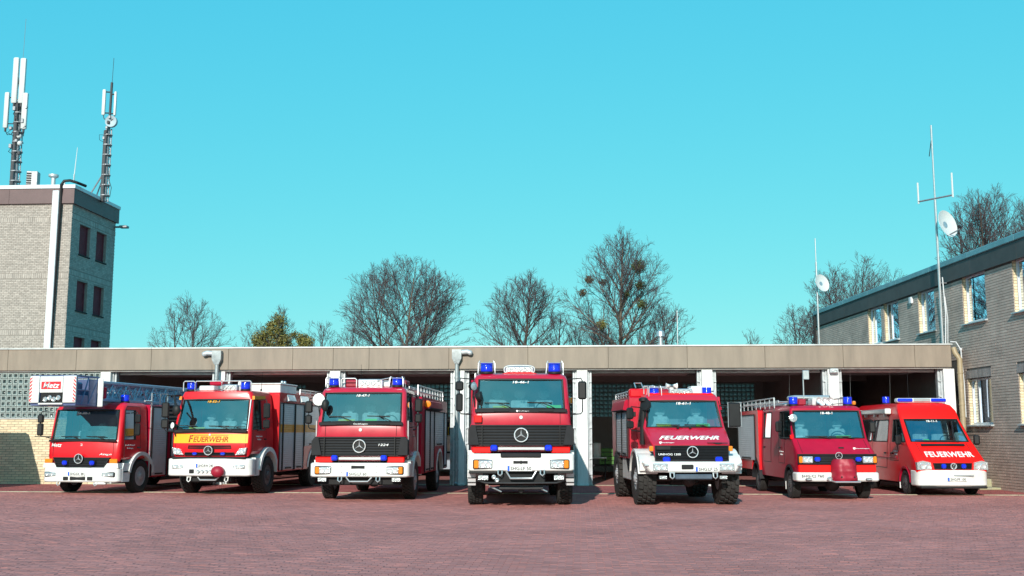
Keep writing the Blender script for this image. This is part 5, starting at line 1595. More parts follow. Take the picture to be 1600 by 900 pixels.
for (a, b, sx0, sx1, sl) in ((BX0, -.42, BX0+.004, BX0+.075, .07), (.30, BX1, BX1-.075, BX1-.004, -.07)):
    g = MB(); g.box(a, b, BY0-.02, BY0+.03, BZ0+.03, BZ1, .012); p = g.build("basket_panel", M['white'], bas)
    g = MB(); stripes(g, sx0, sx1, BZ0+.06, BZ1-.03, BY0-.021, sl); g.build("warning_stripes", M['redfilm'], p)
g = MB(); g.box(-.405, .285, BY0-.012, BY0+.02, BZ0+.30, BZ1-.01, .012); p = g.build("basket_panel", M['white'], bas)
g = MB(); g.box(-.355, .235, BY0-.02, BY0-.012, BZ1-.36, BZ1-.15, .003); sg = g.build("maker_sign", M['redfilm'], p)
g = MB(); g.box(-.365, .245, BY0-.0155, BY0-.0125, BZ1-.37, BZ1-.14, .001); g.build("sign_border", M['whitefilm'], p)
text("Metz", p, M['whitefilm'], (-.05, BY0-.021, BZ1-.255), .50, .155, shear=.32, bold=.02, name="sign_lettering")
g = MB(); g.box(-.40, .28, BY0+.02, BY0+.14, BZ0+.01, BZ0+.30, .02)
g.build("tool_recess", M['under'], bas)
for k in range(4): g = MB(); g.lathe([(.07, -.03), (.05, -.05), (0, -.03)], (-.22+k*.13, BY0+.015, BZ0+.12+.04*(k % 2)), 'y', 12); g.build("basket_lamp", M['lens'], bas)
g = MB(); g.box(-.42, .30, BY0-.03, BY0+.02, BZ0-.02, BZ0+.025, .01); g.build("basket_sill", M['white'], bas)
g = MB(); g.box(BX1-.02, BX1+.15, BY1-.05, BY1+.0, BZ0-.06, BZ1-.02, .02); g.box(BX0-.15, BX0+.02, BY1-.05, BY1, BZ0-.06, BZ1-.02, .02); g.build("basket_wing", M['white'], bas)
g = MB(); g.box(-.5, .5, BY1+.01, -.02, 2.58, 3.0, .04); g.build("basket_mount", M['grille'], bas)

# ---------------------------------------------------------------- 2 rescue truck with the yellow band
t2 = empty("rescue_truck", (-10.16, -6.29, 0), R(-3.2), "red truck with a yellow lettered band under its windscreen and orange-striped grey flank", "fire engine", GROUP)
c = Cab([(1.0, 1.09, .09, .13), (1.20, 1.13, .04, .14), (1.42, 1.13, .04, .14), (1.70, 1.13, .07, .10), (1.79, 1.12, .09, .09), (2.62, 1.05, .36, .08), (2.70, 1.04, .36, .10), (2.84, 1.0, .40, .13), (2.88, .9, .55, .12)],
        [0.32, 1.0, 1.36], 1.98, gf=.975, bow=.10, dz={0: .12})
c.shell(t2, [M['red'], M['wine']], 4, [(4, 0, 1)], doors=[(1, 6, 0, 2)])
interior(t2, 1.0, .28, 1.9, 1.1, 1.78, 2.80)
paper(t2, -.55, .42, 1.80, .45, .2, M['papery'], .1); paper(t2, .15, .42, 1.80, .28, .16, M['paperw'])
chassis(t2, .4, 7.4, [(1.42, .52, 1.0), (5.6, .52, 1.0)])
for y in (1.42, 5.6):
    for s_ in (-1, 1): wheel(t2, s_*1.05, y, .52, .34, s_, .28, 'rimdark', 'block')
bumper(t2, 1.20, -.05, .48, .53, 1.0, .16, M['white'], bow=.09)
g = MB(); g.box(-1.05, 1.05, .0, .2, .995, 1.05, .01); g.build("bumper_gap", M['under'], t2)
g = MB(); g.box(-1.06, 1.06, -.003, .001, 0, .25); 
bnd = MB(); xs = [-1.06+.212*k for k in range(11)]
for a, b in zip(xs[:-1], xs[1:]): bnd.quad((a, c.fy(1.42, a)-.006, 1.42), (b, c.fy(1.42, b)-.006, 1.42), (b, c.fy(1.67, b)-.006, 1.67), (a, c.fy(1.67, a)-.006, 1.67))
bnd.build("yellow_band", M['yellow'], t2, 0)
stext("F", t2, c, M['brownfilm'], -.545, 1.543, .13, .195, off=.009, shear=.2, bold=.03, name="band_lettering")
stext("EUERWEHR", t2, c, M['brownfilm'], .03, 1.525, 1.0, .15, off=.009, shear=.2, bold=.02, name="band_lettering")
g = MB(); xs = [-.50+.102*k for k in range(11)]
for a, b in zip(xs[:-1], xs[1:]): g.quad((a, c.fy(1.625, a)-.009, 1.625), (b, c.fy(1.625, b)-.009, 1.625), (b, c.fy(1.64, b)-.009, 1.64), (a, c.fy(1.64, a)-.009, 1.64))
g.build("band_rule", M['brownfilm'], t2, 0)
g = MB(); g.lathe([(.035, 0), (.03, -.012), (0, -.014)], (0, .05, 1.645), 'y', 14); g.build("washer_nozzle", M['chrome'], t2)
for (w, z0, z1) in ((.62, 1.27, 1.36), (.72, 1.09, 1.17)): slat_grille(t2, w, w*.97, .02, z0, z1, 2, bow=.05, frame=.012)
for x in (-1.0, 1.0): front_seam(t2, c, x, 1.05, 1.68)
emblem(t2, 0, -.035, 1.22, .125)
g = MB(); g.lathe([(.15, .03), (.14, -.02), (0, -.02)], (0, 0, 1.22), 'y', 24); g.build("emblem_back", M['black'], t2)
for s_ in (-1, 1):
    g = MB(); g.prism([(s_*.74, 1.10), (s_*1.02, 1.12), (s_*1.06, 1.30), (s_*.86, 1.27)], 'xz', .045, .15); hl = g.build("headlight", M['lens'], t2)
    for q in (.86, .95): g = MB(); g.lathe([(.05, -.005), (.035, -.02), (0, -.012)], (s_*q, .05, 1.19), 'y', 12); g.build("reflector", M['chrome'], hl)
    g = MB(); g.box(s_*.40, s_*.46, .045, .06, 1.09, 1.17, .01); g.build("step_clip", M['steel'], t2)
    headlamp(t2, s_*.86, .015, .78, .34, .10, m_frame='white')
grille_light(t2, -.40, .02, 1.13, .14, .07); grille_light(t2, .40, .02, 1.13, .14, .07)
number_plate(t2, -.06, -.055, .81, "SHG:RW 240")
dark_box(t2, -.52, -.38, -.04, .60, .71)
for k in range(4): g = MB(); g.lathe([(.05, .01), (.05, -.02), (.035, -.03), (0, -.025)], (-.25+k*.12, -.05, .655), 'y', 14); g.build("coupling_cap", M['steel'], t2)
g = MB(); g.sphere((.33, -.12, .655), .185, 18, 12, sc=(1, .8, .85)); g.box(.20, .46, -.06, .0, .56, .75, .02); g.build("winch_cover", M['tarp'], t2)
g = MB(); g.box(-.6, .6, .12, .4, .36, .54, .03); g.build("under_beam", M['under'], t2)
loop_bar(t2, .30, .05, .50, .08); hooks(t2, (-.55, .52), .06, .44, 'white')
g = MB(); g.box(-1.04, 1.04, .06, .11, 1.70, 1.785, .012); g.build("windscreen_cowl", M['grille'], t2)
for (a, b) in ((-.80, -.42), (.24, .62)): g = MB(); g.box(a, b, .045, .085, 1.735, 1.775, .01); g.build("cowl_step", M['black'], t2)
wiper(t2, -.30, -.95, .08, 1.77, .13, .13); wiper(t2, .62, .0, .08, 1.77, .12, .12); wiper(t2, .95, .55, .08, 1.77, .10, .12)
stext("18-52-1", t2, c, M['yellow'], -.04, 2.565, .36, .065, shear=.25, bold=.03, name="call_sign")
# roof front rails, lamps, beacons
def front_rack(root, w, y, z, h, segs):
    g = MB()
    for (a, b) in segs:
        g.tube([(a, y, z), (a, y, z+h*.85), (a+.04, y, z+h), (b-.04, y, z+h), (b, y, z+h*.85), (b, y, z)], .016, 6)
        g.tube([(a, y, z), (a, y+.5, z+h*.6), ], .012, 5)
    g.build("roof_guard", M['alurail'], root)
front_rack(t2, 1, .48, 2.86, .28, ((-1.0, -.66), (-.66, .12), (.12, .98)))
for x in (-.84, .74): beacon(t2, x, .68, 2.87, .13, .25)
g = MB(); g.box(-.60, -.16, .6, .95, 2.87, 3.02, .03); g.build("siren_box", M['white'], t2)
search_lights(t2, .30, .62, 2.96, 3, .06)
g = MB(); g.box(-.42, -.02, .9, 1.3, 3.04, 3.18, .03); g.build("hose_bag", M['wine'], t2)
g = MB(); g.lathe([(.05, 0), (.05, .24), (.03, .30), (0, .30)], (.52, .8, 2.87), 'z', 14); g.build("siren_post", M['white'], t2)
aerial(t2, -.46, 1.2, 2.9, .75, (-.03, 0)); aerial(t2, .86, 1.6, 2.9, .55, (.03, 0))
mirror(t2, -1.40, .25, 2.72, 1.75, -1, [(2.12, 2.55, .20, 15), (1.82, 2.08, .20, 15)], (.32, .1))
mirror(t2, 1.42, .55, 2.60, 1.78, 1, [(2.10, 2.52, .20, 15), (1.82, 2.06, .20, 15)], (.34, .1))
g = MB(); g.tube([(-1.0, .28, 2.74), (-1.05, .0, 2.72), (-.90, -.18, 2.40)], .035, 8); g.tube([(-1.02, .10, 2.45), (-.90, -.16, 2.36)], .02, 6); fm = g.build("front_mirror", M['black'], t2)
g = MB(); g.sphere((-.88, -.20, 2.32), .135, 14, 10, sc=(.9, .6, 1.1)); g.build("mirror_shell", M['black'], fm)
pole_lamp(t2, -1.06, .02, 1.60, 1.90, .09, (-.5, -.8, .1)); 
g = MB(); g.tube([(1.03, .16, 1.80), (1.01, .42, 2.62)], .014, 6); g.build("grab_rail", M['alurail'], t2)
for s_ in (-1, 1):
    arch(t2, s_*.86, s_*1.24, 1.42, .52, .66, .78, 12, 175, M['white'], 18)
    g = MB(); g.prism([(.36, .53), (.72, .53), (.74, .80), (.88, 1.0), (.40, 1.02)], 'yz', s_*.95, s_*1.20); g.build("step_panel", M['white'], t2)
    door_handle(t2, s_, 1.13, 1.28, 1.52)
    g = MB(); g.prism([(.45, 2.62), (1.30, 2.66), (1.32, 2.74), (.45, 2.72)], 'yz', s_*1.03, s_*1.10); g.build("window_visor", M['orangefilm'], t2)
side_lettering(t2, 1, 1.136, .80, 1.60, ("Freiwillige Feuerwehr", "Stadthagen"), .5, .05, 'whitefilm')
box_body(t2, 1.25, 2.10, 7.55, .58, 2.88, M['red'], wheel=(5.6, .66))
g = MB(); g.box(1.251, 1.262, 2.14, 7.5, .60, 2.60); g.box(-1.262, -1.251, 2.14, 7.5, .60, 2.60)
for s_ in (-1, 1):
    for (a, b, z0) in ((2.46, 3.50, .62), (3.58, 4.42, .62), (4.50, 6.6, 1.30), (6.66, 7.4, .62)):
        shutter(t2, s_, 1.256, a, b, z0, 2.56, (1.70, 1.95), M['orangefilm'])
    shutter(t2, s_, 1.256, 2.16, 2.40, .62, 2.56, (1.70, 1.95), M['orangefilm'], handle=False)
    arch(t2, s_*.95, s_*1.275, 5.6, .54, .66, .73, 8, 172, M['white'], 16)
    for (a, b) in ((2.75, 3.45), (4.0, 4.8)): g = MB(); g.prism([(s_*1.255, 2.62), (s_*1.255, 2.84), (s_*1.33, 2.66)], 'xz', a, b); g.build("area_lamp", M['spot'], t2)
g = MB(); g.box(.18, 1.08, 2.62, 4.15, 2.885, 3.14, .02); rb = g.build("roof_box", M['white'], t2)
g = MB(); g.box(.15, 1.11, 2.59, 4.18, 3.14, 3.18, .012); g.build("lid", M['white'], rb)
for y in (2.95, 3.2): g = MB(); g.sphere((1.02, y, 3.22), .05, 10, 6); g.build("lid_catch", M['steel'], rb)
roof_ladder(t2, .45, .95, 4.3, 7.3, 2.95); roof_rail(t2, 1.18, 4.2, 7.4, 2.88, .16, 6)
roof_rail(t2, -1.18, 2.6, 7.4, 2.88, .16, 8)

# ---------------------------------------------------------------- shared heavy cab of trucks 3 and 4
def heavy(root, zo, roof_dz, wheel_r, wheel_w, tread):
    """zo lifts the cab; returns the shell"""
    L = [(1.00+zo, 1.14, .10, .12), (1.12+zo, 1.17, .07, .13), (1.60+zo, 1.17, .07, .13), (1.64+zo, 1.15, .06, .14), (1.93+zo, 1.14, .10, .14), (1.97+zo, 1.13, .11, .10), (2.70+zo+roof_dz*.8, 1.09, .33, .09), (2.80+zo+roof_dz, 1.06, .38, .14), (2.85+zo+roof_dz, 1.0, .48, .14), (2.87+zo+roof_dz, .88, .65, .12)]
    c = Cab(L, [0.38, 1.10, 1.40], 1.85, gf=.97, bow=.06, dz={0: .12})
    c.shell(root, [M['crimson'], M['wine']], 5, [(5, 0, 1)], doors=[(2, 6, 0, 2)])
    interior(root, 1.0, .28, 1.75, 1.2+zo, 1.96+zo, 2.76+zo+roof_dz)
    z0, z1 = 1.13+zo, 1.60+zo
    slat_grille(root, 1.15, 1.15, -.005, z0, z1, 6, bow=.05, frame=.035)
    for s_ in (-1, 1):
        g = MB(); g.prism([(s_*.96, z0+.02), (s_*1.21, z0+.02), (s_*1.21, z1-.10), (s_*1.14, z1-.02), (s_*1.04, z1-.03)], 'xz', -.03, .22); g.build("corner_deflector", M['grille'], root)
        g = MB(); g.box(s_*.88, s_*.90, -.03, .05, z0, z1); g.build("grille_joint", M['black'], root)
        g = MB(); g.box(s_*.68, s_*1.12, .02, .2, .965+zo, 1.10+zo, .02); g.build("red_valance", M['dayglow'], root)
        grille_light(root, s_*.62, -.05, 1.08+zo, .16, .13)
        door_handle(root, s_, 1.14, 1.30, 1.78+zo)
        arch(root, s_*.88, s_*1.24, 1.42, wheel_r, wheel_r+.12, wheel_r+.22, 8, 172, M['white'], 18)
        g = MB(); g.prism([(.34, .60+zo), (.70, .60+zo), (.80, .98+zo), (.36, 1.02+zo)], 'yz', s_*.98, s_*1.23); g.build("step_panel", M['white'], root)
    for x in (-.90, .90): front_seam(root, c, x, 1.62+zo, 1.88+zo)
    emblem(root, 0, -.05, 1.37+zo, .165)
    g = MB(); g.lathe([(.165, .03), (.15, -.025), (0, -.025)], (0, 0, 1.37+zo), 'y', 24); g.build("emblem_back", M['black'], root)
    g = MB(); g.box(-.66, .66, .02, .12, 1.03+zo, 1.10+zo, .01); g.build("valance_strip", M['alurail'], root)
    g = MB(); g.box(-1.06, 1.06, .06, .105, 1.88+zo, 1.965+zo, .012); g.build("windscreen_cowl", M['grille'], root)
    for (a, b) in ((-.62, -.28), (.40, .74)): g = MB(); g.box(a, b, .04, .075, 1.90+zo, 1.935+zo, .008); g.build("cowl_step", M['black'], root)
    wiper(root, -.10, -.82, .09, 1.93+zo, .18, .17); wiper(root, .88, .18, .09, 1.93+zo, .19, .17)
    g = MB(); g.lathe([(.045, 0), (.04, -.012), (.02, -.014), (0, -.008)], (0, .06, 1.77+zo), 'y', 16); g.build("hood_badge", M['chrome'], root)
    return c
t3 = empty("pumper_truck", (-5.48, -8.7, 0), R(-.4), "red fire engine with round white lamp by its windscreen and 1224 on its grille", "fire engine", GROUP)
c = heavy(t3, 0.0, 0.0, .50, .28, 'block')
chassis(t3, .4, 7.0, [(1.42, .50, 1.0), (5.5, .50, 1.0)])
for y in (1.42, 5.5):
    for s_ in (-1, 1): wheel(t3, s_*1.05, y, .50, .30, s_, .27, 'rim', 'block')
bumper(t3, 1.25, -.06, .40, .61, .955, .12, M['white'], bow=.05)
for s_ in (-1, 1):
    headlamp(t3, s_*.90, -.055, .775, .40, .17, s_)
    fog(t3, s_*.93, .0, .545)
    for z in (.74, .88): g = MB(); g.lathe([(.022, 0), (.022, -.012), (0, -.014)], (s_*.44, -.05, z), 'y', 8); g.build("bumper_bolt", M['steel'], t3)
dark_box(t3, -.20, .16, -.055, .80, .90, b=.03)
number_plate(t3, -.04, -.068, .685, "SHG:LF 60", .54, .115)
loop_bar(t3, .32, -.02, .60, .10); hooks(t3, (-.48, .48), -.01, .56)
g = MB(); g.box(-1.0, 1.0, .15, .5, .40, .62, .03); g.build("under_beam", M['under'], t3)
text("1224", t3, M['whitefilm'], (.60, -.012, 1.40), .26, .055, shear=.2, bold=.02, name="type_lettering")
stext("18-47-1", t3, c, M['whitefilm'], 0, 2.635, .34, .065, shear=.2, bold=.03, name="call_sign")
text("Stadthagen", t3, M['whitefilm'], (.0, .055, 1.915), .36, .05, name="cowl_lettering")
paper(t3, -.45, .44, 1.985, .42, .2, M['papery'], .05); paper(t3, .18, .44, 1.985, .30, .24, M['paperg'])
for s_ in (-1, 1): text("1224", t3, M['whitefilm'], (s_*.92, .395, 2.785), .1, .022, tilt=-R(26), name="roof_marking")
for x in (-.82, .82): beacon(t3, x, .62, 2.86, .13, .23, True)
search_lights(t3, .12, .62, 2.96, 4, .07); 
g = MB(); g.box(-.56, -.24, .75, 1.4, 2.87, 3.06, .03); g.build("hose_bag", M['tarp'], t3)
g = MB(); g.box(.44, .60, .7, .95, 2.87, 3.03, .02); g.build("siren_box", M['white'], t3)
front_rack(t3, 1, .52, 2.86, .22, ((-.62, -.22), ))
g = MB(); g.tube([(.30, .6, 3.03), (.68, .55, 3.10)], .014, 6); g.build("guard_brace", M['alurail'], t3)
aerial(t3, .80, .9, 2.88, .95)
aerial(t3, -.25, 1.2, 2.88, .6)
pole_lamp(t3, -1.10, .16, 1.9, 2.53, .16, (.05, -1, .02))
g = MB(); g.sphere((-.92, .08, 2.38), .13, 12, 8, sc=(.7, .6, 1.2)); g.tube([(-1.05, .2, 2.5), (-.93, .08, 2.4)], .02, 6); g.build("front_mirror", M['black'], t3)
mirror(t3, 1.40, .45, 2.62, 1.85, 1, [(2.22, 2.56, .19, 10), (1.95, 2.18, .17, 10)], (.30, .1))
mirror(t3, -1.40, .35, 2.55, 1.80, -1, [(2.2, 2.5, .19, 10), (1.92, 2.15, .17, 10)], (.30, .1))
box_body(t3, 1.25, 1.95, 7.1, .62, 2.66, M['wine'], wheel=(5.5, .64))
for s_ in (-1, 1):
    for (a, b, z0) in ((2.50, 3.38, .66), (3.46, 4.20, .66), (4.28, 6.3, 1.32), (6.36, 7.0, .66)): shutter(t3, s_, 1.258, a, b, z0, 2.30)
    arch(t3, s_*.95, s_*1.27, 5.5, .52, .64, .71, 8, 172, M['white'], 16)
    g = MB(); g.prism([(s_*1.25, 2.34), (s_*1.25, 2.60), (s_*1.34, 2.56), (s_*1.37, 2.38)], 'xz', 2.55, 5.3); fl = g.build("side_awning", M['wine'], t3)
    g = MB(); g.prism([(s_*1.255, 2.335), (s_*1.38, 2.37), (s_*1.38, 2.39), (s_*1.255, 2.355)], 'xz', 2.56, 5.29); g.build("awning_edge", M['black'], fl)
    g = MB(); g.lathe([(0, -.03), (.08, -.02), (.095, 0), (.08, .02), (0, .03)], (s_*1.32, 2.53, 2.48), 'y', 18); g.build("marker_lamp", M['amber'], fl)
    g = MB(); g.tube([(s_*1.17, .30, 1.05), (s_*1.17, .26, 2.0)], .02, 6); g.build("grab_rail", M['alurail'], t3); g = MB(); g.tube([(s_*1.20, 1.60, 1.2), (s_*1.20, 1.60, 2.5)], .022, 6); g.build("grab_rail", M['alurail'], t3)
g = MB(); g.box(.55, 1.08, .95, 5.4, 2.88, 2.90); 
roof_ladder(t3, .66, 1.06, 1.0, 6.6, 2.82, n=18); roof_rail(t3, 1.14, 1.95, 6.9, 2.66, .30, 9)
g = MB(); g.box(.60, .98, 1.0, 1.6, 2.92, 3.06, .03); g.build("roof_case", M['tarp'], t3)
roof_rail(t3, -1.14, 1.95, 6.9, 2.66, .30, 9)

# ---------------------------------------------------------------- 4 the tall engine in the middle
t4 = empty("pumper_truck", (-1.34, -10.71, 0), R(4.3), "tallest red fire engine in the middle, standing furthest forward, seen head-on", "fire engine", GROUP)
c = heavy(t4, .275, -.06, .53, .34, 'block')
chassis(t4, .4, 7.2, [(1.42, .54, 1.0), (5.4, .54, 1.0)], z=.85)
for y in (1.42, 5.4):
    for s_ in (-1, 1): wheel(t4, s_*1.06, y, .54, .36, s_, .28, 'rimdark', 'block')
bumper(t4, 1.215, -.06, .42, .835, 1.225, .10, M['white'], bow=.05)
for s_ in (-1, 1):
    headlamp(t4, s_*.87, -.055, .985, .42, .18, s_)
    fog(t4, s_*.86, -.02, .685, .25, .13)
    g = MB(); g.box(s_*.55, s_*1.19, .0, .35, .775, .835, .01); g.build("bumper_edge", M['black'], t4)
    g = MB(); g.prism([(.30, .50), (.62, .50), (.72, .80), (.25, .80)], 'yz', s_*1.04, s_*1.22); st_ = g.build("step_panel", M['alu'], t4)
    g = MB()
    for z in (.56, .66): g.box(s_*1.03, s_*1.225, .26, .64, z, z+.02)
    g.build("step_tread", M['black'], st_)
    for (dx, dz) in ((0, 0), (.07, 0), (0, .15), (.07, .15)): g = MB(); g.lathe([(.014, 0), (.014, -.01), (0, -.012)], (s_*(.42+dx), -.052, .94+dz), 'y', 8); g.build("bumper_bolt", M['steel'], t4)
g = MB(); g.box(-.47, .45, -.10, .0, 1.14, 1.245, .02); g.build("winch_opening", M['grille'], t4)
dark_box(t4, -.19, .16, -.055, .985, 1.075, b=.035)
g = MB(); g.box(-.02, .01, -.075, -.055, .99, 1.07); g.build("slot_bar", M['grille'], t4)
number_plate(t4, -.03, -.068, .895, "SHG:LF 50", .57, .125)
loop_bar(t4, .34, -.02, .83, .16, .024); hooks(t4, (-.48, .48), -.03, .80)
g = MB(); g.box(-.55, .55, .10, .25, .57, .84, .02); rad = g.build("radiator_guard", M['grille'], t4)
g = MB()
for k in range(9): g.box(-.52, .52, .088, .10, .59+k*.027, .603+k*.027)
g.build("guard_bar", M['black'], rad)
g = MB(); g.tube([(-1.0, .12, .62), (-.8, -.02, .57), (0, -.04, .565), (.8, -.02, .57), (1.0, .12, .62)], .022, 8); g.build("guard_tube", M['chassis'], t4)
g = MB(); g.tube([(-.50, .2, .45), (.50, .2, .45)], .05, 8); g.tube([(.0, .3, .40), (.0, .9, .45)], .07, 8); g.build("steering_linkage", M['chassis'], t4)
for x in (-.55, .5): g = MB(); g.tube([(x-.18, .25, .48), (x-.05, .18, .43), (x+.1, .22, .36)], .018, 6); g.build("brake_hose", M['steel'], t4)
g = MB(); g.lathe([(.05, 0), (.05, -.05), (.03, -.06), (0, -.05)], (-.62, .0, .70), 'y', 12); g.lathe([(.05, 0), (.05, -.05), (.03, -.06), (0, -.05)], (-.55, .0, .63), 'y', 12); g.build("air_coupling", M['steel'], t4)
stext("18-46-1", t4, c, M['whitefilm'], 0, 2.865, .38, .06, shear=.15, bold=.03, name="call_sign")
crest(t4, -.09, .052, 2.19, .022, "Stadthagen", .24)
paper(t4, -.45, .42, 2.265, .40, .2, M['papery'], .05); paper(t4, .78, .42, 2.265, .34, .28, M['paperg']); paper(t4, .15, .46, 2.265, .32, .1, M['paperw'])
for x in (-.80, .80): beacon(t4, x, .62, 3.075, .145, .26, True)
o = search_lights(t4, -.03, .62, 3.17, 5, .058)
g = MB(); n = 20; pts = [(-.03+.36*math.copysign(abs(math.cos(a))**.5, math.cos(a)), .58, 3.17+.10*math.copysign(abs(math.sin(a))**.7, math.sin(a))) for a in [2*math.pi*k/n for k in range(n)]]
g.tube(pts, .016, 6, closed=True); g.build("lamp_guard", M['alurail'], t4)
g = MB(); g.prism([(-.62, 3.02), (-.3, 3.115), (.25, 3.115), (.58, 3.02)], 'xz', .55, 1.4); g.build("roof_dome", M['red'], t4)
mirror(t4, -1.42, .15, 2.93, 2.13, -1, [(2.66, 2.88, .19, 8), (2.18, 2.60, .16, 8)], (.34, .12))
mirror(t4, 1.42, .15, 2.93, 2.13, 1, [(2.46, 2.88, .20, 8)], (.34, .12))
pole_lamp(t4, -1.10, .10, 2.2, 2.76, .10, (.7, -.7, .0), 'lens'); pole_lamp(t4, -.93, .08, 2.15, 2.53, .11, (.9, -.25, .1), 'black')
g = MB(); g.box(-1.08, -.90, .0, .08, 1.93, 2.09, .015); g.build("signal_box", M['dayglow'], t4)
g = MB(); g.lathe([(0, 0), (.09, .02), (.09, .16), (0, .2)], (1.22, 1.9, 2.40), 'z', 14); g.tube([(1.1, 1.9, 2.3), (1.22, 1.9, 2.4)], .03, 6); g.build("marker_lamp", M['amber'], t4)
box_body(t4, 1.20, 2.05, 7.4, .75, 3.0, M['wine'], wheel=(5.4, .66))
for s_ in (-1, 1):
    for (a, b, z0) in ((2.2, 3.2, .8), (3.3, 4.3, .8), (4.4, 6.3, 1.4), (6.4, 7.3, .8)): shutter(t4, s_, 1.206, a, b, z0, 2.75)
    roof_rail(t4, s_*1.1, 2.2, 7.2, 3.0, .16, 7)

# ---------------------------------------------------------------- 5 high-wheeled truck
t5 = empty("offroad_fire_truck", (2.6, -10.1, 0), R(5.9), "short-nosed red off-road fire truck on big knobbly tyres, right of the middle", "fire engine", GROUP)
c = Cab([(1.04, .88, .10, .06), (1.42, .92, .10, .07), (1.52, .95, .22, .08), (1.80, .99, .82, .07), (1.83, .99, .86, .06), (2.46, .90, 1.06, .06), (2.53, .89, 1.08, .07), (2.62, .86, 1.18, .08)],
        [1.08, 1.72, 1.90], 1.98, gf=.975, bow=.05, dz={0: .22})
c.shell(t5, [M['crimson'], M['wine']], 4, [(4, 0, 1)], doors=[(1, 5, 0, 1)])
interior(t5, .78, 1.02, 1.95, 1.3, 1.84, 2.54, ((-.45, .15), (.45, .15)), .42)
paper(t5, -.45, 1.10, 1.86, .35, .2, M['papery'], .05); paper(t5, .50, 1.10, 1.86, .34, .2, M['paperg'])
chassis(t5, .5, 5.2, [(1.05, .61, .95), (4.30, .61, .95)], z=.92)
for y in (1.05, 4.30):
    for s_ in (-1, 1): wheel(t5, s_*.98, y, .615, .44, s_, .27, 'rim', 'knob')
bumper(t5, 1.18, -.08, .38, .79, 1.035, .10, M['white'], bow=.04, low=1.02)
slat_grille(t5, .86, .86, .055, 1.05, 1.405, 9, bow=.03, frame=.02)
dark_box(t5, -.84, -.50, .045, 1.30, 1.39, "grille_plate", 'black')
emblem(t5, 0, -.01, 1.255, .135)
for s_ in (-1, 1):
    headlamp(t5, s_*.77, -.085, .91, .34, .17, m_frame='white')
    indicator(t5, s_*.93, .17, 1.33, .10, .12)
    grille_light(t5, s_*.61, .0, 1.085, .17, .12)
    fog(t5, s_*.70, -.02, .675, .20, .10)
    arch(t5, s_*.76, s_*1.22, 1.05, .60, .66, .72, 12, 165, M['white'], 18, "wing")
    g = MB(); g.prism([(.25, .82), (.40, .82), (.48, 1.06), (.66, 1.22), (.40, 1.16), (.22, 1.03)], 'yz', s_*.78, s_*1.20); g.build("wing_front", M['white'], t5)
    g = MB(); g.box(s_*1.02, s_*1.14, -.06, .0, .93, .97, .01); g.build("side_marker", M['steel'], t5)
dark_box(t5, -.28, .0, -.09, .86, .97, b=.03)
number_plate(t5, .31, -.095, .865, "SHG:LF 25", .54, .115)
g = MB(); g.box(-.43, .43, -.10, .15, .635, .75, .02); g.build("winch_housing", mat("blue_grey_plastic", (.07, .10, .14), .5, var=.3), t5)
hooks(t5, (-.50, .50), -.06, .72)
tilt5 = -math.atan2(.60, .28)
stext("FEUERWEHR", t5, c, M['whitefilm'], 0, 1.583, 1.46, .088, off=.012, shear=.55, bold=.04, name="hood_lettering")
crest(t5, -.72, .140, 1.465, .028, "Stadthagen", .28, tilt=-R(48))
g = MB(); g.box(.38, .86, .125, .14, 1.445, 1.452); g.box(.38, .86, .15, .165, 1.47, 1.476); g.prism([(.52, 1.46), (.72, 1.46), (.66, 1.435), (.58, 1.435)], 'xz', .11, .15); g.build("hood_vent", M['black'], t5)
text("UNIMOG 1300", t5, M['whitefilm'], (-.53, .035, 1.20), .52, .05, bold=.02, name="type_lettering")
stext("18-61-1", t5, c, M['whitefilm'], .02, 2.405, .36, .065, bold=.03, shear=.15, name="call_sign")
wiper(t5, -.05, -.60, .83, 1.82, .07, .88); wiper(t5, .62, .10, .83, 1.82, .07, .88)
for x in (-.18, .12): g = MB(); g.box(x-.03, x+.03, .76, .82, 1.795, 1.83, .01); g.build("wiper_spindle", M['black'], t5)
for x in (-.64, .66): beacon(t5, x, 1.34, 2.56, .115, .24, x < 0)
search_lights(t5, .02, 1.36, 2.68, 4, .062)
g = MB(); g.box(.30, .58, 1.45, 1.9, 2.62, 2.84, .02); g.build("white_roof_case", M['white'], t5)
g = MB(); g.lathe([(.06, 0), (.06, .18), (0, .18)], (-.20, 1.4, 2.62), 'z', 12); 
for s_ in (-1, 1): g.lathe([(.03, 0), (.05, s_*.10), (.075, s_*.14), (0, s_*.13)], (-.20, 1.36, 2.84), 'x', 12)
g.build("siren_horn", M['white'], t5)
g = MB(); g.box(-.80, .80, 1.20, 1.30, 2.555, 2.66, .03); g.build("roof_lip", M['dayglow'], t5)
g = MB(); g.tube([(-.52, 1.35, 2.82), (-.2, 1.35, 2.74)], .012, 5); g.tube([(.08, 1.5, 2.74), (.62, 1.5, 2.84)], .012, 5); g.build("guard_brace", M['alurail'], t5)
pole_lamp(t5, -.92, .90, 1.70, 2.36, .14, (-.5, -.4, .2), 'black')
g = MB(); g.tube([(-1.0, 1.02, 1.42), (-1.0, 1.0, 1.75), (-.96, 1.02, 2.30)], .055, 10); g.lathe([(.07, 0), (.11, .02), (.11, .08), (.05, .11), (0, .11)], (-.96, 1.02, 2.44), 'z', 14); g.build("snorkel", M['black'], t5)
mirror(t5, -1.30, .95, 2.30, 1.75, -1, [(2.02, 2.30, .17, 15), (1.80, 1.98, .18, 15)], (.34, .1))
g = MB(); g.box(1.10, 1.40, .98, 1.04, 1.84, 2.42, .025); dm = g.build("door_mirror", M['black'], t5)
g = MB(); pts = [(1.09, .97, 1.83), (1.41, .97, 1.83), (1.41, .97, 2.43), (1.09, .97, 2.43)]; g.tube(pts, .012, 6, closed=True); g.build("mirror_rim", M['alurail'], dm)
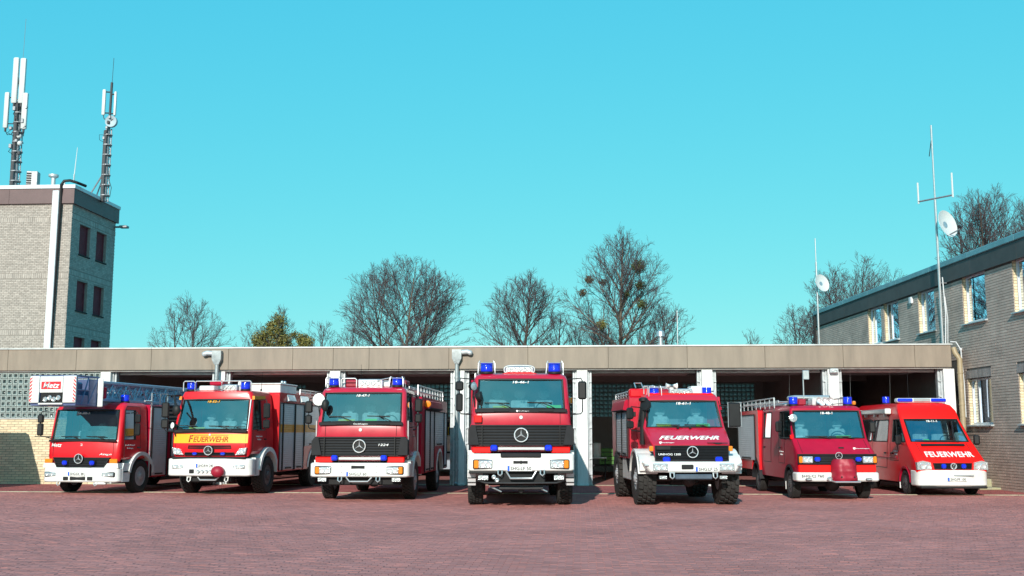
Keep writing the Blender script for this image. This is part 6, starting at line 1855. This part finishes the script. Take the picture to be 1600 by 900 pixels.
g = MB(); g.tube([(.88, 1.1, 1.95), (1.12, 1.02, 1.95)], .018, 6); g.tube([(.86, 1.15, 2.35), (1.12, 1.02, 2.35)], .018, 6); g.build("mirror_arm", M['black'], dm)
box_body(t5, 1.15, 2.05, 5.25, 1.06, 2.60, M['crimson'], wheel=(4.3, .10))
for s_ in (-1, 1):
    for (a, b) in ((2.40, 3.30), (3.38, 4.35)): shutter(t5, s_, 1.157, a, b, 1.12, 2.22)
    g = MB(); g.prism([(s_*1.15, 2.26), (s_*1.15, 2.54), (s_*1.22, 2.50), (s_*1.27, 2.28)], 'xz', 2.36, 4.6); fl = g.build("side_awning", M['wine'], t5)
    g = MB(); g.prism([(s_*1.153, 2.253), (s_*1.275, 2.272), (s_*1.275, 2.285), (s_*1.153, 2.268)], 'xz', 2.37, 4.59); g.build("awning_edge", M['black'], fl)
    g = MB(); g.prism([(1.72, .56), (3.55, .56), (3.55, 1.05), (1.95, 1.05)], 'yz', s_*1.02, s_*1.12); sk = g.build("side_skirt", M['white'], t5)
    g = MB(); g.prism([(2.0, 1.045), (2.9, 1.045), (2.55, .70)], 'yz', s_*1.118, s_*1.126); g.build("skirt_recess", M['grille'], sk)
    g = MB(); g.box(s_*.9, s_*1.13, 1.75, 3.5, .53, .56, .008); g.build("step", M['alurail'], sk)
    g = MB(); g.box(s_*.8, s_*1.15, 4.95, 4.98, .45, 1.06, .01); g.build("mud_flap", M['under'], t5)
    roof_rail(t5, s_*1.06, 2.2, 5.1, 2.60, .15, 6)
g = MB(); g.box(-1.14, -.60, 2.06, 2.35, 2.58, 2.80, .04); g.build("roof_locker", M['red'], t5)
g = MB(); g.box(-1.12, -.99, 2.03, 2.055, 2.10, 2.22, .01); g.build("lamp_bracket", M['black'], t5)
g = MB(); g.box(-.55, .6, 2.4, 4.8, 2.605, 2.80, .05); g.build("roof_cargo", M['tarp'], t5)
g = MB(); g.tube([(-.78, 2.03, 2.66), (-.78, 2.03, 2.86), (-.50, 2.03, 2.86), (-.50, 2.03, 2.66)], .018, 6); g.tube([(-.98, 2.03, 2.82), (-.98, 2.3, 2.95), (-.80, 2.3, 2.95), (-.80, 2.03, 2.82)], .015, 6); g.build("roof_guard", M['alurail'], t5)
roof_ladder(t5, -.5, -.05, 2.3, 5.1, 2.82)
aerial(t5, -.45, 1.7, 2.62, .5, (0, 0))

# ---------------------------------------------------------------- 6 small crew truck
t6 = empty("crew_fire_truck", (6.54, -7.36, 0), R(3.4), "low wine-red crew truck with a quilted red cover on its bumper", "fire engine", GROUP)
za = {1: .70, 2: .84, 3: .885, 4: .84, 5: .70}
c = Cab([(.50, .99, .09, .10, za), (.90, 1.0, .06, .10), (1.17, 1.0, .06, .10), (1.53, .985, .58, .07), (1.56, .985, .61, .06), (2.27, .94, .88, .06), (2.34, .93, .90, .08), (2.40, .87, 1.0, .1), (2.42, .8, 1.12, .08)],
        [.50, .60, .78, .95, 1.12, 1.30, 1.42, 1.95, 2.05, 2.95, 3.85], 4.12, gf=.975, bow=.05, ycomp=1.95, dz={0: 0})
c.shell(t6, [M['wine'], M['red']], 4, [(4, 0, 7), (4, 9, 10)], doors=[(1, 5, 6, 8), (1, 5, 9, 10)])
interior(t6, .88, .78, 4.0, .6, 1.55, 2.34, ((-.5, -1.9), (.5, -1.9), (-.5, -.1), (.5, -.1)), .45)
paper(t6, -.75, .80, 1.57, .22, .2, M['paperw'], .05); paper(t6, .42, .80, 1.57, .40, .22, M['paperg'])
chassis(t6, .4, 7.3, [(.95, .37, .85), (4.6, .37, .85)], z=.55)
for y in (.95, 4.6):
    for s_ in (-1, 1): wheel(t6, s_*.90, y, .375, .22, s_, .22, 'rimdark', 'road')
bumper(t6, 1.06, -.06, .40, .475, .70, .12, M['white'], bow=.07)
g = MB(); g.box(-.985, .985, .06, .14, .705, .895, .02); dg = g.build("red_valance", M['dayglow'], t6)
for x in (-.5, .48): g = MB(); g.box(x-.004, x+.004, .055, .062, .71, .89); g.build("valance_joint", M['black'], dg)
slat_grille(t6, 1.0, 1.0, .03, .905, 1.165, 4, bow=.03, frame=.02)
for s_ in (-1, 1):
    hb = headlamp(t6, s_*.81, .01, 1.02, .36, .165, s_)
    grille_light(t6, s_*.52, .0, 1.03, .15, .11)
    fog(t6, s_*.76, -.045, .525, .17, .06)
    arch(t6, s_*.90, s_*1.03, .95, .38, .44, .50, 0, 180, M['grille'], 18, "wheel_arch_trim")
    g = MB(); g.tube([(s_*.99, 1.40, .62), (s_*.99, 1.40, .25)], .02, 4); g.box(s_*.80, s_*1.0, 1.41, 1.43, .22, .62); g.build("mud_flap", M['spot'], t6)
    for y in (1.86, 3.70): door_handle(t6, s_, 1.0, y, 1.30)
emblem(t6, .03, .0, 1.12, .09)
text("SHG:CJ 760", t6, M['platetext'], (-.66, -.045, .605), .56, .085, bold=.0, name="plate_lettering", yaw=-.08)
g = MB()
v = []; nx, nz = 9, 10
for i in range(nz+1):
    tz = i/nz; z = lerp(.49, 1.04, tz); hw = .335*(1 - .10*tz - .9*max(0, tz-.86)*1.5)
    puff = .03*abs(math.sin(tz*math.pi*3.5))
    for j in range(nx+1):
        tx = j/nx*2-1
        y = -.30 - puff + .24*abs(tx)**4 + .20*max(0, tz-.6)**1.5 + .02*math.sin(tx*6+tz*4)
        v.append((.13+hw*tx, y, z))
f = []
for i in range(nz):
    for j in range(nx): a = i*(nx+1)+j; f.append((a, a+1, a+nx+2, a+nx+1))
o_ = len(v)
rim_ = [j for j in range(nx+1)] + [i*(nx+1)+nx for i in range(1, nz+1)] + [nz*(nx+1)+j for j in range(nx-1, -1, -1)] + [i*(nx+1) for i in range(nz-1, 0, -1)]
for k in rim_: v.append((v[k][0], .02, v[k][2]))
for k in range(len(rim_)): k2 = (k+1) % len(rim_); f.append((rim_[k], rim_[k2], o_+k2, o_+k))
g.add(v, f); tb = g.build("tarpaulin_cover", M['tarp'], t6, 60)
for x in (-.02, .30): g = MB(); g.lathe([(.02, 0), (.02, -.02), (0, -.02)], (x, -.335, .60), 'y', 8); g.build("cover_eyelet", M['black'], tb)
g = MB(); g.tube([(-.24, -.05, .50), (-.18, -.33, .475), (.44, -.33, .475), (.50, -.05, .50)], .022, 8); g.build("winch_cradle", M['alurail'], t6)
g = MB(); g.lathe([(.06, 0), (.065, -.10), (.04, -.12), (.02, -.10), (0, -.10)], (-.27, -.08, .545), 'y', 14); g.build("hose_coupling", M['steel'], t6)
for x in (-.86, .86): front_seam(t6, c, x, 1.19, 1.52)
crest(t6, .50, .235, 1.295, .030, "Stadthagen", .34, tilt=-R(55))
g = MB(); g.box(.10, .24, .24, .27, 1.29, 1.335, .01); g.build("hood_latch", M['black'], t6)
stext("18-48-1", t6, c, M['whitefilm'], 0, 2.215, .32, .065, bold=.03, shear=.1, name="call_sign")
wiper(t6, .0, -.55, .57, 1.55, .06, .62); wiper(t6, .62, .05, .57, 1.55, .06, .62)
pole_lamp(t6, -.95, .60, 1.6, 2.08, .11, (.1, -1, .1), 'lens')
g = MB(); g.box(-1.02, -.93, .66, .74, 1.53, 1.65, .02); g.build("side_flasher", M['dayglow'], t6)
mirror(t6, -1.24, .98, 2.02, 1.55, -1, [(1.72, 2.0, .17, 20)], (.26, .2)); mirror(t6, 1.24, .98, 2.02, 1.50, 1, [(1.70, 2.0, .17, 20)], (.26, .2))
for x in (-.77, .68): beacon(t6, x, 1.22, 2.41, .115, .23)
g = MB(); g.lathe([(0, 0), (.05, .02), (.05, .10), (0, .12)], (.86, 1.25, 2.43), 'z', 12); g.build("marker_lamp", M['amber'], t6)
g = MB(); g.box(-.22, .16, 1.35, 1.8, 2.43, 2.62, .02); g.build("white_roof_case", M['white'], t6)
for (x, z) in ((-.02, 2.50), (.14, 2.50), (-.1, 2.56), (.06, 2.56), (.22, 2.56)): g = MB(); g.lathe([(.05, -.02), (.055, -.10), (.08, -.14), (.03, -.12), (0, -.05)], (x, 1.28, z), 'y', 12); g.build("air_horn", M['chrome'], t6)
g = MB(); g.box(-.62, -.40, 1.3, 2.0, 2.43, 2.60, .03); g.build("hose_bag", M['tarp'], t6)
g = MB(); g.tube([(-.3, 1.9, 2.43), (-.3, 1.9, 3.25)], .018, 6); g.box(-.31, -.14, 1.86, 1.94, 3.15, 3.40, .01); g.build("light_mast", M['steel'], t6)
g = MB(); g.box(-.60, .45, 1.9, 2.6, 2.60, 2.72, .04); g.build("roof_roll", M['steel'], t6)
box_body(t6, 1.06, 4.18, 7.15, .62, 2.36, M['red'], wheel=(4.72, .44))
for s_ in (-1, 1):
    shutter(t6, s_, 1.066, 4.62, 7.0, 1.08 if False else .90, 2.22)
    roof_rail(t6, s_*.98, 2.45, 7.0, 2.38, .28, 8)
    g = MB(); g.box(s_*.9, s_*1.06, 4.18, 4.30, .50, .66, .02); g.build("white_corner", M['white'], t6)
    arch(t6, s_*.90, s_*1.08, 4.6, .38, .44, .49, 0, 180, M['grille'], 16, "wheel_arch_trim")
roof_ladder(t6, -.85, -.45, 2.5, 6.9, 2.52, n=14); roof_ladder(t6, .1, .5, 2.7, 6.9, 2.52, n=14)
g = MB(); g.box(-.6, .1, 3.0, 6.8, 2.42, 2.56, .05); g.build("roof_cargo", M['steel'], t6)
side_lettering(t6, -1, 1.008, 1.70, 1.20, ("Freiwillige Feuerwehr", "Stadthagen"), .42, .045, 'whitefilm')
aerial(t6, .4, 1.9, 2.42, .9)

# ---------------------------------------------------------------- 7 van
t7 = empty("fire_van", (10.12, -5.24, 0), R(3.1), "bright red van with white bumper and lettered bonnet, rightmost of the row", "fire engine", GROUP)
za = {1: .62, 2: .74, 3: .775, 4: .74, 5: .62}
c = Cab([(.32, .93, .13, .12, za), (.70, .97, .05, .12), (.92, .96, .11, .12), (1.42, .93, .80, .11), (1.45, .92, .84, .10), (2.08, .85, 1.46, .08), (2.12, .85, 1.48, .09), (2.34, .84, 1.62, .14), (2.50, .78, 1.84, .14), (2.57, .66, 2.1, .14)],
        [.60, .70, .88, 1.05, 1.22, 1.40, 1.50, 2.08, 2.20, 2.48, 3.80, 3.95, 5.2], 5.55, gf=.97, bow=.06, ycomp=2.08)
c.shell(t7, [M['red'], M['dayglow']], 4, [(4, 0, 7), (4, 9, 10), (4, 11, 12)], doors=[(2, 5, 6, 8), (1, 7, 9, 10)], frontm=(range(0, 9), 1))  # brighter red on the front stands in for sunlight, flanks keep plain red
interior(t7, .84, 1.05, 5.4, .5, 1.44, 2.2, ((-.55, -2.6), (.0, -2.6), (.55, -2.6), (-.5, -1.4), (.5, -1.4), (0, -.3)), .5, .95)
paper(t7, -.55, 1.15, 1.47, .4, .2, mat("blue_cloth", (.03, .10, .45), .8), .1); paper(t7, -.25, 1.15, 1.47, .15, .2, M['paperg'])
chassis(t7, .3, 5.4, [(1.05, .33, .85), (4.1, .33, .85)], z=.42)
for y in (1.05, 4.1):
    for s_ in (-1, 1): wheel(t7, s_*.86, y, .335, .22, s_, .20, 'rimdark', 'road')
bumper(t7, .985, -.03, .52, .265, .695, .22, M['white'], bow=.10)
g = MB(); g.box(-.9, .9, .02, .3, .20, .27, .02); g.build("bumper_lip", M['under'], t7)
slat_grille(t7, .50, .52, .04, .715, .885, 4, bow=.02, frame=.012)
for x in (-.70, .70): front_seam(t7, c, x, .95, 1.42)
for x in (-.27, .27): grille_light(t7, x, .0, .80, .13, .12)
g = MB(); n = 24; g.tube([(.078*math.cos(2*math.pi*k/n), .0, .80+.078*math.sin(2*math.pi*k/n)) for k in range(n)], .010, 6, closed=True)
g.tube([(-.03, .0, .87), (0, -.002, .80), (.03, .0, .87)], .008, 5); g.tube([(-.068, .0, .825), (-.032, 0, .735), (0, -.002, .80), (.032, 0, .735), (.068, .0, .825)], .008, 5); g.build("round_badge", M['chrome'], t7)
g = MB(); g.lathe([(.085, .03), (.08, .01), (0, .01)], (0, 0, .80), 'y', 20); g.build("badge_back", M['black'], t7)
for s_ in (-1, 1):
    g = MB(); g.prism([(s_*.57, .705), (s_*.96, .705), (s_*.955, .905), (s_*.80, .945), (s_*.59, .90)], 'xz', .075, .34); hl = g.build("headlight", M['lens'], t7)
    for q, r_ in ((.67, .07), (.82, .08)): g = MB(); g.lathe([(r_, .0), (r_*.8, -.02), (r_*.3, -.008), (0, -.012)], (s_*q, .07, .80), 'y', 16); g.build("reflector", M['chrome'], hl)
    mirror(t7, s_*1.10, 1.05, 1.62, 1.40, s_, [(1.37, 1.64, .17, 15)], (.16, .1))
    door_handle(t7, s_, .96, 2.02, 1.12); door_handle(t7, s_, .96, 2.58, 1.12)
    g = MB(); g.box(s_*.955, s_*.985, 1.6, 5.3, .98, 1.01, .006); g.build("side_moulding", M['wine'], t7)
    arch(t7, s_*.86, s_*.985, 1.05, .34, .40, .44, 0, 180, M['wine'], 18, "wheel_arch_trim")
    arch(t7, s_*.86, s_*.985, 4.1, .34, .40, .44, 0, 180, M['wine'], 18, "wheel_arch_trim")
    g = MB(); g.box(s_*.76, s_*.96, 1.50, 1.52, .15, .5); g.build("mud_flap", M['spot'], t7)
    g = MB(); g.lathe([(.42, 0), (.42, .02), (0, .02)], (s_*.966 - (.02 if s_ > 0 else 0), 4.1, .36), 'x', 20); g.build("wheel_housing", M['under'], t7)
number_plate(t7, .06, -.04, .45, "SHG:FF 100", .52, .11)
g = MB(); g.box(-.02, .52, -.036, -.02, .53, .57, .006); g.build("plate_holder", M['steel'], t7)
stext("FEUERWEHR", t7, c, M['whitefilm'], .05, 1.115, 1.32, .145, off=.012, bold=.03, name="hood_lettering")
g = MB(); g.prism([(.66, 1.34), (.72, 1.385), (.71, 1.40), (.65, 1.355)], 'yz', -.60, .60); g.build("bonnet_slot", M['black'], t7)
stext("18-11-1", t7, c, M['whitefilm'], 0, 2.035, .30, .06, bold=.03, name="call_sign")
wiper(t7, -.05, -.6, .83, 1.44, .05, .88); wiper(t7, .5, -.05, .83, 1.44, .05, .88)
side_lettering(t7, -1, .955, 1.72, 1.18, ("Freiwillige Feuerwehr", "Stadthagen"), .34, .05, 'whitefilm')
lb = MB(); lb.box(-.72, .72, 2.08, 2.34, 2.58, 2.71, .03); lbo = lb.build("light_bar", M['white'], t7)
for s_ in (-1, 1): g = MB(); g.box(s_*.26, s_*.71, 2.06, 2.35, 2.60, 2.70, .025); g.build("blue_lamp", M['blue'], lbo)
g = MB(); g.box(-.24, .24, 2.065, 2.345, 2.605, 2.695, .01); g.build("lamp_panel", M['alurail'], lbo)
for s_ in (-1, 1): g = MB(); g.box(s_*.45-.05, s_*.45+.05, 2.1, 2.3, 2.50, 2.58, .01); g.build("bar_foot", M['black'], lbo)
beacon(t7, -.30, 4.3, 2.58, .11, .24)
g = MB(); g.box(-1.02, -.86, 2.30, 4.9, 2.26, 2.40, .03); aw = g.build("awning_case", M['alurail'], t7)
for y in (2.3, 4.88): g = MB(); g.box(-1.03, -.85, y-.05, y+.03, 2.25, 2.41, .02); g.build("end_cap", M['white'], aw)
for y in (2.7, 3.6, 4.5): g = MB(); g.box(-.92, -.80, y-.06, y+.06, 2.18, 2.27, .01); g.build("awning_bracket", M['white'], aw)
aerial(t7, -.2, 2.6, 2.58, 1.0)

# the neighbour just outside the frame whose shadow lies on the cream wall
nb = copy_tree(t7)
nb.location = (-19.62, -7.45, 0); nb.rotation_euler = (0, 0, R(0))
nb['label'] = "red van parked left of the ladder truck, in front of the cream wall"
# ================================================================== BARE WINTER TREES BEHIND THE HALL
bark = mat("winter_bark", (0.075, 0.058, 0.048), 0.95, var=0.35, vscale=5)
twigm = mat("purple_brown_twigs", (0.085, 0.060, 0.066), 0.95, var=0.3, vscale=3)
barkl = mat("pale_bark", (0.15, 0.12, 0.09), 0.95, var=0.35, vscale=5)
def tubes_mesh(name, segs, n, m, parent):
    """segs: array (k, 8) p0, p1, r0, r1 as open n-sided tubes"""
    A = np.array(segs, dtype=np.float64)
    p0, p1, r0, r1 = A[:, 0:3], A[:, 3:6], A[:, 6], A[:, 7]
    d = p1-p0; d /= np.maximum(1e-9, np.linalg.norm(d, axis=1))[:, None]
    ref = np.where(np.abs(d[:, 2:3]) < 0.9, np.array([[0, 0, 1.0]]), np.array([[1.0, 0, 0]]))
    a = np.cross(d, ref); a /= np.linalg.norm(a, axis=1)[:, None]; b = np.cross(d, a)
    V = np.zeros((len(A), 2*n, 3))
    for j in range(n):
        t = 2*math.pi*j/n; o = a*math.cos(t)+b*math.sin(t)
        V[:, j] = p0+o*r0[:, None]; V[:, n+j] = p1+o*r1[:, None]
    F = np.array([[j, (j+1) % n, n+(j+1) % n, n+j] for j in range(n)])
    F = (F[None]+(np.arange(len(A))*2*n)[:, None, None]).reshape(-1, 4)
    me = raw_mesh(name, V.reshape(-1, 3), F, m)
    me.polygons.foreach_set("use_smooth", [True]*len(me.polygons))
    o = bpy.data.objects.new(name, me); COL.objects.link(o); o.parent = parent
    return o

def bare_tree(name, x, y, h, w, label, seed, cat="tree", stems=1, trunk=0.30, rise=0.55, dense=1.0, barkm=bark, group=None, zb=5.2, form=.40, limb=(.50, 1.15)):
    """leader -> limbs -> branches -> twigs, each order shorter and finer, all kept inside an uneven crown outline"""
    rnd = random.Random(seed)
    root = empty(name, (x, y, 0), 0, label, cat, group)
    fat, thin = [], []
    ph = [rnd.uniform(0, 6.28) for _ in range(6)]
    def inside(p):
        t = (p.z-zb)/(h-zb)
        if t < 0: return math.hypot(p.x, p.y) < w*.6
        az = math.atan2(p.y, p.x)
        t *= 1+.05*math.sin(3*az+ph[0])+.04*math.sin(8*az+ph[1])
        if t >= 1: return False
        r = max(0, 1-((t-form)/(1-form))**2.3)**.55 if t > form else .72+.28*t/form
        r *= 1+.11*math.sin(3*az+ph[2]+p.z*.7)+.08*math.sin(7*az+ph[3]-p.z*1.5)+.05*math.sin(15*az+ph[4]+p.z*3)
        return math.hypot(p.x, p.y) < w*r
    def avail(p, d, top):
        s_ = 0.0
        while s_ < top and inside(p+d*(s_+.15)): s_ += .15
        return s_
    def path(p, d, L, r0, r1, n, wob, up):
        pts = [p]; rs = [r0]; d = d.copy()
        for i in range(n):
            d = (d+Vector((rnd.gauss(0, wob), rnd.gauss(0, wob), rnd.gauss(0, wob*.7)+up))).normalized()
            pts.append(pts[-1]+d*(L/n)); rs.append(r0+(r1-r0)*(i+1)/n)
        tgt = fat if r0 > .034 else thin
        for i in range(n): tgt.append((*pts[i], *pts[i+1], rs[i], rs[i+1]))
        return pts, rs
    def at(pts, rs, t):
        f = t*(len(pts)-1); i = min(len(pts)-2, int(f)); u = f-i
        return pts[i].lerp(pts[i+1], u), rs[i]+(rs[i+1]-rs[i])*u, (pts[i+1]-pts[i]).normalized()
    def side(d, ang, az, up):
        a = d.cross(Vector((0, 0, 1))); a = a.normalized() if a.length > .05 else d.orthogonal().normalized(); b = d.cross(a)
        q = d*math.cos(ang)+(a*math.cos(az)+b*math.sin(az))*math.sin(ang)+Vector((0, 0, up))
        return q.normalized()
    def twigs(pts, rs, n, L0, lv):
        for k in range(n):
            t = min(1.0, (k+rnd.random())/n*.85+.15); q, r, d = at(pts, rs, t)
            nd = side(d, rnd.uniform(.35, .85), rnd.uniform(0, 6.28), .12)
            L = L0*rnd.uniform(.55, 1.1)*(1.1-.5*t)
            L = min(L, avail(q, nd, L)+.14*rnd.random()+.10)
            if L < .12: continue
            tp, tr = path(q, nd, L, max(.0082, r*.55), .005, 2, .10, .03)
            if lv > 0: twigs(tp, tr, 3, .42, lv-1)
    H = h
    for s_ in range(stems):
        a = 2*math.pi*s_/max(1, stems)+ph[0]; off = 0 if stems == 1 else .22
        base = Vector((off*math.cos(a), off*math.sin(a)*.7, 0))
        ln = Vector(((0 if stems == 1 else .13)*w/4*math.cos(a)*(1+.5*rnd.random()), (0 if stems == 1 else .10)*math.sin(a), 1)).normalized()
        L = avail(base+ln*zb, ln, H)+zb-.3
        R0 = h*(.0165 if stems == 1 else .0125)
        tp, tr = path(base, ln, L, R0, .018, 12, .022, .01)
        n1 = int((22 if stems == 1 else 15)*dense*(1, 1, .95, .85, .75)[stems])
        for k in range(n1):
            t = trunk+(.97-trunk)*(k+rnd.random()*.7)/n1
            q, r, d = at(tp, tr, t)
            u = (t-trunk)/(1-trunk)
            nd = side(d, (limb[1]+(limb[0]-.15-limb[1])*u)*rnd.uniform(.85, 1.12), k*2.4+ph[5]+rnd.uniform(-.4, .4)+s_*1.3, .16*rise)
            L1 = avail(q, nd, H)*rnd.uniform(.86, 1.03)
            if L1 < .4: continue
            p1, r1 = path(q, nd, L1, min(r*.62, .045+.011*L1), .010, 7, .05, .045*rise)
            n2 = max(3, int(L1*2.4*dense))
            for j in range(n2):
                t2 = .16+.84*(j+rnd.random()*.8)/n2
                q2, r2, d2 = at(p1, r1, min(1, t2))
                nd2 = side(d2, rnd.uniform(.45, .85), j*2.4+rnd.uniform(-.6, .6), .20*rise)
                L2 = min(avail(q2, nd2, H)*rnd.uniform(.85, 1.05)+.1, (1-t2)*L1*.62+.75)
                if L2 < .3: continue
                p2, rr2 = path(q2, nd2, L2, max(.010, r2*.60), .0055, 4, .07, .05*rise)
                twigs(p2, rr2, max(3, int(L2*4.6*dense)), min(.85, .35*L2+.35), 1 if L2 > .5 else 0)
            twigs(p1, r1, int(L1*2), .6, 1)
        twigs(tp[7:], tr[7:], 10, .6, 1)
    tubes_mesh("trunk", fat, 7, barkm, root)
    if thin: tubes_mesh("crown", thin, 3, twigm, root)
    return root

bare_tree("bare_tree", -12.2, 38, 13.9, 4.9, "broad many-stemmed bare tree, widest crown behind the third truck", 11, stems=3, dense=1.12, barkm=barkl)
bare_tree("bare_tree", -4.1, 38, 12.7, 3.1, "smaller round-topped bare tree above the middle engine, left of the mistletoe tree", 23, stems=1, dense=1.25, trunk=.34)
bare_tree("bare_tree", -1.55, 40, 10.4, 1.5, "narrow young bare tree squeezed between the round-topped tree and the mistletoe tree", 24, dense=.9)
mt = bare_tree("bare_tree", 2.9, 38, 15.3, 4.5, "tallest bare tree with mistletoe balls in its crown, right of the middle", 35, stems=1, dense=1.25, barkm=barkl, rise=.6, trunk=.24)
bare_tree("bare_tree", .9, 43, 9.8, 3.0, "low purple bare tree behind the foot of the mistletoe tree", 36, stems=2, dense=.9)
bare_tree("bare_tree", 6.2, 41, 10.9, 2.6, "low spreading bare tree behind the steel flue, right of the mistletoe tree", 37, stems=1, dense=.95)
bare_tree("bare_tree", -27.6, 38, 11.2, 2.9, "small fan-shaped bare tree just right of the brick tower", 41, stems=2, dense=.95)
bare_tree("bare_tree", -23.4, 40, 9.6, 1.6, "small thin bare tree left of the ivy-covered tree", 42, dense=.8)
iv = bare_tree("ivy_tree", -21.1, 38, 10.6, 1.35, "ivy-covered tree with bushy yellow-green foliage above the second truck", 43, dense=.9)
bare_tree("bare_tree", -18.6, 40, 9.6, 1.9, "small bare tree right of the ivy-covered tree", 44, dense=.85)
bare_tree("bare_tree", -16.8, 42, 9.5, 1.6, "low bare tree between the ivy-covered tree and the widest crown", 45, dense=.8)
bare_tree("bare_tree", 18.4, 38, 13.4, 3.9, "dense dark bare tree at the far end of the brick building", 51, stems=2, dense=1.15)
bare_tree("bare_tree", 22.3, 42, 14.0, 3.0, "bare tree with arching branches just above the brick building's roof", 52, stems=2, dense=.9)
bare_tree("bare_tree", 15.8, 41, 10.8, 2.4, "low sprawling bare tree left of the white dish on the shorter mast", 53, stems=2, dense=1.0)
bare_tree("bare_tree", 12.6, 44, 9.3, 1.0, "thin sapling poking over the fascia left of the brick building", 54, dense=.7)
bare_tree("bare_tree", 28.2, 38, 18.4, 4.1, "tall upright bare tree above the roof at the right edge, behind the mast's dish", 61, stems=4, dense=1.1, rise=1.2)
bare_tree("bare_tree", 32.6, 40, 18.6, 3.2, "tall upright bare tree at the far right edge of the picture", 62, stems=3, dense=1.1, rise=1.2)

# leaf clumps: many small blades in a ball, with thin spots
def leaf_mass(name, balls, n, size, m, parent, seed, flat=0.0):
    r_ = np.random.default_rng(seed)
    V = np.zeros((n, 4, 3)); wts = np.array([b[3]**2 for b in balls]); pick = r_.choice(len(balls), n, p=wts/wts.sum())
    B = np.array(balls)[pick]
    d = r_.normal(0, 1, (n, 3)); d /= np.linalg.norm(d, axis=1)[:, None]
    rad = B[:, 3]*(r_.random(n)**.45)*(1+.18*np.sin(d[:, 0]*7+d[:, 2]*5))
    c_ = B[:, :3]+d*rad[:, None]*np.array([1, 1, B[0, 4] if B.shape[1] > 4 else 1])
    a = r_.normal(0, 1, (n, 3)); a /= np.linalg.norm(a, axis=1)[:, None]
    b = np.cross(a, d+r_.normal(0, .4, (n, 3))); b /= np.maximum(1e-6, np.linalg.norm(b, axis=1))[:, None]
    s = size*r_.uniform(.6, 1.3, (n, 1))
    V[:, 0] = c_-a*s; V[:, 1] = c_-b*s*.45; V[:, 2] = c_+a*s; V[:, 3] = c_+b*s*.45
    F = np.arange(n*4).reshape(-1, 4)
    o = bpy.data.objects.new(name, raw_mesh(name, V.reshape(-1, 3), F, m)); COL.objects.link(o); o.parent = parent
    return o
ivy = mat("ivy_leaf", (0.165, 0.145, 0.03), 0.6, island=.5, var=.3, vscale=2)
leaf_mass("ivy_foliage", [(.0, 0, 8.9, .75), (.15, -.1, 9.6, .5), (-.7, 0, 8.5, .65), (-1.35, .1, 8.2, .55), (.5, .2, 8.2, .65), (.1, 0, 7.5, 1.0), (-1.0, 0, 7.7, .7), (-.45, 0, 9.2, .35)], 9000, .075, ivy, iv, 1)
leaf_mass("ivy_foliage", [(1.75, 0, 8.2, .48), (2.15, 0, 7.9, .55), (1.2, 0, 8.55, .28), (1.8, 0, 7.5, .5)], 2600, .075, ivy, iv, 2)
mis = mat("mistletoe_leaf", (0.075, 0.085, 0.022), 0.7, island=.4)
misb = mat("brown_mistletoe", (0.085, 0.062, 0.035), 0.8, island=.4)
SP = dict(a=(993, 427), b=(922, 444), c=(942, 449), d=(912, 465), e=(996, 456), f=(975, 468), g=(998, 484), h=(940, 512))
for (x, z, r_, m, lab) in ((4.05, 12.92, .52, mis, "largest green mistletoe ball, high on the right of the tall tree's crown"),
                        (.72, 12.05, .34, misb, "brownish mistletoe clump, upper left in the tall tree"),
                        (1.65, 11.85, .26, misb, "small mistletoe clump left of the tall tree's trunk, halfway up"),
                        (.25, 11.15, .30, misb, "lowest left brownish mistletoe clump at the tall tree's edge"),
                        (4.15, 11.6, .34, mis, "mistletoe clump right of the trunk, below the largest ball"),
                        (3.25, 11.05, .26, mis, "small mistletoe clump close to the tall tree's trunk"),
                        (4.25, 10.35, .36, mis, "lowest right mistletoe clump in the tall tree"),
                        (1.55, 9.0, .38, ivy, "yellow-green mistletoe clump low on the left near the fascia")):
    o = leaf_mass("mistletoe_clump", [(0, 0, 0, r_)], int(900*(r_/.4)**2), .055, m, None, int(x*100)+int(z*10))
    o.location = (x, 38-1.2, z); tag(o, lab, "mistletoe", "mistletoe balls in the tall tree")
